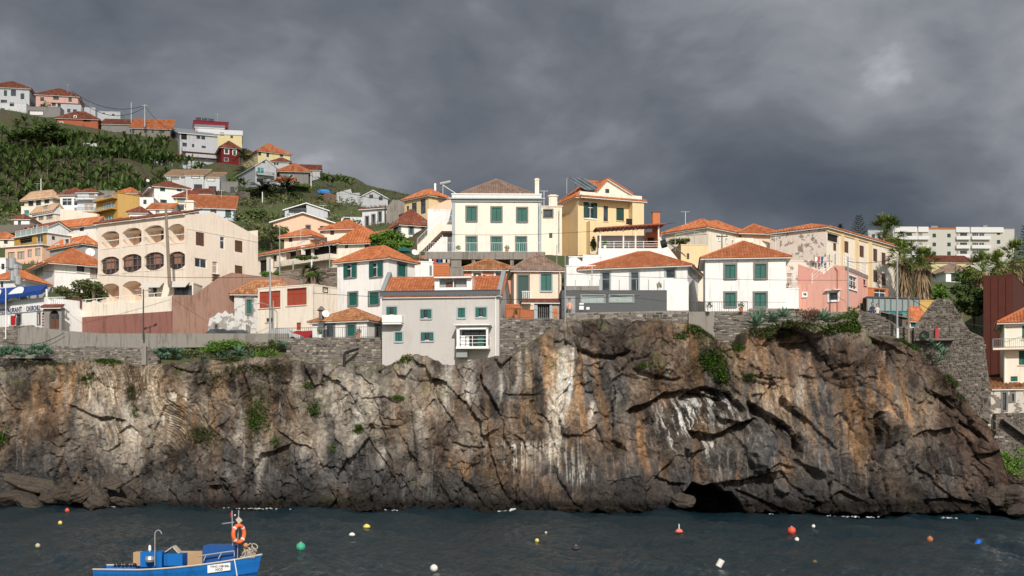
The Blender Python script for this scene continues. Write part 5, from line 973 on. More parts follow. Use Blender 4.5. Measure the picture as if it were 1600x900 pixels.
H('white gabled attic storey above the brown porch wall', ('C', 28, 72, 108, 173, 52), 354, 366, white2, ('gable2', 347, T_dk, .3), lod=1, wins=[(0, 37, 356, 43, 362, 'd'), (0, 52, 352, 57, 362, 'd'), (0, 64, 353, 71, 361, 'w')])
h = H('grey rendered house with a white framed dormer door and orange roof', ('C', 78, 130, 153, 156, 50), 379, 402, dimgrey if False else stucco('mid_grey_render', (.36, .35, .34), 1, .8), ('hip', 369, T_or, .3), lod=1, wins=[(0, 87, 381, 93, 389, 'ww'), (0, 100, 372, 109, 387, 'ww'), (0, 115, 378, 123, 387, 'ww')])
H('cream house with tan pyramid roof at the edge of the banana field', ('C', 38, 82, 93, 216, 66), 306, 328, cream2, ('hip', 297, T_tan, .5), lod=1, wins=[(0, 44, 310, 52, 322, 'd'), (0, 56, 309, 64, 321, 'd'), (0, 69, 309, 77, 318, 'd')])
H('lower cream wing of the tan roofed house', ('F', 33, 58, 212, 0, 5), 323, 343, cream2, ('flat', .3), lod=0, wins=[(1, 37, 328, 46, 338, 't')])
H('cream terraced house with three square windows below the tan roofed house', ('C', 47, 85, 104, 196, 55), 334, 352, cream2, ('flat', .4, white, .2), lod=1, wins=[(0, 49, 337, 57, 345, 'c'), (0, 60, 336, 68, 344, 'c'), (0, 72, 335, 82, 343, 'c')])
H('white gabled top floor of the cream terraced house', ('C', 50, 82, 100, 199, 55), 328, 336, white2, ('gable2', 319, T_tan, .2), lod=0, wins=[(0, 67, 321, 75, 327, 'c')])
H('white house with two arched windows and dull red roof', ('F', 94, 128, 206, -3, 8), 303, 326, white, ('hip', 294, T_dk, .4), lod=1, wins=[(1, 97, 310, 112, 321, 'w'), (1, 115, 310, 124, 321, 'w')])
h = H('pale blue two-storey house with full width balconies', ('F', 121, 152, 200, -3, 8), 300, 335, lightblue, ('hip', 295, T_dk, .3), lod=1, wins=[(1, 138, 301, 148, 311, 'cw'), (1, 131, 319, 146, 330, 'cw')]); h.balcony(1, 121, 308, 152, 313, .9, 'bars', white); h.balcony(1, 120, 326, 152, 332, .9, 'bars', white)
h = H('mustard yellow corner house with railed balconies', ('C', 150, 184, 217, 194, 48), 301, 345, ochre, ('flat', .4, mustard, .1), lod=1, wallmats={0: mustard}, wins=[(0, 163, 303, 175, 309, 'd'), (0, 161, 316, 177, 329, 't'), (0, 165, 336, 177, 344, 't')]); h.balcony(0, 153, 306, 184, 314, .9, 'bars', mustard, M_metal); h.balcony(0, 150, 324, 183, 331, .9, 'bars', mustard, M_metal)
H('small white house with an orange tiled hip between mustard and white houses', ('F', 166, 200, 182, 0, 6), 347, 362, white, ('hip', 341, T_or, .3), lod=0)
H('white cube with dull red roof right of the mustard house', ('F', 202, 230, 184, 3, 6), 331, 352, white, ('hip', 324, T_dk, .3), lod=0, wins=[(1, 203, 338, 228, 343, 'd')])
H('white gabled house with purple curtained window behind the arches', ('F', 232, 268, 187, 2, 6), 326, 345, white, ('gable1', 319, T_or, .2), lod=0, wins=[(1, 243, 329, 249, 337, 'c')])
h = H('white two-storey house with dark green windows and dark red roof', ('C', 216, 241, 294, 212, 25), 290, 326, white, ('hip', 284, T_dk, .4), lod=1, wins=[(1, 250, 291, 258, 299, 'k'), (1, 276, 292, 284, 299, 'k'), (1, 250, 311, 261, 320, 'kw'), (0, 228, 311, 232, 318, 'd')]); h.balcony(0, 217, 299, 240, 307, .8, 'bars', white)
H('house with broad orange roof and dark windows above the arched house', ('F', 294, 365, 191, 10, 8), 323, 348, lightblue, ('shed1', 306, T_or, .4), lod=1, wins=[(1, 305, 325, 311, 334, 'd'), (1, 329, 326, 338, 333, 'd'), (1, 352, 327, 361, 340, 'k')])
H('small dark red tiled pavilion beside the broad orange roof', ('F', 274, 312, 200, 5, 5), 307, 322, paleyellow, ('hip', 298, T_dk, .4), lod=0, wins=[(1, 277, 309, 289, 317, 'sg')])
H('glazed white conservatory beside the cream chimney', ('F', 267, 290, 193, 0, 4), 319, 335, white, ('flat', .1, None, .1), lod=0, wins=[(1, 268, 320, 278, 329, 'w'), (1, 279, 320, 288, 329, 'w')], cat='conservatory', name='conservatory')
for i, (lab, pl, pr, Y, e, b, ap, ws) in enumerate((
  ('left unit of three stepped white houses with tan roofs', 258, 290, 243, 274, 303, 266, [(1, 267, 275, 280, 281, 'c'), (1, 283, 273, 289, 279, 'c')]),
  ('middle unit of three stepped white houses with tan roofs', 290, 318, 238, 273, 303, 265, [(1, 299, 273, 312, 279, 'wp'), (1, 303, 288, 316, 300, 'd')]),
  ('right unit of three stepped white houses with tan roofs', 318, 343, 239, 276, 303, 270, [(1, 323, 277, 336, 283, 'wp'), (1, 326, 291, 338, 302, 'd')]))):
    H(lab, ('F', pl, pr, Y, 4, 8), e, b, white2, ('shed1', ap, T_tan, .2), lod=1, wins=ws, group='stepped white houses with tan roofs')
h = H('tall grey white apartment house with recessed balconies on the hill', ('C', 265, 281, 340, 290, 22), 207, 246, greywhite, ('shed1', 202, M_steel, .4), lod=0, wins=[(1, 283, 208, 292, 218, 'o'), (1, 307, 212, 313, 217, 'd'), (1, 314.5, 213, 320.5, 218, 'd'), (1, 285, 223, 292, 229, 'd'), (1, 300, 225, 303.5, 232, 'd'), (1, 315, 228, 321.5, 235, 'd'), (0, 268, 225, 270.5, 236, 'd'), (0, 273, 222, 277, 233, 'd')]); h.balcony(1, 284, 233, 338, 240, 1.4, 'solid', greywhite, greywhite)
h = H('lower white apartment block with long terrace below the grey white one', ('C', 271, 285, 346, 281, 20), 246, 264, greywhite, ('shed1', 240, T_dk, .3), lod=0, wins=[(1, 286, 251, 293, 258, 'd'), (1, 304, 253, 313, 261, 'd'), (1, 318, 256, 323, 261, 'd'), (1, 329, 257, 336, 262, 'd')]); h.balcony(1, 290, 243, 345, 248, 1.2, 'solid', greywhite, greywhite)
H('deep red house with white framed windows on the hill', ('C', 333, 346, 373, 276, 20), 229, 254, deep_red, ('hip', 221, T_dk, .4), lod=0, wins=[(1, 350, 232, 358, 241, 'ww'), (1, 363, 234, 370, 243, 'ww'), (1, 350, 246, 357, 252, 'w')])
H('pale cream house with long parapet below the red and white block', ('F', 310, 378, 302, 12, 9), 207, 230, paleyellow, ('gable1', 201, M_white, .2), lod=0, wins=[(1, 344, 207, 350, 212, 'c'), (1, 360, 212, 364, 216, 'd')])
h = H('red and white modern block topping the hillside', ('C', 290, 303, 357, 312, 16), 188, 214, simple('dark_red_render', (.22, .02, .03), .8, var=.15), ('flat', .3, None, .1), lod=0, wallmats={0: greywhite}, wins=[(1, 350, 200, 355, 205, 'o')])
mb = MB(); w = h.W[1]; rn = random.Random(5)
for k in range(15): a_ = w.u(306+1.7*k+(k//5)*1.5); w.box(mb, a_, a_+.17, h.ze+.1, h.ze+.1+rn.uniform(.5, .8), -.3, -.15); w.box(mb, a_, a_+.2, h.ze+.45, h.ze+.55, -.3, -.15)
mb.build('rooftop_letters', M_black, h.t)
H('white gabled unit in front of the red and white block', ('F', 305, 350, 306, 12, 6), 198, 212, greywhite, ('gable1', 194, M_metal, .2), lod=0)
h = H('pale yellow house with orange roof at the end of the hill', ('C', 380, 403, 453, 287, 30), 235, 258, paleyellow, ('hip', 225, T_or, .4), lod=0, wins=[(0, 385, 244, 389, 250, 'd'), (1, 403.5, 236, 408, 243, 'd'), (1, 416, 238, 421, 246, 'w'), (1, 437, 239, 442.5, 245, 'd')])
h = H('grey white gabled house with teal window on the green slope', ('C', 368, 399, 432, 262, 30), 258, 296, greywhite, ('gable2', 248, M_metal, .3), lod=0, wins=[(1, 402, 262, 413, 271, 't'), (1, 410, 251, 414, 255, 'd'), (1, 401, 279, 411, 285, 'd'), (0, 383, 266, 385, 269, 'd')]); h.balcony(1, 400, 270, 426, 275, 1.0, 'bars', greywhite)
H('small white house with twin windows below the pale yellow one', ('F', 425, 452, 279, 5, 6), 252, 264, greywhite, ('hip', 247, T_dk, .3), lod=0, wins=[(1, 428, 254, 431, 258, 'd'), (1, 432, 254, 435, 258, 'd')])
H('grey stone house with orange roof and arched basement', ('F', 437, 482, 262, 8, 7), 266, 294, dimgrey, ('hip', 256, T_or, .6), lod=0, wins=[(1, 452, 272, 458, 278, 't'), (1, 463, 284, 468, 291, 'o')])
H('last small white house at the tip of the ridge', ('F', 470, 500, 266, 8, 5), 264, 278, greywhite, ('gable1', 258, T_dk, .3), lod=0, wins=[(1, 478, 264, 483, 268, 'd')])
H('white two-storey house at the top left edge of the hill', ('F', -20, 46, 302, 10, 9), 135, 165, greywhite, ('hip', 128, T_dk, .5), lod=0, wins=[(1, 6, 141, 11, 150, 'k'), (1, 17, 140, 25, 150, 'd'), (1, 32, 146, 38, 155, 'k'), (1, 1, 156, 11, 161, 'd')])
H('lower white wing at the top left edge of the hill', ('F', -20, 41, 297, 3, 6), 161, 184, white2, ('flat', .3), lod=0, wins=[(1, 1, 169, 7, 175, 'k'), (1, 15, 160, 22, 166, 'k')])
h = H('pink two-storey house with dark red roofs on the hilltop', ('F', 56, 122, 303, 12, 9), 147, 170, stucco('hill_pink_plaster', (.62, .40, .34)), ('hip', 139, T_dk, .4), lod=0, wins=[(1, 63, 152, 69, 158, 'd'), (1, 83, 150, 92, 156, 'k'), (1, 107, 152, 112, 159, 'd')])
H('white lower storeys with small windows below the pink hilltop house', ('F', 80, 127, 299, 10, 7), 161, 182, greywhite, ('flat', .2, M_redwood, .2), lod=0, wins=[(1, 81, 160.5, 87, 166, 'd'), (1, 90, 162, 95, 167, 'd'), (1, 105, 170, 110, 176, 'd'), (1, 114, 171, 120, 176, 'd')])
H('long low grey garage with a white panel on the hilltop', ('F', 41, 94, 296, 3, 5), 167, 182, dimgrey, ('flat', .2), lod=0, wins=[(1, 46, 173, 68, 180, 'wp'), (1, 26+18, 172, 45.5, 180, 'd')])
H('white cube house right of the pink hilltop house', ('F', 129, 149, 303, 8, 6), 168, 186, greywhite, ('flat', .2), lod=0)
H('long white building with two small windows on the hilltop', ('F', 150, 188, 306, 8, 6), 174, 190, greywhite, ('flat', .2), lod=0, wins=[(1, 160, 176, 164, 178, 'd'), (1, 175, 178, 179, 181, 'd')])
H('brick red house with dull tiled roof above the bananas', ('F', 89, 153, 293, 8, 7), 184, 203, brick_red, ('hip', 175, T_dk, .4), lod=0, wins=[(1, 93, 190, 99, 194, 'ww'), (1, 115, 180, 120, 184, 'ww'), (1, 130, 185, 141, 190, 'o')])
H('grey stone shed with flat roof above the bananas', ('F', 158, 206, 296, 6, 6), 193, 210, dimgrey, ('shed1', 187, T_dk, .3), lod=0, wins=[(1, 203, 199, 205, 207, 'd')])
H('long grey barn with faded red roof and four openings', ('F', 206, 266, 293, 8, 6), 199, 213, concrete, ('shed1', 187, T_or, .4), lod=0, wins=[(1, 205.5+1, 199, 210, 208, 'd'), (1, 225, 202, 230, 208, 'd'), (1, 237, 202, 240, 208, 'd'), (1, 249, 202, 257, 208, 'd')])
H('tiny white field shed among the banana plants', ('F', 130, 153, 275, 5, 4), 224, 233, white2, ('flat', .1), lod=0, wins=[(1, 133, 225, 140, 231, 'd')], cat='shed', name='shed')
H('long grey terrace wall behind the white and mustard houses', ('F', 98, 262, 222, 3, 1.2), 297, 310, dimgrey, None, lod=0, cat='terrace wall', name='terrace_wall')

# ================================================================ right side
h = H('wide four-storey apartment block with white balconies on the horizon', ('F', 1395, 1585, 385, 2, 14), 357, 446, stucco('apartment_cream', (.62, .60, .54), .3, .3), ('flat', .4, None, .1), lod=0, cat='apartment block', name='apartment_block', down=6,
  wins=[(1, x, y, x+5.5, y+6, 'k') for x in (1457, 1480) for y in (365, 379, 393)]+[(1, x, y, x+5.5, y+6, 'k') for x in (1557.5,) for y in (361, 375, 389)]+[(1, x, y, x+w_, y+7, s_) for x, w_, s_ in ((1405, 7, 'c'), (1416, 9, 'k'), (1435, 6, 'c'), (1494, 4, 'cw'), (1500, 11, 'd'), (1519, 10, 'w'), (1530, 8, 'w')) for y in (364, 379, 392)])
w = h.W[1]
for x0, x1 in ((1404, 1432), (1433, 1450), (1493, 1514), (1517, 1546)):
    for y in (371, 385, 399):
        h.balcony(1, x0, y-1.5, x1, y+4, 1.0, 'solid', M_white, M_white)
mb = MB(); [w.box(mb, w.u(a_), w.u(b_), h.ze-1.1, h.ze+.5, .003, .5) for a_, b_ in ((1397, 1432), (1434, 1450), (1493, 1514), (1516, 1567))]; mb.build('parapet', M_white, h.t); mb = MB(); w.box(mb, w.u(1451), w.u(1492), h.ze-.1, h.ze+.3, .003, .2); mb.build('red_coping', M_terra, h.t)
mb = MB(); [mb.cbox(w.w(w.u(x), h.ze, -4), sx, 3, hh) for x, sx, hh in ((1465, 2.0, 1.3), (1545, 1.3, 1.6), (1510, 1.0, .8), (1397, 1.5, 1.8))]; mb.build('rooftop_hut', M_steel, h.t)
H('cream wing with dull red roof behind the palms', ('F', 1455, 1520, 270, 5, 10), 409, 445, paleyellow, ('gable1', 400, T_dk, .3), lod=0)
h = H('small white cottage with brown roof and balcony among the palms', ('F', 1478, 1516, 232, 6, 8), 423, 446, white, ('hip', 412, T_br, .5), lod=1, wins=[(1, 1486, 427, 1497, 440, 'd')]); h.balcony(1, 1466, 444, 1490, 450, 1.5, 'bars', white)
H('white building with stone arches behind the rusty steel block', ('F', 1500, 1536, 150, 0, 6), 470, 500, dimgrey, ('flat', .3), lod=0, wins=[(1, 1506, 476, 1516, 494, 'w')])
h = H('rusty red panelled steel building at the right', ('C', 1536, 1583, 1598, 124, 62, None, 12), 430, 600, simple('corten_steel', (.085, .022, .014), .75, .1, var=.22, scale=1.2), ('flat', .1, None, .02), lod=1, cat='building', name='steel_building', tl={0: [(1536, 433), (1583, 427)], 1: [(1583, 427), (1598, 445)]})
w = h.W[0]
for i in range(4):
    mb = MB(); a_, b_ = w.L*i/4+.04, w.L*(i+1)/4-.04; w.box(mb, a_, b_, h.zb-2, h.ze-.15, .003, .06); mb.build('panel', h.mat, h.t)
h = H('cream house with orange roof and long balcony at the right edge', ('F', 1568, 1640, 111, -19, 8), 501, 600, cream2, ('hip', 482, T_or, .55), lod=2, wins=[(1, 1597, 509, 1610, 530, 'g'), (1, 1592, 548, 1606, 570, 'g'), (1, 1579, 588, 1590, 596, 'g')])
h.balcony(1, 1551, 530, 1640, 547, 1.1, 'bars', cream2, M_steel); mb = MB(); mb.tube([h.W[1].w(.1, h.zb, .1), h.W[1].w(.1, h.ze, .1)], .05, 6); mb.build('drainpipe', M_white, h.t)
h = H('low whitewashed rubble cottage with sagging orange tiles at the right edge', ('F', 1541, 1640, 109.2, -16, 5), 607, 645, stucco('rubble_whitewash', (.58, .53, .47), .8, .6, (.20, .17, .145), .5), ('shed1', 592, T_old, .2), lod=1, wins=[(1, 1564, 611, 1575, 643, 'dt'), (1, 1578, 613, 1587, 629, 'dt')], cat='cottage', name='cottage')
H('small white cottage with orange roof and green shutters left of the stone gable', ('C', 1411, 1420, 1446, 124, 20), 495, 513, white, ('hip', 480, T_or, .3), lod=1, wins=[(1, 1423, 500, 1431, 511, 'g')], cat='cottage', name='cottage')
h = H('ochre wall with orange awning behind the stone gable', ('F', 1432, 1465, 134, 4, 5), 470, 490, ochre, ('flat', .2), lod=0)

H('left end of the apartment row behind the tall fan palm', ('F', 1356, 1396, 392, 3, 12), 360, 446, stucco('pale_apartment_grey', (.56, .57, .58), .3, .3), ('flat', .4, None, .1), lod=0, cat='apartment block', name='apartment_block', down=6, wins=[(1, 1362+9*i, y, 1367+9*i, y+6, 'd') for i in range(3) for y in (366, 380, 394)])
H('white house side with one window cut by the left photo edge', ('F', -20, 9, 150, 0, 5), 404, 446, white, ('flat', .3), lod=1, wins=[(1, 2, 412, 7, 421, 'd')])
H('little stone store among bushes right of the stepped houses', ('F', 345, 372, 240, 6, 5), 284, 304, dimgrey, ('flat', .2), lod=0, wins=[(1, 360, 292, 366, 302, 'd')], cat='shed', name='shed')

for lab, pl, pr, Y, e, b, mt, rf, ws in (
  ('narrow white house squeezed left of the cream terraced house', 22, 46, 190, 341, 360, white, ('hip', 336, T_dk, .3), [(1, 28, 345, 33, 352, 'd')]),
  ('white house with parapet just left of the mustard one', 104, 122, 198, 332, 350, white2, ('flat', .3), [(1, 108, 336, 113, 343, 'd')]),
  ('low white block right of the mustard house', 218, 240, 202, 309, 326, white, ('flat', .3), [(1, 224, 312, 229, 319, 'k')]),
  ('small orange roofed white house above the mustard one', 188, 214, 210, 300, 314, white2, ('hip', 294, T_or, .3), [(1, 196, 303, 201, 309, 'd')]),
  ('white cottage with dull red roof below the stepped houses', 300, 330, 218, 302, 318, white, ('gable1', 296, T_dk, .2), [(1, 306, 305, 311, 311, 'd'), (1, 318, 305, 323, 311, 'd')]),
  ('pale cottage at the top of the green slope left of the ridge road', 432, 458, 244, 283, 296, white2, ('gable1', 278, T_or, .2), [(1, 438, 286, 443, 291, 'd')]),
  ('white house with grey roof tucked under the tall grey white block', 240, 262, 268, 246, 262, greywhite, ('flat', .3), [(1, 247, 250, 253, 256, 'd')]),
  ('cream house end with small window at the far left town edge', -20, 24, 176, 372, 388, cream2, ('hip', 364, T_or, .3), [(1, 6, 375, 12, 381, 'd')])):
    H(lab, ('F', pl, pr, Y, 4, 6), e, b, mt, rf, lod=0, wins=ws)

for lab, pl, pr, Y, e, b, mt, rf, ws in (
  ('white two-storey house beyond the right photo edge above the dark wall', 1660, 1740, 116, 545, 640, white, ('hip', 520, T_or, .4), [(1, 1672+24*i, y, 1686+24*i, y+22, 'gs') for i in range(3) for y in (558, 602)]),
  ('pale yellow house beyond the right photo edge on the slope', 1765, 1850, 128, 505, 590, paleyellow, ('hip', 482, T_dk, .4), [(1, 1776+24*i, y, 1789+24*i, y+20, 'b') for i in range(3) for y in (516, 552)]),
  ('pink house beyond the right photo edge on the slope', 1880, 1960, 122, 520, 620, pink, ('hip', 498, T_or, .4), [(1, 1892+24*i, y, 1905+24*i, y+20, 'w') for i in range(3) for y in (532, 575)]),
  ('grey white house high beyond the right photo edge', 1680, 1750, 180, 445, 500, white2, ('hip', 428, T_dk, .4), [(1, 1690+16*i, 455, 1699+16*i, 468, 'd') for i in range(4)]),
  ('cream house high beyond the right photo edge', 1800, 1880, 200, 430, 490, cream2, ('flat', .4), [(1, 1810+16*i, 440, 1819+16*i, 452, 'd') for i in range(4)])):
    H(lab, ('F', pl, pr, Y, -14, 8), e, b, mt, rf, lod=0, wins=ws)
# ================================================================ terrain, built under everything that stands on it
for p in ((-60, 190, 302), (0, 184, 301), (60, 186, 299), (130, 196, 297), (200, 206, 297), (262, 216, 294), (0, 345, 222), (60, 345, 221), (130, 340, 221), (200, 335, 222), (0, 262, 258), (70, 262, 258), (140, 258, 258), (210, 255, 258), (250, 262, 262),
          (350, 285, 250), (370, 300, 246), (410, 292, 250), (470, 288, 256), (500, 285, 262), (530, 296, 255), (570, 312, 248), (620, 330, 240), (380, 345, 205), (430, 320, 220), (520, 322, 218), (480, 345, 200), (540, 352, 200), (470, 446, 140), (520, 448, 139), (400, 385, 178), (700, 365, 235), (800, 375, 230), (900, 380, 230), (1000, 390, 220), (1100, 400, 220), (1200, 400, 220), (1300, 410, 220),
          (1350, 440, 190), (1400, 445, 180), (1460, 447, 200), (1550, 450, 220), (1620, 450, 230), (1400, 436, 330), (1500, 436, 330), (1600, 440, 330), (1400, 470, 140), (1460, 470, 140), (1520, 470, 140), (1330, 500, 118), (1400, 515, 118), (1480, 520, 116), (1600, 640, 110), (1640, 640, 112), (1600, 650, 130), (-80, 345, 222), (-80, 262, 258)):
    v = at(*p); TC.append(tuple(v))
for px in range(-200, 1450, 40): c = crest(px, 6); TC.append((c.x, c.y, c.z-.3))
for px in range(-200, 460, 50): TC.append(tuple(at(px, 521, 122.5)-Vector((0, 0, .3)))); TC.append(tuple(at(px, 520, 126)-Vector((0, 0, .3))))
for px in range(470, 600, 40): TC.append(tuple(at(px, 529, 118.6)-Vector((0, 0, .2))))
for x in range(-260, 330, 40): z = 88 if x < -60 else (60 if x > 60 else 60); TC += [(x, 470, z-20 if x > -60 else z+6), (x, 620, z-10), (x, 420, (58 if x > 60 else (45 if x > -40 else 92)))]
def build_terrain():
    xs = np.arange(-290, 330, 2.0); ys = np.concatenate([np.arange(104, 330, 1.6), np.arange(332, 660, 8)]); X, Y = np.meshgrid(xs, ys); T = np.array(TC)
    Z = np.zeros(X.shape); Wt = np.zeros(X.shape)
    for x, y, z in T: w = 1/((X-x)**2+(Y-y)**2*1.0+1.5)**2.2; Z += w*z; Wt += w
    Z /= Wt; Z += .35*fbm(X/5, Y/5, 200, 4)*sstep(135, 180, Y)
    pxc = np.clip(X/Y*2000+800, -300, 1800); edge = np.interp(pxc, [-300, 28, 450, 600, 601, 783, 884, 1077, 1078, 1171, 1345, 1430, 1548, 1556, 1800], [123.6, 122.6, 121.0, 119.4, 120.5, 118.2, 117.2, 116.4, 115.6, 114.8, 113.2, 110.6, 109.4, 109, 108.4]); edge = np.where((pxc > 1030) & (pxc < 1200), np.maximum(edge, cliffY(pxc)+8.5), edge); Z = np.where(Y < edge, np.minimum(Z, -2.0), Z)
    low = (pxc > 1470) & (Y < 121); Z = np.where(low, np.minimum(Z, 6+(690-760)/2000*110.), Z)
    m, t, b, _ = base_mat('hillside_ground'); o = t.N('ShaderNodeNewGeometry').outputs['Position']
    n1 = t.noise(o, .12, 6, .65, .3); n2 = t.noise(o, 1.4, 6, .7); c = t.ramp(n1, [(.36, (.075, .11, .030)), (.5, (.10, .12, .042)), (.64, (.14, .10, .062))]); c = t.mix(t.math('MULTIPLY', n2, .8), c, (.035, .042, .018)); t.l.new(c, b.inputs['Base Color']); b.inputs['Roughness'].default_value = .95
    bp = t.N('ShaderNodeBump', i_Strength=.8, i_Distance=.4); t.l.new(n2, bp.inputs['Height']); t.L(bp, 0, b, 'Normal')
    grid_mesh('hillside_ground', X, Y, Z, m, smooth=True); return xs, ys, Z
TR = build_terrain()
def gz(x, y):
    i = np.clip(np.interp(x, TR[0], np.arange(len(TR[0]))), 0, len(TR[0])-1.001); j = np.clip(np.interp(y, TR[1], np.arange(len(TR[1]))), 0, len(TR[1])-1.001); a, b = int(i), int(j); f, g_ = i-a, j-b; Z = TR[2]
    return (Z[b, a]*(1-f)+Z[b, a+1]*f)*(1-g_)+(Z[b+1, a]*(1-f)+Z[b+1, a+1]*f)*g_
# ================================================================ stone walls, parapets, rails
M_stone = tinted('rubble_stones', [(0, (.075, .065, .055)), (.35, (.16, .14, .12)), (.7, (.27, .24, .205)), (1, (.42, .38, .33))])
M_mortar = simple('old_mortar', (.17, .15, .13), .95, var=.3, scale=5, bump=.5); M_ruin = tinted('dark_rubble_stones', [(0, (.05, .042, .036)), (.5, (.115, .095, .08)), (.85, (.19, .165, .14)), (1, (.36, .33, .29))])
def stonewall(label, P0, P1, top, bot, thick=.6, rough=None, stones=True, mat=None, size=(.34, .19), cat='stone wall', name='stone_wall', clip=None):
    """P0, P1 = (px, Y) of the ends; top, bot = outlines [(px, py)...]"""
    a = at(P0[0], 0, P0[1]); b = at(P1[0], 0, P1[1]); w = Wall((a.x, a.y), (b.x, b.y)); f = lambda L: [(min(max(w.u(x), 0), w.L), w.z(y, w.u(x))) for x, y in L]
    T, B = f(top), f(bot); m = w.w(w.L/2, lerp_top(B, w.L/2), 0); t = thing(name, label, cat, m)
    us = sorted(set([0, w.L]+[u for u, _ in T+B])); mb = MB()
    for i in range(len(us)-1):
        u, v = us[i], us[i+1]
        if v-u < .01: continue
        mb.hexa([w.w(u, lerp_top(B, u), 0), w.w(v, lerp_top(B, v), 0), w.w(v, lerp_top(B, v), -thick), w.w(u, lerp_top(B, u), -thick), w.w(u, lerp_top(T, u), 0), w.w(v, lerp_top(T, v), 0), w.w(v, lerp_top(T, v), -thick), w.w(u, lerp_top(T, u), -thick)])
    mb.build('masonry', mat or M_mortar, t)
    if stones:
        mb = MB(); rn = random.Random(label); zmin = min(z for _, z in B); zmax = max(z for _, z in T); z = zmin
        while z < zmax:
            hh = rn.uniform(.7, 1.35)*size[1]; u = rn.uniform(-.2, .1)
            while u < w.L:
                ww = rn.uniform(.5, 1.6)*size[0]; uc, zc = u+ww/2, z+hh/2
                if 0 < uc < w.L and lerp_top(B, uc)-.05 < zc < lerp_top(T, uc)-.03 and rn.random() < .93:
                    o = rn.uniform(.02, .10); j = lambda k=.03: rn.uniform(-k, k); g_ = .015
                    p = [w.w(u+g_+j(), z+g_+j(), -.02), w.w(u+ww-g_+j(), z+g_+j(), -.02), w.w(u+ww-g_+j(), z+hh-g_+j(), -.02), w.w(u+g_+j(), z+hh-g_+j(), -.02)]
                    c = w.w(uc, zc, 0); q = [c+(x-c)*.78+w.n*(o+j(.02)) for x in p]; k0 = len(mb.v); tn = min(1, max(0, rn.gauss(.5, .26)))
                    mb.add(p+q, [(4, 5, 6, 7), (0, 1, 5, 4), (1, 2, 6, 5), (2, 3, 7, 6), (3, 0, 4, 7)], 0, tn)
                u += ww
            z += hh
        tag(mb.build('stones', rough or M_stone, t, tint=True), kind='stuff')
    return t, w
stonewall('rough rubble wall at the far left below the restaurant flag', (-40, 123), (50, 122.6), [(-40, 514), (50, 508)], [(-40, 560), (50, 560)])
stonewall('grey concrete street parapet running along the cliff top', (28, 122.2), (450, 120.6), [(28, 513), (46, 509), (92, 516), (160, 521), (450, 521)], [(28, 560), (88, 560), (100, 541), (240, 544), (450, 540)], .35, stones=False, mat=concrete, cat='parapet', name='street_parapet')
stonewall('rubble retaining wall under the concrete street parapet', (80, 122.0), (246, 121.3), [(80, 540), (246, 544)], [(80, 580), (246, 578)], size=(.30, .17))
stonewall('pale concrete buttress on the rubble retaining wall', (221, 121.0), (228.5, 121.0), [(221, 541), (228.5, 541)], [(220, 570), (229.5, 570)], .5, stones=False, mat=concrete, cat='buttress', name='buttress')
t, w = stonewall('tall rubble retaining wall left of the grey house', (448, 119.8), (601, 118.4), [(448, 530), (480, 528), (601, 527)], [(448, 566), (520, 586), (601, 590)], 1.2, size=(.36, .2))
rr = thing('iron_railing', 'thin iron railing on the tall rubble wall', 'railing', w.w(w.L/2, w.z(528, 4), -.2)); rail(rr, [w.w(-1.2, w.z(529, 0), -.25), w.w(w.u(597), w.z(527, 8), -.25)], 1.0, 'bars', M_iron, .02, .2)
stonewall('rubble sea wall below the orange red garden wall', (783, 117.0), (884, 115.6), [(783, 497), (884, 499)], [(783, 556), (884, 545)], 1.6, size=(.36, .2))
stonewall('thin concrete ledge under the dark grey modern building', (880, 116.0), (1077, 114.5), [(880, 489), (1077, 485)], [(880, 506), (1077, 506)], 2.5, size=(.5, .22), mat=concrete, cat='ledge', name='concrete_ledge')
stonewall('smooth concrete wall left of the layered stone buttress', (1076, 114.2), (1119, 114), [(1076, 487), (1119, 487)], [(1076, 530), (1119, 535)], 2.2, stones=False, mat=concrete, cat='retaining wall', name='retaining_wall')
t, w = stonewall('layered stone buttress under the square white house', (1118, 113.9), (1171, 113.4), [(1118, 487), (1171, 487)], [(1118, 545), (1171, 550)], 2.5, size=(.42, .13))
rr = thing('iron_railing', 'iron railing in front of the square white house', 'railing', w.w(0, w.z(487, 0), -.2)); rail(rr, [w.w(-2.1, w.z(487, 0), -.3), w.w(w.u(1168), w.z(487, 3), -.3)], .92, 'bars', M_iron, .02, .2)
stonewall('low concrete wall behind the agaves below the pink house', (1170, 113.6), (1346, 112), [(1170, 482), (1240, 482), (1262, 486), (1346, 488)], [(1170, 520), (1346, 522)], .5, size=(.45, .2), mat=concrete, cat='retaining wall', name='retaining_wall')
stonewall('buff rubble wall curving down beside the pink house', (1345, 112), (1404, 109.6), [(1345, 486), (1360, 489), (1385, 500), (1404, 512)], [(1345, 512), (1375, 525), (1404, 536)], .6, size=(.3, .2))
stonewall('short dark rubble wall behind the two poles', (1403, 109.6), (1432, 109.4), [(1403, 511), (1432, 512)], [(1403, 538), (1432, 545)], .6, rough=M_ruin, size=(.25, .16))
t, w = stonewall('ruined triangular stone gable above the right end of the cliff', (1428, 109.0), (1548, 107.6), [(1428, 512), (1436, 502), (1459, 470), (1463, 467), (1484, 467), (1487, 471), (1514, 517), (1536, 527), (1541, 560), (1546, 600), (1548, 612)], [(1428, 548), (1470, 590), (1500, 618), (1530, 650), (1548, 662)], 3.0, rough=M_ruin, size=(.24, .17), cat='ruin', name='ruined_gable')
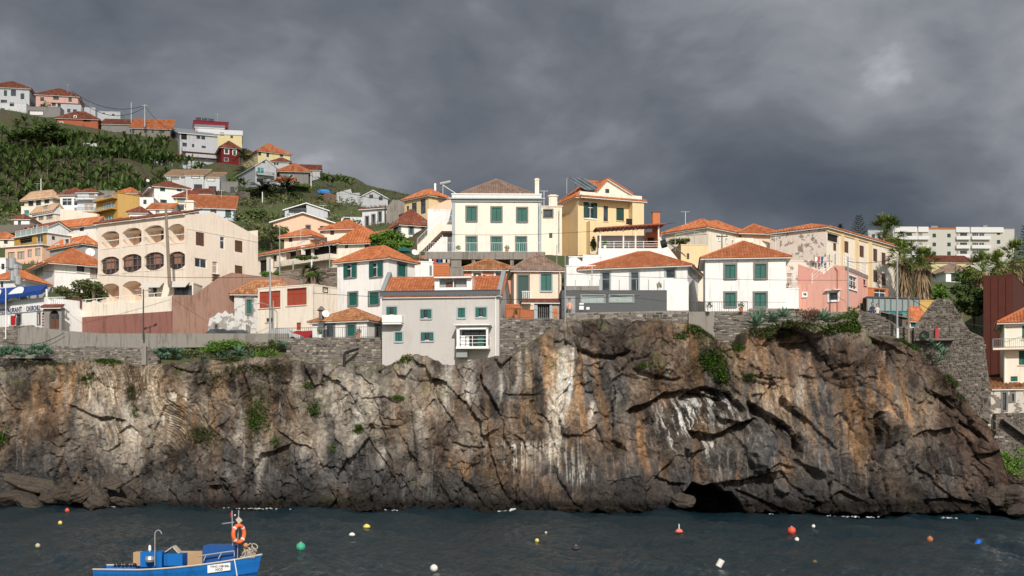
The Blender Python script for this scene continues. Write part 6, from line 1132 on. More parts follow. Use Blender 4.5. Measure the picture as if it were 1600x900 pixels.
mb = MB(); w.box(mb, w.u(1461), w.u(1466), w.z(529, 2), w.z(513, 2), .08, .2); mb.build('red_door', M_red, t); mb = MB(); u0, u1 = w.u(1437), w.u(1452); n = 8; zb_ = w.z(527, 1); mb.poly([w.w(u0, zb_, .11), w.w(u1, zb_, .11)]+[w.w((u0+u1)/2+(u1-u0)/2*math.cos(math.pi*i/n), zb_+.25+.3*math.sin(math.pi*i/n), .11) for i in range(n+1)]); mb.build('arched_opening', M_dark, t)
mb = MB(); w.box(mb, w.u(1430), w.u(1490), w.z(533, 2), w.z(530, 2), .0, .9); mb.build('ledge', M_mortar, t)
t, w = stonewall('dark stone retaining wall under the whitewashed rubble cottage', (1556, 108.3), (2040, 106.3), [(1556, 646), (1680, 642), (1850, 650), (2040, 640)], [(1556, 770), (2040, 775)], .8, rough=M_ruin, size=(.28, .18))
mb = MB()
for i in range(16): p = w.w(w.u(1564+i*2.6), w.z(655+i*1.9, 1), .05); mb.box(p, w.d*.22, w.n*.9, (0, 0, -.16), 0)
mb.build('steps', M_mortar, t)
st = thing('stone_steps', 'short pale flight of steps beside the green bush', 'steps', at(1556, 745, 103)); mb = MB(); A = at(1540, 733, 103.5); B_ = at(1574, 760, 102)
for i in range(14): p = A.lerp(B_, i/14); mb.box(p, (.16, -.1, 0), (.3, 1.0, 0), (0, 0, -.22))
mb.build('treads', concrete, st)
pipe = thing('drain_pipe', 'black bent drain pipe sticking out of the rubble wall', 'pipe', at(543, 580, 117.6)); mb = MB(); mb.tube([at(560, 545, 118.2), at(540, 551, 117.4), at(538, 556, 117.3), at(538, 588, 117)], .13, 8); mb.build('black_pipe', M_black, pipe); mb = MB(); mb.tube([at(548, 569, 116.8), at(541, 590, 116.4)], .09, 8); mb.build('white_pipe', M_white, pipe)

# ================================================================ plants
rn = random.Random(11)
def leafmat(name, a, b, c): return tinted(name, [(0, a), (.5, b), (1, c)], .75, 3, .25, 0)
L_ban = leafmat('banana_leaf', (.032, .068, .015), (.09, .15, .035), (.19, .26, .08)); L_tree = leafmat('tree_leaf', (.018, .038, .009), (.055, .10, .02), (.13, .19, .045)); L_olive = leafmat('olive_shrub_leaf', (.045, .055, .018), (.11, .13, .045), (.23, .25, .10))
L_bright = leafmat('bright_green_leaf', (.035, .08, .008), (.09, .19, .02), (.18, .30, .045)); L_agave = leafmat('agave_leaf', (.06, .13, .085), (.13, .24, .16), (.24, .36, .24)); L_palm = leafmat('palm_leaf', (.05, .09, .015), (.16, .23, .04), (.30, .36, .09)); L_dead = leafmat('dry_palm_leaf', (.13, .085, .045), (.28, .20, .12), (.44, .34, .22)); L_dark = leafmat('dark_conifer_leaf', (.008, .018, .010), (.018, .036, .018), (.04, .06, .03))
L_date = leafmat('date_palm_leaf', (.018, .035, .010), (.05, .085, .025), (.11, .15, .05)); L_dark2 = leafmat('dark_tree_leaf', (.016, .034, .009), (.050, .085, .018), (.12, .17, .045)); L_dry = leafmat('dry_grass', (.13, .11, .04), (.22, .19, .08), (.34, .28, .13))
def strip(mb, p, d, L, wd, droop, seg=4, tn=.5, fold=.0, taper=True):
    """a leaf blade: starts at p along d, bends down, narrows to the tip"""
    d = d.normalized(); side = d.cross(Vector((0, 0, 1))); side = side.normalized() if side.length > .1 else Vector((1, 0, 0)); pts = []
    for i in range(seg+1):
        k = i/seg; wk = wd*(math.sin(math.pi*min(1, .18+.82*k)) if taper else (1-k*.95)); c = p+d*L*k+Vector((0, 0, -droop*L*k*k)); pts.append((c-side*wk/2+Vector((0, 0, fold*wk)), c, c+side*wk/2+Vector((0, 0, fold*wk))))
    vs = [x for r in pts for x in r]; fs = []
    for i in range(seg): a = i*3; fs += [(a, a+1, a+4, a+3), (a+1, a+2, a+5, a+4)]
    mb.add(vs, fs, 0, tn)
def cloud(mb, c, r, n, s, rng, sq=1.0, shell=.55):
    c = Vector(c)
    for _ in range(n):
        while True:
            v = Vector((rng.uniform(-1, 1), rng.uniform(-1, 1), rng.uniform(-1, 1)))
            if shell < v.length < 1: break
        p = c+Vector((v.x*r[0], v.y*r[1], v.z*r[2])); a = Vector((rng.gauss(0, 1), rng.gauss(0, 1), rng.gauss(0, .6))).normalized(); b = a.cross(Vector((rng.gauss(0, 1), rng.gauss(0, 1), rng.gauss(0, 1)))).normalized(); k = s*rng.uniform(.6, 1.4)
        mb.add([p-a*k, p+b*k*.4*sq, p+a*k, p-b*k*.4*sq], [(0, 1, 2, 3)], 0, min(1, max(0, rng.gauss(.5+.15*v.z, .2))))
def tree(label, base, top_z, rx, mat, n=1400, s=.28, trunk=.18, lumps=9, cat='tree', name='tree', group=None, flat=.8, seed=None, low=.25):
    base = Vector(base); rng = random.Random(label+str(round(base.x, 1))); H_ = top_z-base.z; t = thing(name, label, cat, base, group); mb = MB(); cz = base.z+H_*(.5+low/2)
    rz = H_*(1-low)/2; L = []
    for i in range(lumps): a = rng.uniform(0, 6.28); q = rng.uniform(.2, .72); L.append(Vector((base.x+math.cos(a)*rx*q, base.y+math.sin(a)*rx*q, cz+rng.uniform(-.6, .62)*rz)))
    for p in L: k = rng.uniform(.30, .5); cloud(mb, p, (rx*k, rx*k, rz*k*1.15*flat), n//lumps, s, rng, shell=.35)
    mb.build('crown', mat, t, tint=True); mb = MB(); fork = base+Vector((0, 0, H_*.35)); mb.tube([base-Vector((0, 0, .5)), fork], [trunk, trunk*.7], 7)
    for p in L[:6]: mb.tube([fork, fork.lerp(p, .6)+Vector((0, 0, .1)), p], [trunk*.55, trunk*.35, trunk*.1], 5)
    mb.build('trunk', M_bark, t); return t
# banana field: five plants built once, copied over the terraces
def banana(seed):
    rng = random.Random(seed); t = thing('banana_plant', '', 'banana plant'); mb = MB(); h = rng.uniform(1.0, 1.5); mb.tube([(0, 0, -.6), (.05, 0, h*.6), (0, .05, h)], [.12, .10, .07], 5); mb.build('stem', M_bark, t); mb = MB()
    for i in range(16):
        a = i*2.4+rng.uniform(-.3, .3); el = rng.uniform(.45, 1.5); strip(mb, Vector((0, 0, h-.1)), Vector((math.cos(a)*math.cos(el), math.sin(a)*math.cos(el), math.sin(el))), rng.uniform(1.5, 2.4), .36, rng.uniform(.12, .42), 4, min(1, max(0, rng.gauss(.5, .22))), .18)
    mb.build('leaves', L_ban, t, tint=True); return t
protos = [banana(i) for i in range(5)]; spots = []
for Y in np.arange(224, 297, 1.75):
    for k in np.arange(-60, 268, 1.0):
        if rn.random() > .42: continue
        Yj = Y+rn.uniform(-.5, .5); x = xk(k+rn.uniform(-.5, .5))*Yj; pxs = x/Yj*2000+800
        if 251.5 < Yj < 254 or 274 < Yj < 276.5 or 237 < Yj < 239: continue
        if 28 < pxs < 108 and 258 < Yj < 292 and rn.random() < .9: continue
        if 118 < pxs < 165 and 270 < Yj < 281: continue
        zg = gz(x, Yj)
        if HY-(zg+2.3-CH)/Yj*FP < np.interp(pxs, [-60, 0, 60, 90, 150, 200, 262, 268, 300], [186, 183, 184, 201, 204, 209, 213, 240, 262]): continue
        if spots and min((x-a)**2+(Yj-b)**2 for a, b in spots[-110:]) < 1.5**2: continue
        spots.append((x, Yj))
for px, py0, Y in [(345+6*i, 0, 254+3*(i % 3)) for i in range(7)]+[(505+7*i, 0, 252+2*(i % 3)) for i in range(7)]+[(250+7*i, 0, 262+4*(i % 2)) for i in range(11)]: spots.append((xk(px)*Y, Y))
spots = [q for q in spots if q[0]/q[1]*2000+800 > -25]; spots.sort(key=lambda q: q[1]); NB = 285; used = set()
for i, (x, y) in enumerate(spots[:NB]):
    k = i % 5; o = protos[k] if k not in used else copy_tree(protos[k]); used.add(k); o.location = (x, y, gz(x, y)-.1); o.rotation_euler.z = rn.uniform(0, 6.28); s_ = rn.uniform(.95, 1.4); o.scale = (s_, s_, s_)
    tag(o, 'leafy green banana plant growing on the terraced hillside plantation', 'banana plant', 'banana plants on the terraced hillside')
mb = MB()
for x, y in spots[NB:]:
    z = gz(x, y); h = rn.uniform(1.2, 1.9); mb.tube([(x, y, z-.5), (x, y, z+h)], [.13, .08], 3)
    for i in range(12): a = i*2.4+rn.random(); el = rn.uniform(.5, 1.45); strip(mb, Vector((x, y, z+h-.1)), Vector((math.cos(a)*math.cos(el), math.sin(a)*math.cos(el), math.sin(el))), rn.uniform(1.8, 2.7), .45, rn.uniform(.12, .4), 3, min(1, max(0, rn.gauss(.5, .22))), .15)
tag(mb.build('distant_banana_plants', L_ban, tint=True), 'upper rows of banana plants below the hilltop houses', 'banana plants', kind='stuff')
# hillside grass and scrub (uncountable)
mb = MB(); md = MB()
for _ in range(11000):
    px = rn.uniform(-30, 660); Y = rn.uniform(150, 300); x = xk(px)*Y; z = gz(x, Y); k = rn.random()
    if px < 270 and Y > 225 and k < .6: continue
    for _b in range(3): a = rn.uniform(0, 6.28); strip(mb if k < .72 else md, Vector((x+rn.uniform(-.4, .4), Y+rn.uniform(-.4, .4), z-.05)), Vector((math.cos(a)*.5, math.sin(a)*.5, 1)), rn.uniform(.4, 1.1), .22, .3, 1, rn.uniform(.0, .9), 0)
tag(mb.build('hillside_grass', L_olive, tint=True), 'rough green grass and scrub on the hillside', 'grass', kind='stuff'); tag(md.build('dry_hillside_grass', L_dry, tint=True), 'dry straw coloured grass on the hillside', 'grass', kind='stuff')
def gt(px, Y): x = xk(px)*Y; return Vector((x, Y, gz(x, Y)))
for lab, px, Y, ty, rx, m, n, s_, kw in (
  ('broad dark tree left of centre in the banana field', 50, 270, 200, 4.6, L_tree, 1500, .42, {}), ('tall dark tree in the middle of the banana field', 76, 269, 195, 5.0, L_tree, 1700, .42, {}), ('low dark tree below the brick red house', 95, 272, 210, 3.8, L_tree, 1100, .4, {}),
  ('russet scrubby bush under the dark trees', 48, 263, 238, 4.0, L_olive, 800, .4, {'low': 0, 'cat': 'bush', 'name': 'bush'}), ('small dark bush beside the pink hilltop house', 72, 300, 156, 2.6, L_tree, 500, .3, {'low': 0, 'cat': 'bush', 'name': 'bush'}),
  ('bright rounded green bush beside the date palms', 470, 240, 291, 2.4, L_bright, 900, .28, {'low': 0, 'cat': 'bush', 'name': 'bush'}), ('dark thicket on the slope above the peach house', 410, 205, 322, 4.0, L_tree, 1300, .32, {'low': 0, 'cat': 'bush', 'name': 'bush'}), ('second dark thicket left on the slope', 385, 200, 335, 3.2, L_tree, 1000, .32, {'low': 0, 'cat': 'bush', 'name': 'bush'}),
  ('dark shrub between grey stone house and ridge road', 500, 250, 298, 2.8, L_tree, 600, .3, {'low': 0, 'cat': 'bush', 'name': 'bush'}), ('dark shrub under the ridge bungalow', 556, 232, 316, 2.6, L_tree, 600, .3, {'low': 0, 'cat': 'bush', 'name': 'bush'}),
  ('pale flowering tree behind the arched apartment house', 424, 162, 345, 3.2, L_olive, 1500, .26, {'low': .05}), ('dense green tree behind the tall white house', 612, 136, 358, 2.4, L_bright, 2200, .2, {'low': .0}),
  ('large olive bush between white house and terrace wall', 122, 135, 430, 2.9, L_olive, 2200, .2, {'low': .0, 'cat': 'bush', 'name': 'bush'}), ('bougainvillea bush at the apartment house corner', 146, 134, 432, 1.8, L_olive, 900, .2, {'low': .0, 'cat': 'bush', 'name': 'bush'}),
  ('dark leafy tree behind the stone gable', 1503, 128, 462, 2.0, L_dark2, 2400, .24, {}), ('dark bushy tree left of the rusty steel building', 1521, 131, 440, 2.4, L_dark2, 2200, .24, {}), ('green fan shrub below the small white cottage', 1460, 150, 442, 2.6, L_bright, 1200, .26, {'low': 0, 'cat': 'bush', 'name': 'bush'}),
  ('dense trees behind the small white cottage', 1530, 160, 410, 3.6, L_tree, 1800, .3, {}), ('leafy tree at the right edge behind the steel building', 1592, 150, 402, 3.2, L_tree, 1600, .28, {}), ('dry bush on the planted terrace', 1062, 141, 372, 1.6, L_olive, 700, .18, {'low': 0, 'cat': 'bush', 'name': 'bush'})):
    b = gt(px, Y)
    if px == 1062: b = at(px, 384, Y)
    if px == 612: b = at(612, 396, 136)
    if px in (122, 146): b = at(px, 478, Y)
    if px in (1503, 1521): b = at(px, 505, Y)
    if px == 424: b = at(px, 384, Y)
    tree(lab, b, zat(ty, Y), rx, m, n, s_, **kw)
for lab, a, b_, Y, m, n in (('climbing plant on the yellow house terrace', (922, 368), (936, 396), 141, L_olive, 500), ('potted greenery on the balcony above the rose wall', (403, 422), (444, 436), 148, L_bright, 900), ('row of yellow green plants beside the tall white house', (478, 424), (492, 440), 140, L_bright, 350), ('terrace plants along the shaded balcony', (448, 398), (500, 408), 146, L_tree, 500)):
    t = thing('plant', lab, 'plant', at((a[0]+b_[0])/2, b_[1], Y)); mb = MB(); c = at((a[0]+b_[0])/2, (a[1]+b_[1])/2, Y); rng = random.Random(lab); W_ = (b_[0]-a[0])/2000*Y/2; H_ = (b_[1]-a[1])/2000*Y/2
    for _ in range(6): cloud(mb, c+Vector((rng.uniform(-.6, .6)*W_, 0, rng.uniform(-.3, .3)*H_)), (W_*.4, .5, H_*.6), n//6, .13, rng, shell=.1)
    mb.build('foliage', m, t, tint=True)
# palms
def fan_palm(label, base, top, r, skirt, seed, dens=62):
    rng = random.Random(seed); base = Vector(base); top = Vector(top); t = thing('fan_palm', label, 'palm tree', base); mb = MB(); mb.tube([base-Vector((0, 0, .5)), base.lerp(top, .5)+Vector((.1, 0, 0)), top], [.34, .27, .22], 8); mb.build('trunk', M_bark, t)
    mb = MB()
    for i in range(dens):
        a = rng.uniform(0, 6.28); el = rng.uniform(-.5, 1.45); d = Vector((math.cos(a)*math.cos(el), math.sin(a)*math.cos(el), math.sin(el))); L = r*rng.uniform(.5, .68); c = top+d*L; tn = min(1, max(0, rng.gauss(.45+.2*math.sin(el), .2))); mb.beam(top, c, .035, .02)
        s1 = d.cross(Vector((0, 0, 1))).normalized() if abs(d.z) < .98 else Vector((1, 0, 0)); s2 = s1.cross(d).normalized()
        for k in range(11):
            q = (k-5)/5*1.25; dd = (d*math.cos(q)+s1*math.sin(q)+s2*rng.uniform(-.1, .25)); strip(mb, c, dd, r*rng.uniform(.36, .5)*(1-.12*abs(q)), .12*r/2, rng.uniform(.15, .45), 2, tn, .1, False)
    mb.build('fronds', L_palm, t, tint=True)
    if skirt:
        mb = MB()
        for i in range(int(skirt*150)):
            a = rng.uniform(0, 6.28); z = top.z-rng.uniform(.1, skirt); rr = rng.uniform(.45, 1.0)*(1.0-.32*(top.z-z)/skirt)*r*.48; d = Vector((math.cos(a)*.5, math.sin(a)*.5, -1)); strip(mb, Vector((top.x+math.cos(a)*rr*.75, top.y+math.sin(a)*rr*.75, z)), d, rng.uniform(.7, 1.5), rng.uniform(.10, .26), .2, 2, min(1, max(0, rng.gauss(.5, .25))), .1, False)
        mb.build('dead_leaf_skirt', L_dead, t, tint=True)
for lab, px, Y, cy, r, sk, bpy_ in (('tall fan palm rising behind the yellow house', 1383, 152, 368, 3.1, 1.4, 440), ('shaggy fan palm with brown skirt right of the yellow house', 1412, 142, 404, 2.5, 4.2, 470), ('second shaggy fan palm left of the stone gable', 1441, 141, 416, 2.5, 4.0, 470), ('slim fan palm between the two shaggy palms and apartment block', 1398, 158, 392, 1.9, 2.5, 455),
    ('fan palm left of the rusty steel building', 1537, 140, 424, 2.6, 4.0, 480), ('fan palm behind the rusty steel building', 1563, 143, 418, 2.4, 2.0, 470), ('highest fan palm at the right edge', 1585, 146, 406, 2.7, 4.6, 470)):
    fan_palm(lab, at(px, bpy_, Y), at(px, cy, Y), r, sk, lab)
def date_palm(label, base, top, r, seed, n=58, mat=None):
    rng = random.Random(seed); base = Vector(base); top = Vector(top); t = thing('date_palm', label, 'palm tree', base); mb = MB(); mb.tube([base-Vector((0, 0, .5)), top], [.35, .3], 8); mb.build('trunk', M_bark, t); mb = MB()
    for i in range(n):
        a = rng.uniform(0, 6.28); el = rng.uniform(-.25, 1.35); d = Vector((math.cos(a)*math.cos(el), math.sin(a)*math.cos(el), math.sin(el))); side = d.cross(Vector((0, 0, 1))).normalized(); tn = min(1, max(0, rng.gauss(.5, .22))); L = r*rng.uniform(.85, 1.1)
        for k in range(9):
            q = (k+1)/9; c = top+d*L*q+Vector((0, 0, -.42*L*q*q))
            for s_ in (-1, 1): strip(mb, c, d*.8+side*s_+Vector((0, 0, -.25)), r*.26*(1.1-q*.6), .24, .25, 1, tn, 0, False)
    mb.build('fronds', mat or L_date, t, tint=True)
date_palm('broad date palm left of the pair on the slope', at(412, 318, 233), at(412, 297, 233), 3.6, 1); date_palm('broad date palm right of the pair on the slope', at(446, 316, 235), at(446, 294, 235), 3.8, 2); date_palm('short date palm at the foot of the slope pair', at(393, 322, 228), at(393, 310, 228), 2.6, 3, 40); date_palm('palm beside the deep red house', at(378, 256, 272), at(378, 243, 272), 2.6, 4, 34)
date_palm('small palm on the balcony terrace by the tall white house', at(490, 440, 139), at(489, 424, 139), 1.0, 5, 26, L_bright); date_palm('thin palm under the shaded balconies', at(478, 442, 140), at(480, 420, 140), .8, 6, 18, L_bright)
for lab, px, Y, ty, by, rr in (('tall Norfolk pine behind the yellow house', 1342, 190, 337, 385, 2.1), ('small dark conifer top behind the yellow house', 1313, 185, 351, 372, .8), ('dark cypress at the right edge', 1600, 190, 352, 420, 1.3)):
    t = thing('conifer', lab, 'conifer', at(px, by, Y)); top, b = at(px, ty, Y), at(px, by, Y); mb = MB(); mb.tube([b, top], [.16, .02], 6); mb.build('trunk', M_bark, t); mb = MB(); n = 15
    for i in range(n):
        q = (i+.5)/n; c = top.lerp(b, q); L = rr*(.18+.85*q)
        for k in range(7):
            a = k*6.28/7+i*.5; d = Vector((math.cos(a), math.sin(a), .28)); mb.beam(c, c+d*L, .04, .04, 0, .3)
            for m in range(5): strip(mb, c+d*L*(.3+.15*m), d+Vector((rn.uniform(-.4, .4), rn.uniform(-.4, .4), .35)), .34, .13, 0, 1, rn.random()*.8, 0)
    mb.build('branches', L_dark, t, tint=True)
# agaves
def agave(seed, n=30):
    rng = random.Random(seed); mb = MB()
    for i in range(n): a = i*2.4; el = .12+1.25*(i/n)**1.1; strip(mb, Vector((0, 0, .1)), Vector((math.cos(a)*math.cos(el), math.sin(a)*math.cos(el), math.sin(el))), rng.uniform(.55, .78), .13, rng.uniform(-.1, .28), 3, min(1, max(0, rng.gauss(.5, .2))), .3)
    return mb
ap = [agave(i).build('agave', L_agave, tint=True) for i in range(4)]; an = 0
def put_agave(p, s_, label, group=None):
    global an
    o = ap[an] if an < 4 else ap[an % 4].copy()
    if an >= 4: S.collection.objects.link(o)
    an += 1; o.location = p; o.scale = (s_, s_, s_); o.rotation_euler = (rn.uniform(.1, .45), rn.uniform(-.15, .15), rn.uniform(0, 6.28))
    for k in ('group',):
        if k in o: del o[k]
    tag(o, label, 'agave', group)
for i in range(26): px = -10+3.6*i+rn.uniform(-1.5, 1.5); py = 549+rn.uniform(-5, 8); Y = 120.2-(py-549)*.06; put_agave(at(px, py+3, Y), rn.uniform(.75, 1.15), 'blue green agave in the dense bed at the left cliff edge', 'agaves in the left cliff edge bed')
for i in range(30): px = 246+5.6*i+rn.uniform(-3, 3); py = 553+rn.uniform(-6, 7); put_agave(at(px, py+3, 118.7-(py-553)*.06), rn.uniform(.6, 1.05), 'blue green agave in the ledge bed below the street parapet', 'agaves in the ledge bed below the parapet')
for px, py, Y, s_, lab in ((372, 556, 117.4, 1.5, 'large grey green agave at the middle of the ledge bed'), (440, 545, 117.5, 1.3, 'pale agave beside the tall rubble wall'), (1183, 514, 110.4, 2.1, 'largest agave hanging at the layered buttress corner'), (1205, 506, 110.8, 1.75, 'second agave from the layered buttress'), (1225, 499, 111, 1.6, 'third agave from the layered buttress'), (1188, 498, 111.2, 1.4, 'upper agave next to the layered buttress'), (1283, 504, 109.6, 1.8, 'lone pale agave below the pink house'), (1462, 548, 107.2, 1.1, 'upper agave below the stone gable'), (1474, 556, 106.8, 1.2, 'middle agave below the stone gable'), (1467, 566, 106.6, 1.0, 'lower agave below the stone gable'), (1440, 533, 108, .9, 'agave left of the arched opening in the stone gable'), (1480, 598, 105.2, .9, 'small bright agave low on the gable slope'), (1456, 538, 107.8, .8, 'little agave under the red door')):
    put_agave(at(px, py, Y), s_, lab)
# shrubs and tufts clinging to ledges and rock (uncountable)
def clump(name, label, mat, regions, seed=0, kind='stuff', cat='undergrowth'):
    rng = random.Random(seed); mb = MB()
    for cx, cy, rx, ry, n, L, wd, dy in regions:
        for _ in range(n):
            px, py = cx+rng.gauss(0, .45)*rx, cy+rng.gauss(0, .45)*ry; p = cliff_pt(px, py); p.y -= .05+dy*rng.random()
            if dy >= 1: p = at(px, py, p.y+dy*1.0)
            for k in range(3): a = rng.uniform(0, 6.28); strip(mb, p+Vector((rng.uniform(-.12, .12), 0, rng.uniform(-.1, .1))), Vector((math.cos(a)*.8, -abs(math.sin(a))*.9-.1, rng.uniform(.1, 1.2))), L*rng.uniform(.5, 1.3), wd, .5, 2, min(1, max(0, rng.gauss(.5, .25))), .1)
    tag(mb.build(name, mat, tint=True), label, cat, kind=kind)
clump('cliff_greenery', 'bright green weeds growing in cliff cracks and ledges', L_bright, [(400, 650, 22, 35, 420, .28, .10, .1), (350, 560, 10, 5, 50, .3, .1, .1), (1115, 565, 24, 22, 420, .3, .10, .1), (1130, 585, 12, 18, 180, .3, .1, .1), (1088, 512, 18, 8, 220, .3, .09, .1), (560, 670, 9, 8, 110, .25, .09, .1), (490, 640, 12, 10, 130, .25, .09, .1), (480, 600, 10, 8, 80, .25, .09, .1), (628, 560, 14, 7, 130, .28, .09, .1), (620, 621, 14, 4, 90, .25, .09, .1), (160, 562, 22, 7, 260, .3, .09, .1), (130, 590, 14, 12, 120, .28, .09, .1), (5, 685, 12, 14, 150, .3, .1, .1), (520, 700, 8, 10, 50, .2, .08, .1), (1155, 540, 10, 9, 150, .3, .09, .1), (1225, 506, 30, 7, 120, .3, .1, .1), (1300, 512, 40, 8, 160, .35, .1, .1), (1335, 508, 14, 12, 220, .4, .1, .1), (1005, 572, 12, 5, 80, .22, .08, .1), (1495, 555, 12, 10, 160, .3, .09, .4), (1430, 528, 24, 6, 220, .3, .09, .3), (210, 640, 8, 14, 60, .25, .08, .1), (430, 690, 8, 12, 60, .25, .08, .1), (1065, 525, 12, 8, 90, .28, .09, .1), (1170, 588, 10, 6, 60, .25, .08, .1)], 3)
clump('cliff_dry_grass', 'straw and olive grass tufts on the cliff face', L_olive, [(315, 680, 30, 18, 420, .45, .05, .1), (205, 612, 10, 16, 110, .3, .06, .1), (330, 590, 40, 14, 200, .25, .06, .1), (1490, 590, 16, 16, 320, .4, .06, .3), (1510, 615, 12, 10, 160, .4, .06, .3), (1215, 520, 60, 9, 360, .3, .07, .1), (1320, 510, 30, 8, 260, .35, .08, .1), (1250, 506, 40, 6, 300, .4, .08, .1), (1200, 516, 30, 8, 260, .35, .08, .1), (1100, 518, 25, 12, 200, .4, .05, .1), (380, 575, 50, 10, 220, .3, .07, .1), (60, 566, 60, 6, 200, .3, .07, .1), (430, 575, 30, 15, 120, .3, .06, .1), (600, 688, 16, 8, 60, .25, .05, .1)], 5)
for lab, px, py, Y, rx, rz, m, n in (('vivid green shrub on the ledge left of the parapet pole', 355, 537, 118.6, 2.1, .8, L_bright, 1600), ('smaller vivid shrub at the parapet foot', 330, 548, 118.4, 1.6, .6, L_bright, 800), ('russet green bush under the leaning pole', 400, 545, 118.6, 1.7, .8, L_olive, 900), ('dark spiky bush by the tall rubble wall', 431, 536, 118.4, .8, .7, L_tree, 400), ('green shrub between large agave and rubble wall', 415, 553, 118, 1.3, .6, L_bright, 600),
    ('prickly pear thicket below the rounded pink house', 1318, 496, 111.6, 1.7, .8, L_tree, 1100), ('red brown scrub left of the lone pale agave', 1262, 492, 111.2, 1.6, .7, leafmat('russet_leaf', (.06, .02, .015), (.14, .06, .035), (.24, .13, .07)), 600), ('tall cactus clump at the pink house corner', 1335, 488, 112, .7, .8, L_tree, 400), ('bright green bush on the slope right of the cliff', 1585, 722, 103.6, 2.4, 1.4, L_bright, 3400), ('second bright bush beside the pale steps', 1572, 738, 102.9, 1.2, .9, L_bright, 1300), ('dark brown scrub below the bright green bush', 1592, 748, 102.0, 1.1, .8, L_olive, 500), ('small green shrub left of the agaves and parapet', 300, 552, 118.4, 1.5, .5, L_olive, 500), ('withered bush at the foot of the grey house', 637, 560, 114.6, .8, .45, L_dry, 400)):
    t = thing('bush', lab, 'bush', at(px, py, Y)-Vector((0, 0, rz))); mb = MB(); rng = random.Random(lab); c = at(px, py, Y)
    for _ in range(9): cloud(mb, c+Vector((rng.uniform(-.6, .6)*rx, rng.uniform(-.3, .3)*rx, rng.uniform(-.4, .4)*rz)), (rx*.42, rx*.35, rz*.55), n//9, .11, rng, shell=.2)
    mb.build('foliage', m, t, tint=True)
    mb = MB(); [mb.tube([c-Vector((0, 0, rz*1.1)), c+Vector((rng.uniform(-.6, .6)*rx, 0, rng.uniform(-.2, .5)*rz))], [.04, .015], 4) for _ in range(5)]; mb.build('stems', M_bark, t)

mb = MB(); mb2 = MB(); rng = random.Random(77)
for _ in range(150):
    px = rng.uniform(372, 560) if rng.random() < .8 else rng.uniform(-10, 30); Y = rng.uniform(176, 252); c = gt(px, Y); k = rng.uniform(.6, 1.5)
    for _b in range(2): cloud(mb, c+Vector((rng.uniform(-1, 1)*k, rng.uniform(-1, 1)*k, k*.35)), (k, k, k*.7), 45, .22, rng, shell=.2)
tag(mb.build('slope_scrub', L_olive, tint=True), 'mixed olive scrub covering the slope between the houses', 'scrub', kind='stuff')
for _ in range(260):
    px = rng.uniform(1610, 2050); Y = rng.uniform(122, 300); c = gt(px, Y); k = rng.uniform(.8, 2.4)
    cloud(mb2, c+Vector((0, 0, k*.4)), (k, k, k*.9), 60, .26, rng, shell=.2)
tag(mb2.build('edge_scrub', L_tree, tint=True), 'green scrub and low trees on the slope at the right', 'scrub', kind='stuff')
stonewall('brown plank and rubble terrace wall under the shaded balconies', (438, 141.5), (529, 139), [(438, 424), (470, 420), (529, 418)], [(438, 452), (529, 452)], .5, mat=M_wood, size=(.9, .16))
stonewall('faded red garden wall on the ridge road', (474, 249), (545, 236), [(474, 296), (500, 298), (545, 312)], [(474, 312), (545, 326)], .4, stones=False, mat=rosewall, cat='garden wall', name='garden_wall')
stonewall('rough brown terrace wall below the stepped white houses', (338, 226), (388, 222), [(338, 302), (388, 300)], [(338, 322), (388, 322)], .4, mat=M_mortar, size=(.8, .5), rough=M_ruin)
for lab, y0, Y0, x0, x1 in (('upper dry stone terrace line in the banana field', 268, 254.6, -20, 250), ('middle dry stone terrace line in the banana field', 232, 273.8, -20, 128), ('lower dry stone terrace line in the banana field', 300, 239.6, -20, 110)):
    zc = gz(xk((x0+x1)/2)*Y0, Y0); a = Vector((xk(x0)*Y0, Y0-1.0, 0)); b = Vector((xk(x1)*Y0, Y0-1.0, 0)); t = thing('terrace_wall', lab, 'terrace wall', (a+b)/2+Vector((0, 0, zc-1.5))); mb = MB(); n = 40
    for i in range(n): p, q = a.lerp(b, i/n), a.lerp(b, (i+1)/n); za, zb_ = gz(p.x, p.y), gz(q.x, q.y); mb.hexa([Vector((p.x, p.y, za-2)), Vector((q.x, q.y, zb_-2)), Vector((q.x, q.y+.5, zb_-2)), Vector((p.x, p.y+.5, za-2)), Vector((p.x, p.y, za+.7)), Vector((q.x, q.y, zb_+.7)), Vector((q.x, q.y+.5, zb_+.8)), Vector((p.x, p.y+.5, za+.8))])
    mb.build('masonry', simple('dark_terrace_stone', (.085, .07, .055), .95, var=.4, scale=2, bump=.6), t)

for lab, a0, a1, tp, bt, mt in (('buff terrace wall below the white house with wide orange roof', (104, 172), (160, 170), [(104, 366), (160, 362)], [(104, 384), (160, 384)], cream2), ('dark stone terrace wall at the left edge above the salmon house', (-20, 186), (62, 184), [(-20, 352), (62, 350)], [(-20, 364), (62, 364)], M_mortar),
    ('whitewashed terrace wall under the mustard house', (150, 186), (236, 183), [(150, 348), (236, 346)], [(150, 362), (236, 362)], white2), ('grey terrace wall under the tan roofed house', (-20, 206), (40, 205), [(-20, 342), (40, 342)], [(-20, 356), (40, 356)], dimgrey), ('plain cream basement wall below the pale blue house', (94, 196), (152, 194), [(94, 326), (152, 334)], [(94, 352), (152, 352)], cream2)):
    stonewall(lab, a0, a1, tp, bt, .6, stones=False, mat=mt, cat='terrace wall', name='terrace_wall')
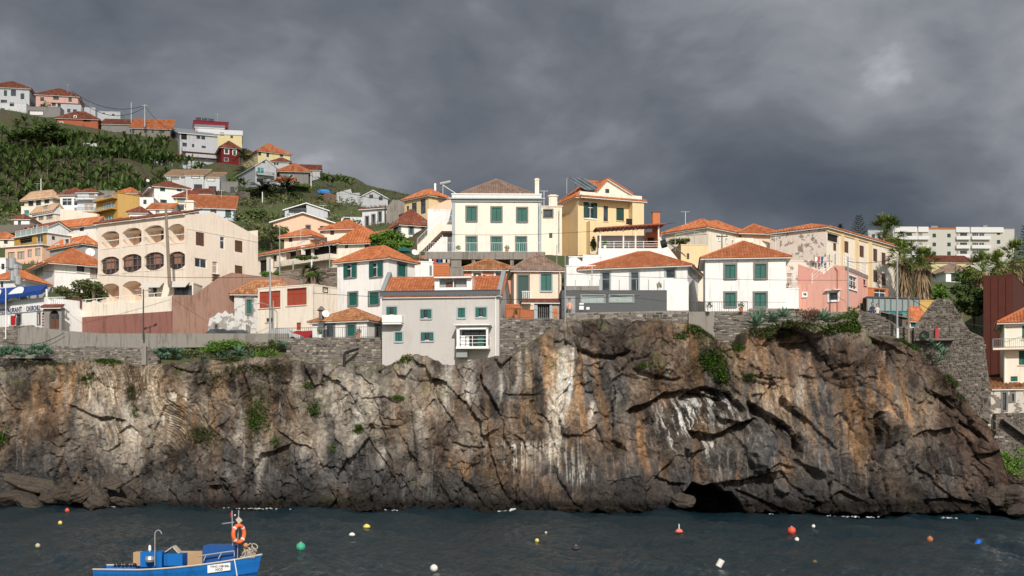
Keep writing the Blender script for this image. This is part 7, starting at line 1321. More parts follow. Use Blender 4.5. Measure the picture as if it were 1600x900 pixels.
# ================================================================ boulders, poles, wires, cars, people
M_rock = tinted('boulder_rock', [(0, (.04, .032, .027)), (.5, (.10, .082, .066)), (1, (.20, .165, .13))], .9, 5, .75, 1.0)
def boulder(label, px, py, Y, rx, ry, rz, seed):
    rng = random.Random(seed); n, m = 34, 24; vs = []; pl = [(Vector((rng.gauss(0, 1), rng.gauss(0, 1), rng.gauss(0, 1))).normalized(), rng.uniform(.62, .9)) for _ in range(20)]
    for j in range(m+1):
        for i in range(n):
            th, ph = 2*math.pi*i/n, math.pi*j/m; d = Vector((math.sin(ph)*math.cos(th), math.sin(ph)*math.sin(th), math.cos(ph))); r = 1.05
            for q, h in pl:
                k = d.dot(q)
                if k > .05: r = min(r, h/k)
            r *= 1+.04*math.sin(9*d.x+seed)+.03*math.sin(13*d.z+5*d.y)+.02*math.sin(31*d.x+17*d.z)+rng.uniform(-.012, .012); vs.append((d.x*r*rx, d.y*r*ry, d.z*r*rz))
    fs = [(j*n+i, j*n+(i+1) % n, (j+1)*n+(i+1) % n, (j+1)*n+i) for j in range(m) for i in range(n)]; mb = MB(); mb.add(vs, fs); o = mb.build('boulder', bpy.data.materials['lava_rock']); k_ = rng.uniform(.8, 1.15); ca = o.data.color_attributes.new('rock', 'FLOAT_COLOR', 'POINT'); ca.data.foreach_set('color', [v for q in vs for v in (.080*k_, .064*k_, .051*k_, 1)]); o.location = at(px, py, Y); o.rotation_euler = (rng.uniform(-.2, .2), rng.uniform(-.3, .3), rng.uniform(0, 3)); return tag(o, label, 'boulder')
for i, (lab, *a) in enumerate((('long tilted grey boulder slab leaning on the left cliff foot', 48, 755, 117.2, 3.0, 1.2, .9), ('wide low boulder at the far left waterline', 15, 778, 116.8, 2.6, 1.5, .9), ('dark boulder under the tilted slab', 45, 785, 115.9, 2.2, 1.3, .8), ('rounded boulder right of the tilted slab', 97, 770, 116.3, 1.7, 1.2, 1.1), ('small boulder between the two left slabs', 75, 778, 115.9, 1.0, .8, .8), ('angular boulder under the tan flow rock', 125, 772, 116.2, 1.5, 1.1, 1.0), ('square block at the waterline left of the columns', 155, 780, 115.8, 1.3, 1.0, .8), ('flat wet rock at the waterline', 190, 786, 115.4, 1.5, 1.0, .5), ('broken rock at the foot of the greenish band', 175, 755, 116.4, 1.5, 1.0, 1.0), ('small wet rock beside the square block', 140, 790, 115.2, .8, .6, .5),
    ('low rounded rock right of the steps', 1585, 778, 100.6, 1.9, 1.2, 1.0), ('olive brown rock at the right edge waterline', 1592, 796, 99.6, 1.5, 1.0, .6), ('squat rock under the pale steps', 1560, 772, 101, 1.2, 1.0, 1.1), ('dark ledge rock right of the bright bush', 1610, 765, 101.4, 2.2, 1.3, 1.0), ('red brown rock block at the cave mouth', 1068, 782, 106.2, 1.2, .9, .7), ('low foaming rock left of the cave', 873, 797, 109.6, 1.3, .6, .35))): boulder(lab, *a, i+3)
def pole(label, px, yt, yb, Y, r=.06, mat=None, head=None, cat='pole', name='pole', px2=None):
    a, b = at(px2 or px, yb, Y), at(px, yt, Y); t = thing(name, label, cat, a); mb = MB(); mb.tube([a-Vector((0, 0, .6)), b], [r*1.15, r*.8], 8); mb.build('shaft', mat or M_steel, t)
    if head == 'twin':
        for s_ in (-1, 1): mb = MB(); mb.beam(b-Vector((0, 0, .15)), b+Vector((s_*.45, 0, -.1)), .05); mb.cbox(b+Vector((s_*.55, 0, -.16)), .35, .2, .14); mb.build('lamp', M_steel, t)
    if head == 'arm':
        mb = MB(); mb.tube([b, b+Vector((-.5, -.3, .55)), b+Vector((-1.3, -.7, .8)), b+Vector((-1.7, -.9, .75))], .045, 6); mb.build('arm', mat or M_steel, t); mb = MB(); mb.cbox(b+Vector((-1.9, -1.0, .68)), .55, .2, .1); mb.build('lamp', M_metal, t)
    if head == 'cross':
        mb = MB(); mb.beam(b+Vector((-.6, 0, -.3)), b+Vector((.6, 0, -.3)), .09); [mb.cbox(b+Vector((x, 0, -.25)), .07, .07, .16) for x in (-.5, 0, .5)]; mb.build('crossarm', mat or M_steel, t)
    return b
pole('leaning weathered wooden pole in front of the arched apartment house', 259, 322, 436, 126.5, .16, M_wood, px2=265, cat='utility pole'); pole('green twin headed street lamp on the concrete parapet', 224, 452, 521, 121.0, .07, M_dgreen, 'twin', 'street lamp', 'street_lamp')
pa = pole('tall grey pole beside the red windowed house', 422, 404, 522, 121.6, .10, M_metal); pole('thin second pole beside the tall grey pole', 427, 470, 524, 121.2, .06, M_steel); pole('white flag pole in front of the restaurant', 9, 444, 520, 122.6, .05, M_white)
pole('curved street light in front of the shaded balconies', 515, 386, 420, 143, .06, M_metal, 'arm', 'street lamp', 'street_lamp'); pole('short curved light on the rubble terrace', 433, 488, 524, 121.4, .05, M_metal, 'arm', 'street lamp', 'street_lamp')
pole('slender pole in front of the dark grey modern building', 883, 396, 500, 115.6, .06, M_steel); pole('antenna mast above the small pink house roof', 870, 383, 414, 127, .04, M_steel); pole('concrete stake pole with grey lamp by the pink house', 1325, 402, 489, 112.8, .07, M_metal, None); pole('left of two tall poles by the curving wall', 1402, 398, 532, 109.0, .08, M_metal); pole('right of two tall poles by the curving wall', 1420, 462, 538, 108.6, .09, M_wood)
pole('utility pole with crossarm on the hilltop', 226, 163, 194, 292, .14, M_metal, 'cross', 'utility pole'); pole('concrete utility pole with insulators by the white gabled house', 1128, 365, 392, 133, .06, M_iron, 'cross', 'utility pole'); pole('white lamp post on the green slope', 410, 300, 333, 215, .09, M_white); pole('white post below the right date palm', 443, 305, 322, 222, .09, M_white); pole('tall white post beside the grey stone house', 486, 270, 300, 250, .12, M_white)
pole('pale pole in front of the left tiled turret', 437, 350, 424, 146, .06, M_metal); pole('green grey pole under the terrace plants', 458, 408, 428, 143, .09, M_steel); pole('white crooked pole beside the balcony', 487, 405, 436, 142, .1, M_white); pole('slim mast behind the grey wires on the hill', 141, 160, 176, 300, .06, M_steel); pole('tiny mast on the hilltop building', 205, 160, 192, 298, .06, M_white); pole('pole on the banana terrace above the tan roof', 64, 279, 300, 228, .1, M_white)
pole('white pole at the foot of the curving wall', 1402.5, 513, 534, 108.7, .12, M_white); pole('white antenna post above the cream chimney', 292, 296, 334, 150, .07, M_cloth)
def wire(label, a, b, sag, r=.022):
    a, b = Vector(a), Vector(b); n = 24; mb = MB(); mb.tube([a.lerp(b, i/n)-Vector((0, 0, sag*4*(i/n)*(1-i/n))) for i in range(n+1)], r, 4, 0, False); o = mb.build('overhead_wire', M_iron); tag(o, label, 'wire')
wire('upper overhead wire from hilltop houses to the utility pole', at(112, 142, 300), at(226, 165, 292), 2.2, .06); wire('lower overhead wire from hilltop houses to the utility pole', at(112, 145, 300), at(226, 168, 292), 3.4, .06); wire('overhead wire falling right from the hilltop pole', at(226, 165, 292), at(290, 212, 288), 1.5, .05)
wire('thin cable crossing the front of the grey house', at(489, 458, 120.5), at(1000, 462, 114.8), .45); wire('cable across the arched apartment house', at(-20, 415, 123), at(422, 432, 121.6), .5); wire('cable across the square white house', at(883, 428, 115.6), at(1325, 438, 112.8), .15, .015); wire('cable across the cream villa wall', at(700, 366, 141), at(1056, 348, 134), .5, .02); wire('long cable from the pink house pole to the right pole', at(1325, 408, 112.8), at(1402, 402, 109), .3); wire('sagging cable over the rubble retaining wall', at(5, 533, 121.4), at(100, 520, 121.4), .7, .03); wire('cable running down to the right edge house', at(1420, 465, 108.6), at(1620, 505, 109), 1.2, .025); wire('pair of cables behind the yellow hill house', at(480, 270, 250), at(690, 300, 176), 2.6, .04)
M_carb = simple('blue_car_paint', (.03, .045, .09), .25, .3, .02, .6); M_carw = simple('silver_car_paint', (.5, .51, .52), .3, .4, .02, .6)
def car(label, px, py, Y, mat, rz=0, L=4.0):
    p = at(px, py, Y); t = thing('parked_car', label, 'car', p); t.rotation_euler.z = rz; k = L/4.2
    prof = [(-2.1, .35), (-2.05, .75), (-1.35, .92), (-.75, 1.38), (.65, 1.42), (1.45, .98), (2.05, .85), (2.1, .35)]; mb = MB(); a = [Vector((x*k, -.82, z)) for x, z in prof]; b = [Vector((x*k, .82, z)) for x, z in prof]
    for i in range(len(prof)): j = (i+1) % len(prof); mb.poly([a[i], a[j], b[j], b[i]])
    mb.poly(a); mb.poly(b[::-1]); body = mb.build('body', mat, t, world=False)
    mb = MB(); mb.poly([(-1.2*k, -.83, .95), (-.7*k, -.83, 1.3), (.6*k, -.83, 1.34), (1.3*k, -.83, .98)]); mb.poly([(-1.36*k, -.7, .96), (-1.36*k, .7, .96), (-.78*k, .66, 1.37), (-.78*k, -.66, 1.37)]); mb.poly([(1.44*k, -.7, 1.02), (1.44*k, .7, 1.02), (.68*k, .66, 1.43), (.68*k, -.66, 1.43)]); mb.build('windows', M_glass, t, world=False)
    for sx in (-1.3, 1.3):
        for sy in (-.84, .7):
            mb = MB(); mb.tube([(sx*k, sy, .31), (sx*k, sy+.16, .31)], .31, 12); mb.build('wheel', M_black, t, world=False)
    for sy in (-.6, .6): mb = MB(); mb.ball((2.05*k, sy, .7), .12, 8); mb.build('headlight', M_frost, t, world=False)
car('dark blue parked car half hidden behind the street parapet', 343, 538, 123.4, M_carb); car('dark car parked beside the ruined white wall', 372, 539, 123.6, M_gutter); car('silver parked car behind the parapet end', 440, 537, 122.6, M_carw, 3.1)
# a few small people
M_skin = simple('skin', (.45, .26, .18), .6, var=.05); M_hair = simple('dark_hair', (.02, .014, .01), .6)
def person(label, p, cloth, seated=False, rz=0):
    p = Vector(p); t = thing('person', label, 'person', p); t.rotation_euler.z = rz; mb = MB(); hip = .5 if seated else .88
    mb.lathe((0, 0, hip), [(.13, -.05), (.16, .05), (.14, .2), (.17, .42), (.19, .52), (.08, .6), (.055, .66), (.055, .7)], 10, sy=.65); o = mb.build('body', cloth, t, world=False, smooth=True)
    mb = MB(); mb.ball((0, -.01, hip+.80), .105, 10, 1.2); mb.tube([(0, 0, hip+.6), (0, 0, hip+.72)], .05, 8); mb.build('head', M_skin, t, world=False, smooth=True); mb = MB(); mb.ball((0, .02, hip+.84), .118, 10, 1.0); mb.build('hair', M_hair, t, world=False, smooth=True)
    for s_ in (-1, 1):
        mb = MB(); mb.tube([(s_*.19, 0, hip+.5), (s_*.24, .0, hip+.25), (s_*.2, -.14, hip+.05)], [.05, .045, .035], 7); mb.build('arm', cloth, t, world=False, smooth=True); mb = MB(); pts = [(s_*.08, 0, hip), (s_*.1, -.38, hip+.02), (s_*.1, -.4, .05)] if seated else [(s_*.08, 0, hip), (s_*.09, -.02, .48), (s_*.09, 0, .04)]; mb.tube(pts, [.085, .07, .045], 7); mb.cbox((s_*.1, pts[-1][1]-.06, 0), .09, .25, .08); mb.build('leg', M_gutter, t, world=False, smooth=True)
person('person with dark hair in a pale pink top beside the grey gate', at(890, 498, 116.6), pink); person('person in dark purple sitting behind the curving wall', at(1363, 498, 112.2), simple('purple_cloth', (.06, .04, .10), .8), True); person('second seated person in a light shirt by the wall', at(1371, 500, 112.2), M_cloth, True)
# glass walkway right of the pink house
t = thing('glass_walkway', 'long teal framed glass walkway roofed with a thin dark slab', 'walkway', at(1400, 488, 121)); A, B_ = at(1355, 465, 119), at(1437, 467, 126); mb = MB(); mb.box(A, B_-A, (0, 2.5, 0), (0, 0, .13)); mb.build('roof', M_gutter, t); up = Vector((0, 0, 1.25)); mb = MB()
n = 9
for i in range(n+1): p = A.lerp(B_, i/n)+Vector((0, .1, 0)); mb.beam(p, p-Vector((0, 0, 1.5)), .09)
mb.beam(A-up, B_-up, .08); mb.build('frame', M_gutter, t)
for i in range(n): mb = MB(); p, q = A.lerp(B_, (i+.08)/n)+Vector((0, .15, -.06)), A.lerp(B_, (i+.92)/n)+Vector((0, .15, -.06)); mb.poly([p, q, q-up*.94, p-up*.94]); mb.build('pane', M_frost, t)
mb = MB(); mb.box(A-up-Vector((0, 0, .75)), B_-A, (0, .1, 0), (0, 0, .72)); mb.build('lower_panel', M_teal, t)
t = thing('stone_hut', 'low hut with corrugated lean-to roof behind the curving wall', 'hut', at(1400, 510, 116)); A, B_ = at(1372, 486, 114), at(1416, 497, 113); mb = MB(); mb.box(A-Vector((0, 0, 1.9)), B_-A, (0, 2.4, 0), (0, 0, 1.8)); mb.build('wall', M_mortar, t); mb = MB(); mb.box(A-Vector((.3, .4, .05)), B_-A+Vector((.8, 0, -.1)), (0, 3.2, .3), (0, 0, .08)); mb.build('roof', M_wood, t)
for px in (1392, 1399, 1406): mb = MB(); p = at(px, 510, 113.2); mb.cbox(p, .45, .12, 1.1); mb.build('doorway', M_dark, t)
# green parasol, pool, satellite dishes
t = thing('blue_pool', 'small bright blue garden pool on the ridge road', 'paddling pool', at(506, 305, 244)); mb = MB(); mb.lathe(at(506, 304, 244), [(.1, .0), (1.3, .0), (1.4, .35), (1.1, .8), (.3, 1.0)], 14); mb.build('cover', simple('bright_blue_plastic', (.05, .25, .6), .4), t)
t = thing('garden_parasol', 'green garden parasol beside the leafy tree', 'parasol', at(631, 400, 133)); mb = MB(); mb.lathe(at(631, 394, 133), [(1.0, 0), (.5, .38), (.03, .6)], 8); mb.build('canopy', M_green, t); mb = MB(); p = at(631, 394, 133); mb.tube([p+Vector((0, 0, .5)), p-Vector((0, 0, 1.2))], .03, 6); mb.build('pole', M_white, t)
def dish(label, px, py, Y, r): 
    t = thing('satellite_dish', label, 'satellite dish', at(px, py, Y)); mb = MB(); c = at(px, py, Y); n = 14; d = Vector((.35, -.85, .35)).normalized(); s1 = d.cross(Vector((0, 0, 1))).normalized(); s2 = s1.cross(d); ring = [c+(s1*math.cos(2*math.pi*i/n)+s2*math.sin(2*math.pi*i/n))*r for i in range(n)]; mb.add([c-d*r*.25]+ring, [(0, 1+i, 1+(i+1) % n) for i in range(n)]); mb.build('reflector', M_white, t); mb = MB(); mb.beam(c-d*.2, c-d*.2-Vector((0, 0, r*1.3)), .05); mb.beam(c-s2*r, c+d*r*.8, .03); mb.build('bracket', M_metal, t)
dish('white satellite dish on the low hip roof cottage', 509, 490, 120.4, .36); dish('pale satellite dish beside the leafy tree', 648, 394, 131, .32); dish('small white dish on the banana terrace wall', 231, 282, 226, .3); dish('satellite dish on the grey rendered house', 141, 394, 153, .55)
t = thing('roof_chimney_pot', 'small stone chimney pot beside the satellite dish', 'chimney', at(502, 500, 121)); mb = MB(); mb.lathe(at(502, 499, 121), [(.26, 0), (.22, .75), (.42, .85), (.3, 1.0), (.08, 1.25)], 8); mb.build('pot', M_mortar, t)
t = thing('solar_heater', 'dark solar tube heater leaning on the terrace stair', 'solar heater', at(1040, 385, 134)); mb = MB(); mb.tube([at(1033, 382, 134), at(1041, 380, 134)], .42, 12); mb.build('tank', M_black, t); mb = MB(); A, B_ = at(1044, 380, 133.6), at(1072, 402, 131.5); mb.box(A, B_-A, (0, .8, .3), (0, 0, .08)); mb.build('panel', M_solar, t)
t = thing('flag', 'red and white flag hanging from the restaurant flag pole', 'flag', at(18, 508, 122.8)); 
for x0, x1, m in ((11, 17.5, M_white), (17.5, 24, M_red)):
    mb = MB(); n = 5; P = [[at(x0+(x1-x0)*i/n, y+.6*math.sin(x0+i*1.3), 122.8+.12*math.sin(i*1.7+x0)) for i in range(n+1)] for y in (493, 508)]; [mb.poly([P[0][i], P[0][i+1], P[1][i+1], P[1][i]]) for i in range(n)]; mb.build('cloth_stripe', m, t)
t = thing('tank_stack', 'grey sculptural water tanks beside the white hipped house', 'water tank', at(22, 450, 133))
for px, py, r, h_ in ((19, 422, .42, 1.3), (25, 434, .3, 1.4), (20, 440, .3, 1.2), (28, 446, .35, 1.0)): mb = MB(); mb.lathe(at(px, py, 133), [(r*.8, 0), (r, .1), (r, h_-.15), (r*.7, h_)], 10); mb.build('tank', M_metal, t)

# ================================================================ fishing boat, buoys, foam
M_hull = stucco('blue_hull_paint', (.010, .13, .42), 1.2, 1.3); M_hull2 = simple('darker_blue_paint', (.008, .07, .26), .45, var=.2); M_or = simple('orange_plastic', (.85, .16, .05), .45, var=.06); M_rope = simple('pale_rope', (.48, .42, .33), .9, var=.3); M_card = simple('cardboard', (.42, .28, .16), .9, var=.15)
YB = 51.0; t = thing('fishing_boat', 'blue wooden fishing boat with orange lifebuoy moored in the foreground', 'fishing boat', at(280, 925, YB)); LB = 6.45; x0 = xk(156)*YB; ns = 26; bow = at(408, 868, YB)
def hull_pt(q, k):   # q 0..1 stern to bow, k 0..1 keel to gunwale, returns half breadth and height
    full = (1-max(0, (q-.55)/.45)**2.2)*(.80+.2*min(1, q/.3)); hb = 1.05*full*(.42+.58*k**.6); sheer = .98+.48*max(0, q-.25)**1.6/.6; zz = -.35+(sheer+.35)*k; return hb, zz
def hx(q, k): return x0+LB*q-(.42*(1-k) if q > .8 else 0)*((q-.8)/.2 if q > .8 else 0)-.0
mb = MB(); K = 8
for side in (-1, 1):
    for i in range(ns):
        for j in range(K):
            P = []
            for (qi, kj) in ((i, j), (i+1, j), (i+1, j+1), (i, j+1)): q, k = qi/ns, kj/K; hb, zz = hull_pt(q, k); lap = .018*((kj) % 2); P.append(Vector((hx(q, k), YB+side*(hb+lap)+(-.0), zz)))
            mb.poly(P if side < 0 else P[::-1])
P = [Vector((x0, YB+s_*hull_pt(0, j/K)[0], hull_pt(0, j/K)[1])) for s_, js in ((-1, range(K+1)), (1, range(K, -1, -1))) for j in js]; mb.poly(P); mb.build('hull', M_hull, t)
mb = MB()
for side in (-1, 1): mb.tube([Vector((hx(i/ns, 1), YB+side*(hull_pt(i/ns, 1)[0]+.02), hull_pt(i/ns, 1)[1]+.02)) for i in range(ns+1)], .035, 6)
mb.build('gunwale', simple('worn_pale_paint', (.5, .46, .42), .7, var=.25), t)
mb = MB()
for side in (-1,): mb.tube([Vector((hx(i/ns, .62), YB+side*(hull_pt(i/ns, .62)[0]+.03), hull_pt(i/ns, .62)[1]+.02)) for i in range(ns+1)], .03, 6)
mb.build('rubbing_strake', M_hull2, t); mb = MB(); [mb.poly([Vector((hx(i/ns, .8), YB-hull_pt(i/ns, .8)[0]*.97, .72)), Vector((hx((i+1)/ns, .8), YB-hull_pt((i+1)/ns, .8)[0]*.97, .72)), Vector((hx((i+1)/ns, .8), YB+hull_pt((i+1)/ns, .8)[0]*.97, .72)), Vector((hx(i/ns, .8), YB+hull_pt(i/ns, .8)[0]*.97, .72))]) for i in range(ns)]; mb.build('deck', M_hull2, t)
def bxp(nm, px0, py0, px1, py1, d0, d1, m, parent=None):
    a, b = at(px0, py1, YB+d0), at(px1, py0, YB+d0); mb = MB(); mb.box(a, (b.x-a.x, 0, 0), (0, d1-d0, 0), (0, 0, b.z-a.z)); return mb.build(nm, m, parent or t)
bxp('fore_cabin', 317, 853, 366, 880, -.45, .6, M_hull2); e_ = bxp('engine_box', 219, 863, 253, 886, -.35, .5, M_hull); bxp('fish_box', 256, 866, 285, 884, -.4, .4, M_hull); bxp('wooden_crate', 208, 863, 219, 884, .1, .6, M_card); bxp('bulkhead', 284, 861, 316, 884, .4, .5, M_card)
mb = MB(); p = at(270, 853, YB+.1); mb.box(p, (.5, 0, -.55), (0, .5, 0), (-.03, 0, -.04)); mb.box(p, (-.5, 0, -.35), (0, .5, 0), (.0, 0, -.05)); mb.build('tilted_board', M_rope, t)
mb = MB(); a = at(242, 884, YB-.6); b = at(242, 834, YB-.6); mb.tube([a, b, b+Vector((.04, 0, .10)), b+Vector((.14, 0, .15)), b+Vector((.22, 0, .10)), b+Vector((.27, 0, .0))], .022, 6); mb.build('davit_hook', M_metal, t); mb = MB(); mb.lathe(at(234, 861, YB-.1), [(.02, -.1), (.02, 0), (.06, .03), (.05, .2), (.02, .24)], 8); mb.build('white_fitting', M_white, t)
mb = MB(); mb.lathe(at(234, 874, YB-.6), [(.05, -.12), (.16, -.1), (.19, 0), (.16, .12), (.04, .14)], 12); mb.build('winch_drum', M_metal, t)
mb = MB(); [mb.ball(at(180+q*6.1, 884-(q % 2), YB-.2+.1*(q % 3)), .07+.02*(q % 2), 7) for q in range(6)]; mb.build('net_floats', M_black, t)
mb = MB(); rt = [at(x, y, YB-.75) for x, y in ((310, 869), (330, 866), (350, 863), (366, 861))]; mb.tube(rt, .03, 6)
for x, y0, y1, dx in ((322, 867, 876, -4), (346, 864, 873, -5), (366, 861, 870, 0)): mb.tube([at(x, y0, YB-.75), at(x+dx, y1, YB-.78)], .022, 5)
mb.build('hand_rail', M_metal, t); mb = MB(); mb.tube([at(362.5, 798, YB-.2), at(364, 872, YB-.2)], .022, 6); mb.tube([at(373, 797, YB-.1), at(371, 872, YB-.1)], .022, 6); mb.tube([at(347, 818.5, YB-.2), at(366, 816, YB-.2)], .025, 5); mast = mb.build('mast', M_metal, t)
mb = MB(); a = at(362, 800, YB-.22); mb.poly([a, a+Vector((-.07, 0, -.05)), a+Vector((-.05, .03, -.22)), a+Vector((0, 0, -.2))]); mb.build('red_pennant', M_red, mast); mb = MB(); mb.poly([at(373, 807, YB-.12), at(379, 813, YB-.05), at(373, 819, YB-.12), at(368, 812, YB-.2)]); mb.build('radar_reflector', M_rope, mast); mb = MB(); mb.ball(at(367, 805, YB-.15), .035, 8); mb.build('mast_light', M_white, mast)
mb = MB(); c = at(373, 834, YB-.35); n, m = 26, 10; R_, r_ = .28, .08; vs = []; dr = Vector((.60, .80, 0))
for i in range(n):
    th = 2*math.pi*i/n; cc_ = c+(dr*math.cos(th)+Vector((0, 0, 1.18))*math.sin(th))*R_; rad = (dr*math.cos(th)+Vector((0, 0, 1))*math.sin(th)).normalized(); nn = dr.cross(Vector((0, 0, 1)))
    for j in range(m): ph = 2*math.pi*j/m; vs.append(cc_+rad*r_*math.cos(ph)+nn*r_*math.sin(ph))
mb.add(vs, [(i*m+j, i*m+(j+1) % m, ((i+1) % n)*m+(j+1) % m, ((i+1) % n)*m+j) for i in range(n) for j in range(m)]); lb = mb.build('lifebuoy', M_or, t, smooth=True)
for th in (.8, 2.4, 3.9, 5.5): mb = MB(); cc_ = c+(dr*math.cos(th)+Vector((0, 0, 1.18))*math.sin(th))*R_; tg = (-dr*math.sin(th)+Vector((0, 0, 1.18))*math.cos(th)).normalized(); mb.tube([cc_-tg*.03, cc_+tg*.03], r_+.008, 10, 0, False); mb.build('reflective_band', M_white, lb)
mb = MB(); rng = random.Random(3)
for q in range(14): a = at(388+rng.uniform(-6, 12), 860+rng.uniform(-8, 6), YB+rng.uniform(-.3, .2)); mb.tube([a+Vector((.13*math.cos(u*.9+q), .1*math.sin(u*.7+q), .10*math.sin(u*.9+q*2))) for u in range(9)], .02, 5)
for q in range(6): a = at(384+q*3, 864, YB-.3); mb.tube([a, a+Vector((-.05, -.05, -.2))], .018, 4)
mb.build('rope_coil', M_rope, t); mb = MB(); mb.ball(at(384, 852, YB-.1), .1, 10); mb.build('orange_float', simple('dull_orange', (.55, .25, .10), .6), t)
mb = MB(); a = at(366, 873, YB-1.0); mb.tube([a, a+Vector((.12, -.15, -.5)), a+Vector((.25, -.3, -1.2))], .018, 5); mb.build('mooring_rope', M_white, t)
q0, q1 = .70, .83; ha, hb_ = hull_pt(q0, .80), hull_pt(q1, .80); A = Vector((x0+LB*q0, YB-ha[0]-.06, .86)); B_ = Vector((x0+LB*q1, YB-hb_[0]-.08, .95)); d = (B_-A); mb = MB(); up = Vector((0, 0, .30)); nn = d.cross(up).normalized(); mb.box(A, d, nn*.02, up); pl_ = mb.build('name_board', M_white, t)
M_blk = simple('black_lettering', (.03, .03, .035), .6)
for tx, k, sz in (('PTFNC-128162L', .68, .115), ('XICO', .28, .12)): text(pl_, tx, A+d*.5+up*k+nn*.035, d, up, sz, M_blk, .003)
def wz(py): return FP*CH/(py-HY)
def buoy(label, px, py, r, mat, kind='ball', cat='buoy', stick=0):
    Y = wz(py); rr = r/FP*Y*1.1; t = thing('mooring_buoy', label, cat, (xk(px)*Y, Y, 0)); mb = MB(); c = Vector((xk(px)*Y, Y, rr*{'ball': .6, 'cone': .3, 'drum': .8}[kind]+max(.08, wh(xk(px)*Y, Y))))
    if kind == 'ball': mb.ball(c, rr, 16, .97)
    elif kind == 'drum': mb.tube([c+Vector((-.4*rr, 0, -rr*.5)), c+Vector((.5*rr, 0, rr*1.1))], rr*.75, 12)
    else: mb.lathe(c, [(rr*.3, -rr*.6), (rr*.9, -rr*.2), (rr, 0), (rr*.8, rr*.5), (rr*.35, rr*.9)], 12, sx=1.3)
    mb.build('float', mat, t, smooth=kind != 'drum'); mb = MB(); mb.lathe(c+Vector((0, 0, rr*.88)), [(rr*.12, 0), (rr*.14, rr*.12), (rr*.06, rr*.2)], 8); mb.build('eyelet', M_white if not stick else mat, t)
    if stick: mb = MB(); mb.tube([c, c+Vector((0, 0, stick/FP*Y))], .03, 6); mb.build('marker_rod', M_white, t)
M_yel = simple('yellow_float', (.75, .58, .12), .5); M_buw = simple('white_float', (.72, .70, .64), .5, var=.12); M_grn = simple('green_float', (.06, .36, .22), .5, var=.15); M_bur = simple('red_float', (.62, .09, .05), .5, var=.12); M_blu = simple('blue_drum', (.01, .13, .62), .4); M_drk = simple('dark_float', (.04, .035, .035), .6)
for a in (('small red buoy near the left cliff foot', 105, 807, 3.2, M_bur), ('pale yellow buoy left of the boat', 94, 828, 3, M_yel), ('faded cream buoy at the far left of the water', 59, 857, 3.4, simple('cream_float', (.5, .44, .30), .6)), ('upright white buoy right of the boat', 550, 839, 3.6, M_buw, 'cone'), ('flattened yellow buoy beside the upright white one', 573, 830, 4.2, M_yel, 'cone'), ('round green buoy right of the boat bow', 470, 871, 6.6, M_grn), ('large white buoy cut by the lower photo edge, left of centre', 678, 899, 5.5, M_buw), ('little yellow buoy in the middle of the water', 839, 851, 3, M_yel), ('tiny white float near the little yellow buoy', 853, 835, 1.6, M_buw), ('black low float right of centre', 900, 861, 5, M_drk, 'cone'), ('pink red marker buoy with a tall white rod', 1061, 838, 4.4, simple('pink_float', (.75, .16, .12), .5), 'cone', 'buoy', 12), ('big red ball buoy right of the marker buoy', 1237, 839, 6, M_bur), ('white float tied to the big red buoy', 1245, 847, 3.2, M_buw), ('small pale float above the big red buoy', 1271, 827, 2.6, M_buw), ('rusty orange ball buoy near the right', 1453, 854, 4.4, simple('rusty_float', (.42, .15, .05), .6, var=.3)), ('bright blue drum float at the right', 1528, 856, 5, M_blu, 'drum'), ('white box shaped float at the lower photo edge', 1125, 897, 6, M_buw, 'drum'), ('brownish drifting float right of the white box', 1273, 882, 3, simple('brown_float', (.12, .09, .04), .7), 'cone')): buoy(*a)
mb = MB(); rng = random.Random(9)
for cx, cy, w_, n in ((803, 797, 22, 90), (870, 799, 14, 30), (160, 789, 26, 50), (35, 791, 20, 30), (1205, 803, 10, 14), (1480, 805, 16, 22), (880, 797, 8, 10), (1540, 808, 20, 24), (232, 790, 14, 20), (420, 793, 60, 40), (650, 795, 60, 40), (1330, 803, 60, 36)):
    for _ in range(n): px = cx+rng.gauss(0, .45)*w_; Y = cliff_pt(px, 792).y-rng.uniform(.05, 1.6); h_ = max(.03, .45*math.exp(-((px-cx)/(w_*.3))**2)*rng.random()) if n > 80 else .06; mb.ball((xk(px)*Y, Y, h_*.6), rng.uniform(.04, .2) if n > 80 else rng.uniform(.03, .1), 6, .35)
tag(mb.build('sea_foam', simple('foam', (.75, .77, .78), .9, var=.1)), 'white foam where waves break on the cliff foot', 'foam', kind='stuff')

for lab, px, py, Y in (('spindly aerial on the cream annex roof', 850, 318, 148), ('aerial on the terraced house roof', 470, 378, 155), ('aerial on the orange roof above the arched house', 346, 312, 198), ('aerial on the square white house', 1212, 392, 122), ('aerial on the cream house by the planted terrace', 1071, 350, 152), ('aerial on the peach house roof', 505, 338, 172), ('aerial on the red and white hilltop block', 340, 188, 315), ('aerial on the hipped white house left of the arches', 60, 398, 144), ('aerial on the pink hilltop house', 106, 142, 306), ('aerial on the tan pyramid roof', 58, 300, 220)):
    t = thing('tv_aerial', lab, 'aerial', at(px, py, Y)); mb = MB(); p = at(px, py, Y); mb.beam(p-Vector((0, 0, .6)), p+Vector((0, 0, 1.5)), .045); mb.build('mast', M_metal, t); mb = MB(); mb.beam(p+Vector((-.5, 0, 1.45)), p+Vector((.5, .1, 1.45)), .03); [mb.beam(p+Vector((-.45+.22*i, -.3, 1.45)), p+Vector((-.45+.22*i, .3, 1.45)), .025) for i in range(5)]; mb.build('array', M_metal, t)
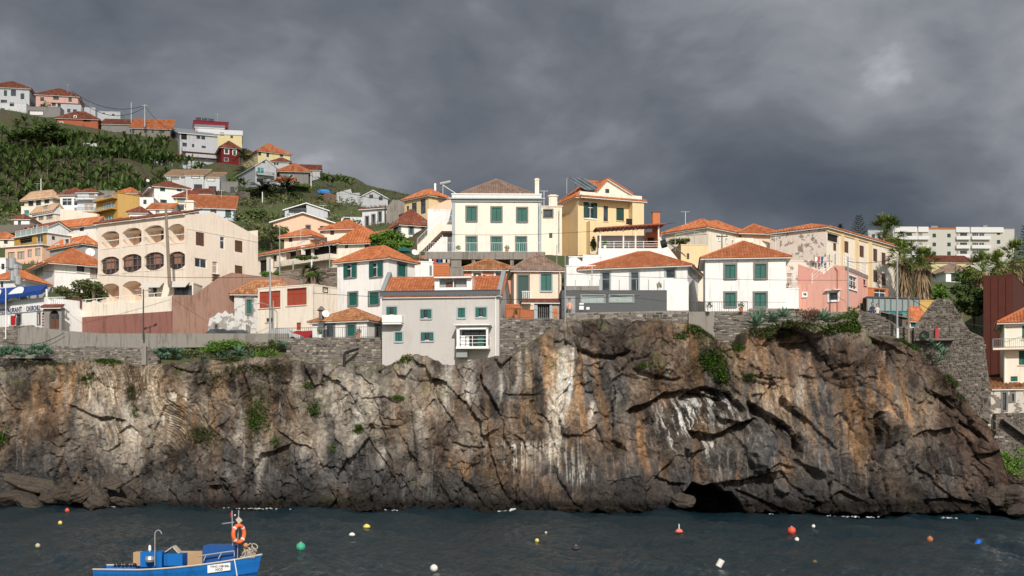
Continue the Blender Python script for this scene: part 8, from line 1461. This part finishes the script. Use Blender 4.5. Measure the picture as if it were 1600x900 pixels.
# ================================================================ unseen cloud bank behind the viewer, added to cast the upper hill's shade
mb = MB(); rng = random.Random(2); m, tt, b, out = base_mat('cloud_vapour'); tt.n.remove(b); tr = tt.N('ShaderNodeBsdfTransparent'); df = tt.N('ShaderNodeBsdfDiffuse', i_Color=(.85, .87, .9, 1)); mxs = tt.N('ShaderNodeMixShader'); mxs.inputs[0].default_value = .17; tt.L(tr, 0, mxs, 1); tt.L(df, 0, mxs, 2); tt.L(mxs, 0, out, 0)
nx, ny = 60, 40; top, bot = [], []
for j in range(ny+1):
    for i in range(nx+1):
        u, v = i/nx, j/ny; e = (min(u, 1-u, v, 1-v)*4); e = min(1, e); x = -190+820*u; y = -412+390*v+12*math.sin(u*21)+7*math.sin(u*53+1); h_ = 26*e**.5*(.7+.5*math.sin(u*31+v*17)*math.sin(v*23-u*9)); top.append((x, y, 420+h_)); bot.append((x, y, 420-h_*.25))
o0 = len(top); I = lambda i, j: j*(nx+1)+i; mb.add(top+bot, [(I(i, j), I(i+1, j), I(i+1, j+1), I(i, j+1)) for i in range(nx) for j in range(ny)]+[(o0+I(i, j), o0+I(i, j+1), o0+I(i+1, j+1), o0+I(i+1, j)) for i in range(nx) for j in range(ny)])
tag(mb.build('shade_cloud', m, smooth=True), kind='structure')

for nm, px, y0, y1, Y in (('tall white house', 528.5, 406, 500, 132.0), ('square white house', 1226.5, 404, 487, 116.2), ('cream villa', 843, 318, 394, 142.7), ('long white house', 925, 416, 455, 121.2), ('cream annex', 874, 326, 392, 144.6), ('red windowed cream house', 490, 447, 524, 125.7), ('blush pink house', 874.5, 424, 470, 121.8)):
    t = thing('rain_pipe', 'pale rain water pipe on the front corner of the '+nm, 'drainpipe', at(px, y1, Y)); mb = MB(); mb.tube([at(px, y0, Y), at(px, y1, Y)], .045, 6); mb.build('pipe', M_metal, t); mb = MB(); [mb.cbox(at(px, y0+(y1-y0)*k, Y), .14, .1, .05) for k in (.15, .5, .85)]; mb.build('brackets', M_steel, t)
for i, (lab, px, py, Y, m) in enumerate((('terracotta pot with shrub under the villa stair', 660, 404, 137, L_tree), ('pot plant left on the villa platform', 716, 395, 138.3, L_bright), ('pot plant right on the villa platform', 792, 395, 138.3, L_tree), ('pot plant on the wall before the small hip roofed cottage', 500, 528, 119.3, L_bright), ('dark pot plant by the cottage door', 560, 527, 119.1, L_tree), ('square planter left before the square white house', 1108, 487, 113.6, L_olive), ('square planter right before the square white house', 1158, 487, 113.3, L_tree), ('pot with red brown leaves on the dark modern building', 1030, 455, 118, L_olive), ('pot plant on the orange red garden wall', 806, 497, 117.2, L_tree), ('white pot on the roof terrace parapet', 945, 388, 136.7, L_bright))):
    t = thing('potted_plant', lab, 'potted plant', at(px, py, Y)); mb = MB(); mb.lathe(at(px, py, Y), [(.14, 0), (.2, .3), (.22, .32), (.16, .32)], 8); mb.build('pot', M_terra if i % 2 == 0 else M_white, t); mb = MB(); cloud(mb, at(px, py, Y)+Vector((0, 0, .55)), (.28, .28, .3), 90, .09, random.Random(i), shell=.1); mb.build('foliage', m, t, tint=True)
for lab, a, b, Y in (('laundry line with clothes under the villa platform', (668, 403), (704, 404), 136.5), ('laundry line on the terrace of the patched cream block', (1272, 400), (1296, 399), 125.8), ('laundry line behind the grey house roof', (742, 428), (770, 428), 128.5)):
    t = thing('laundry_line', lab, 'laundry line', at((a[0]+b[0])/2, a[1]+6, Y)); A, B_ = at(*a, Y), at(*b, Y); mb = MB(); mb.tube([A, A.lerp(B_, .5)-Vector((0, 0, .12)), B_], .012, 4); [mb.beam(p+Vector((0, 0, .1)), p-Vector((0, 0, 1.1)), .05) for p in (A, B_)]; mb.build('line', M_iron, t); n = 5
    for i in range(n): mb = MB(); p = A.lerp(B_, (i+.3)/n)-Vector((0, 0, .1)); w_ = (B_-A)*(.6/n); hh = .4+.25*((i*7) % 3)/2; mb.hexa([p, p+w_, p+w_+Vector((0, .03, 0)), p+Vector((0, .03, 0)), p-Vector((0, 0, hh)), p+w_-Vector((0, 0, hh)), p+w_+Vector((0, .03, -hh)), p+Vector((0, .03, -hh))]); mb.build('garment', [M_white, M_red, M_blue, M_cloth, M_curtain][i], t)
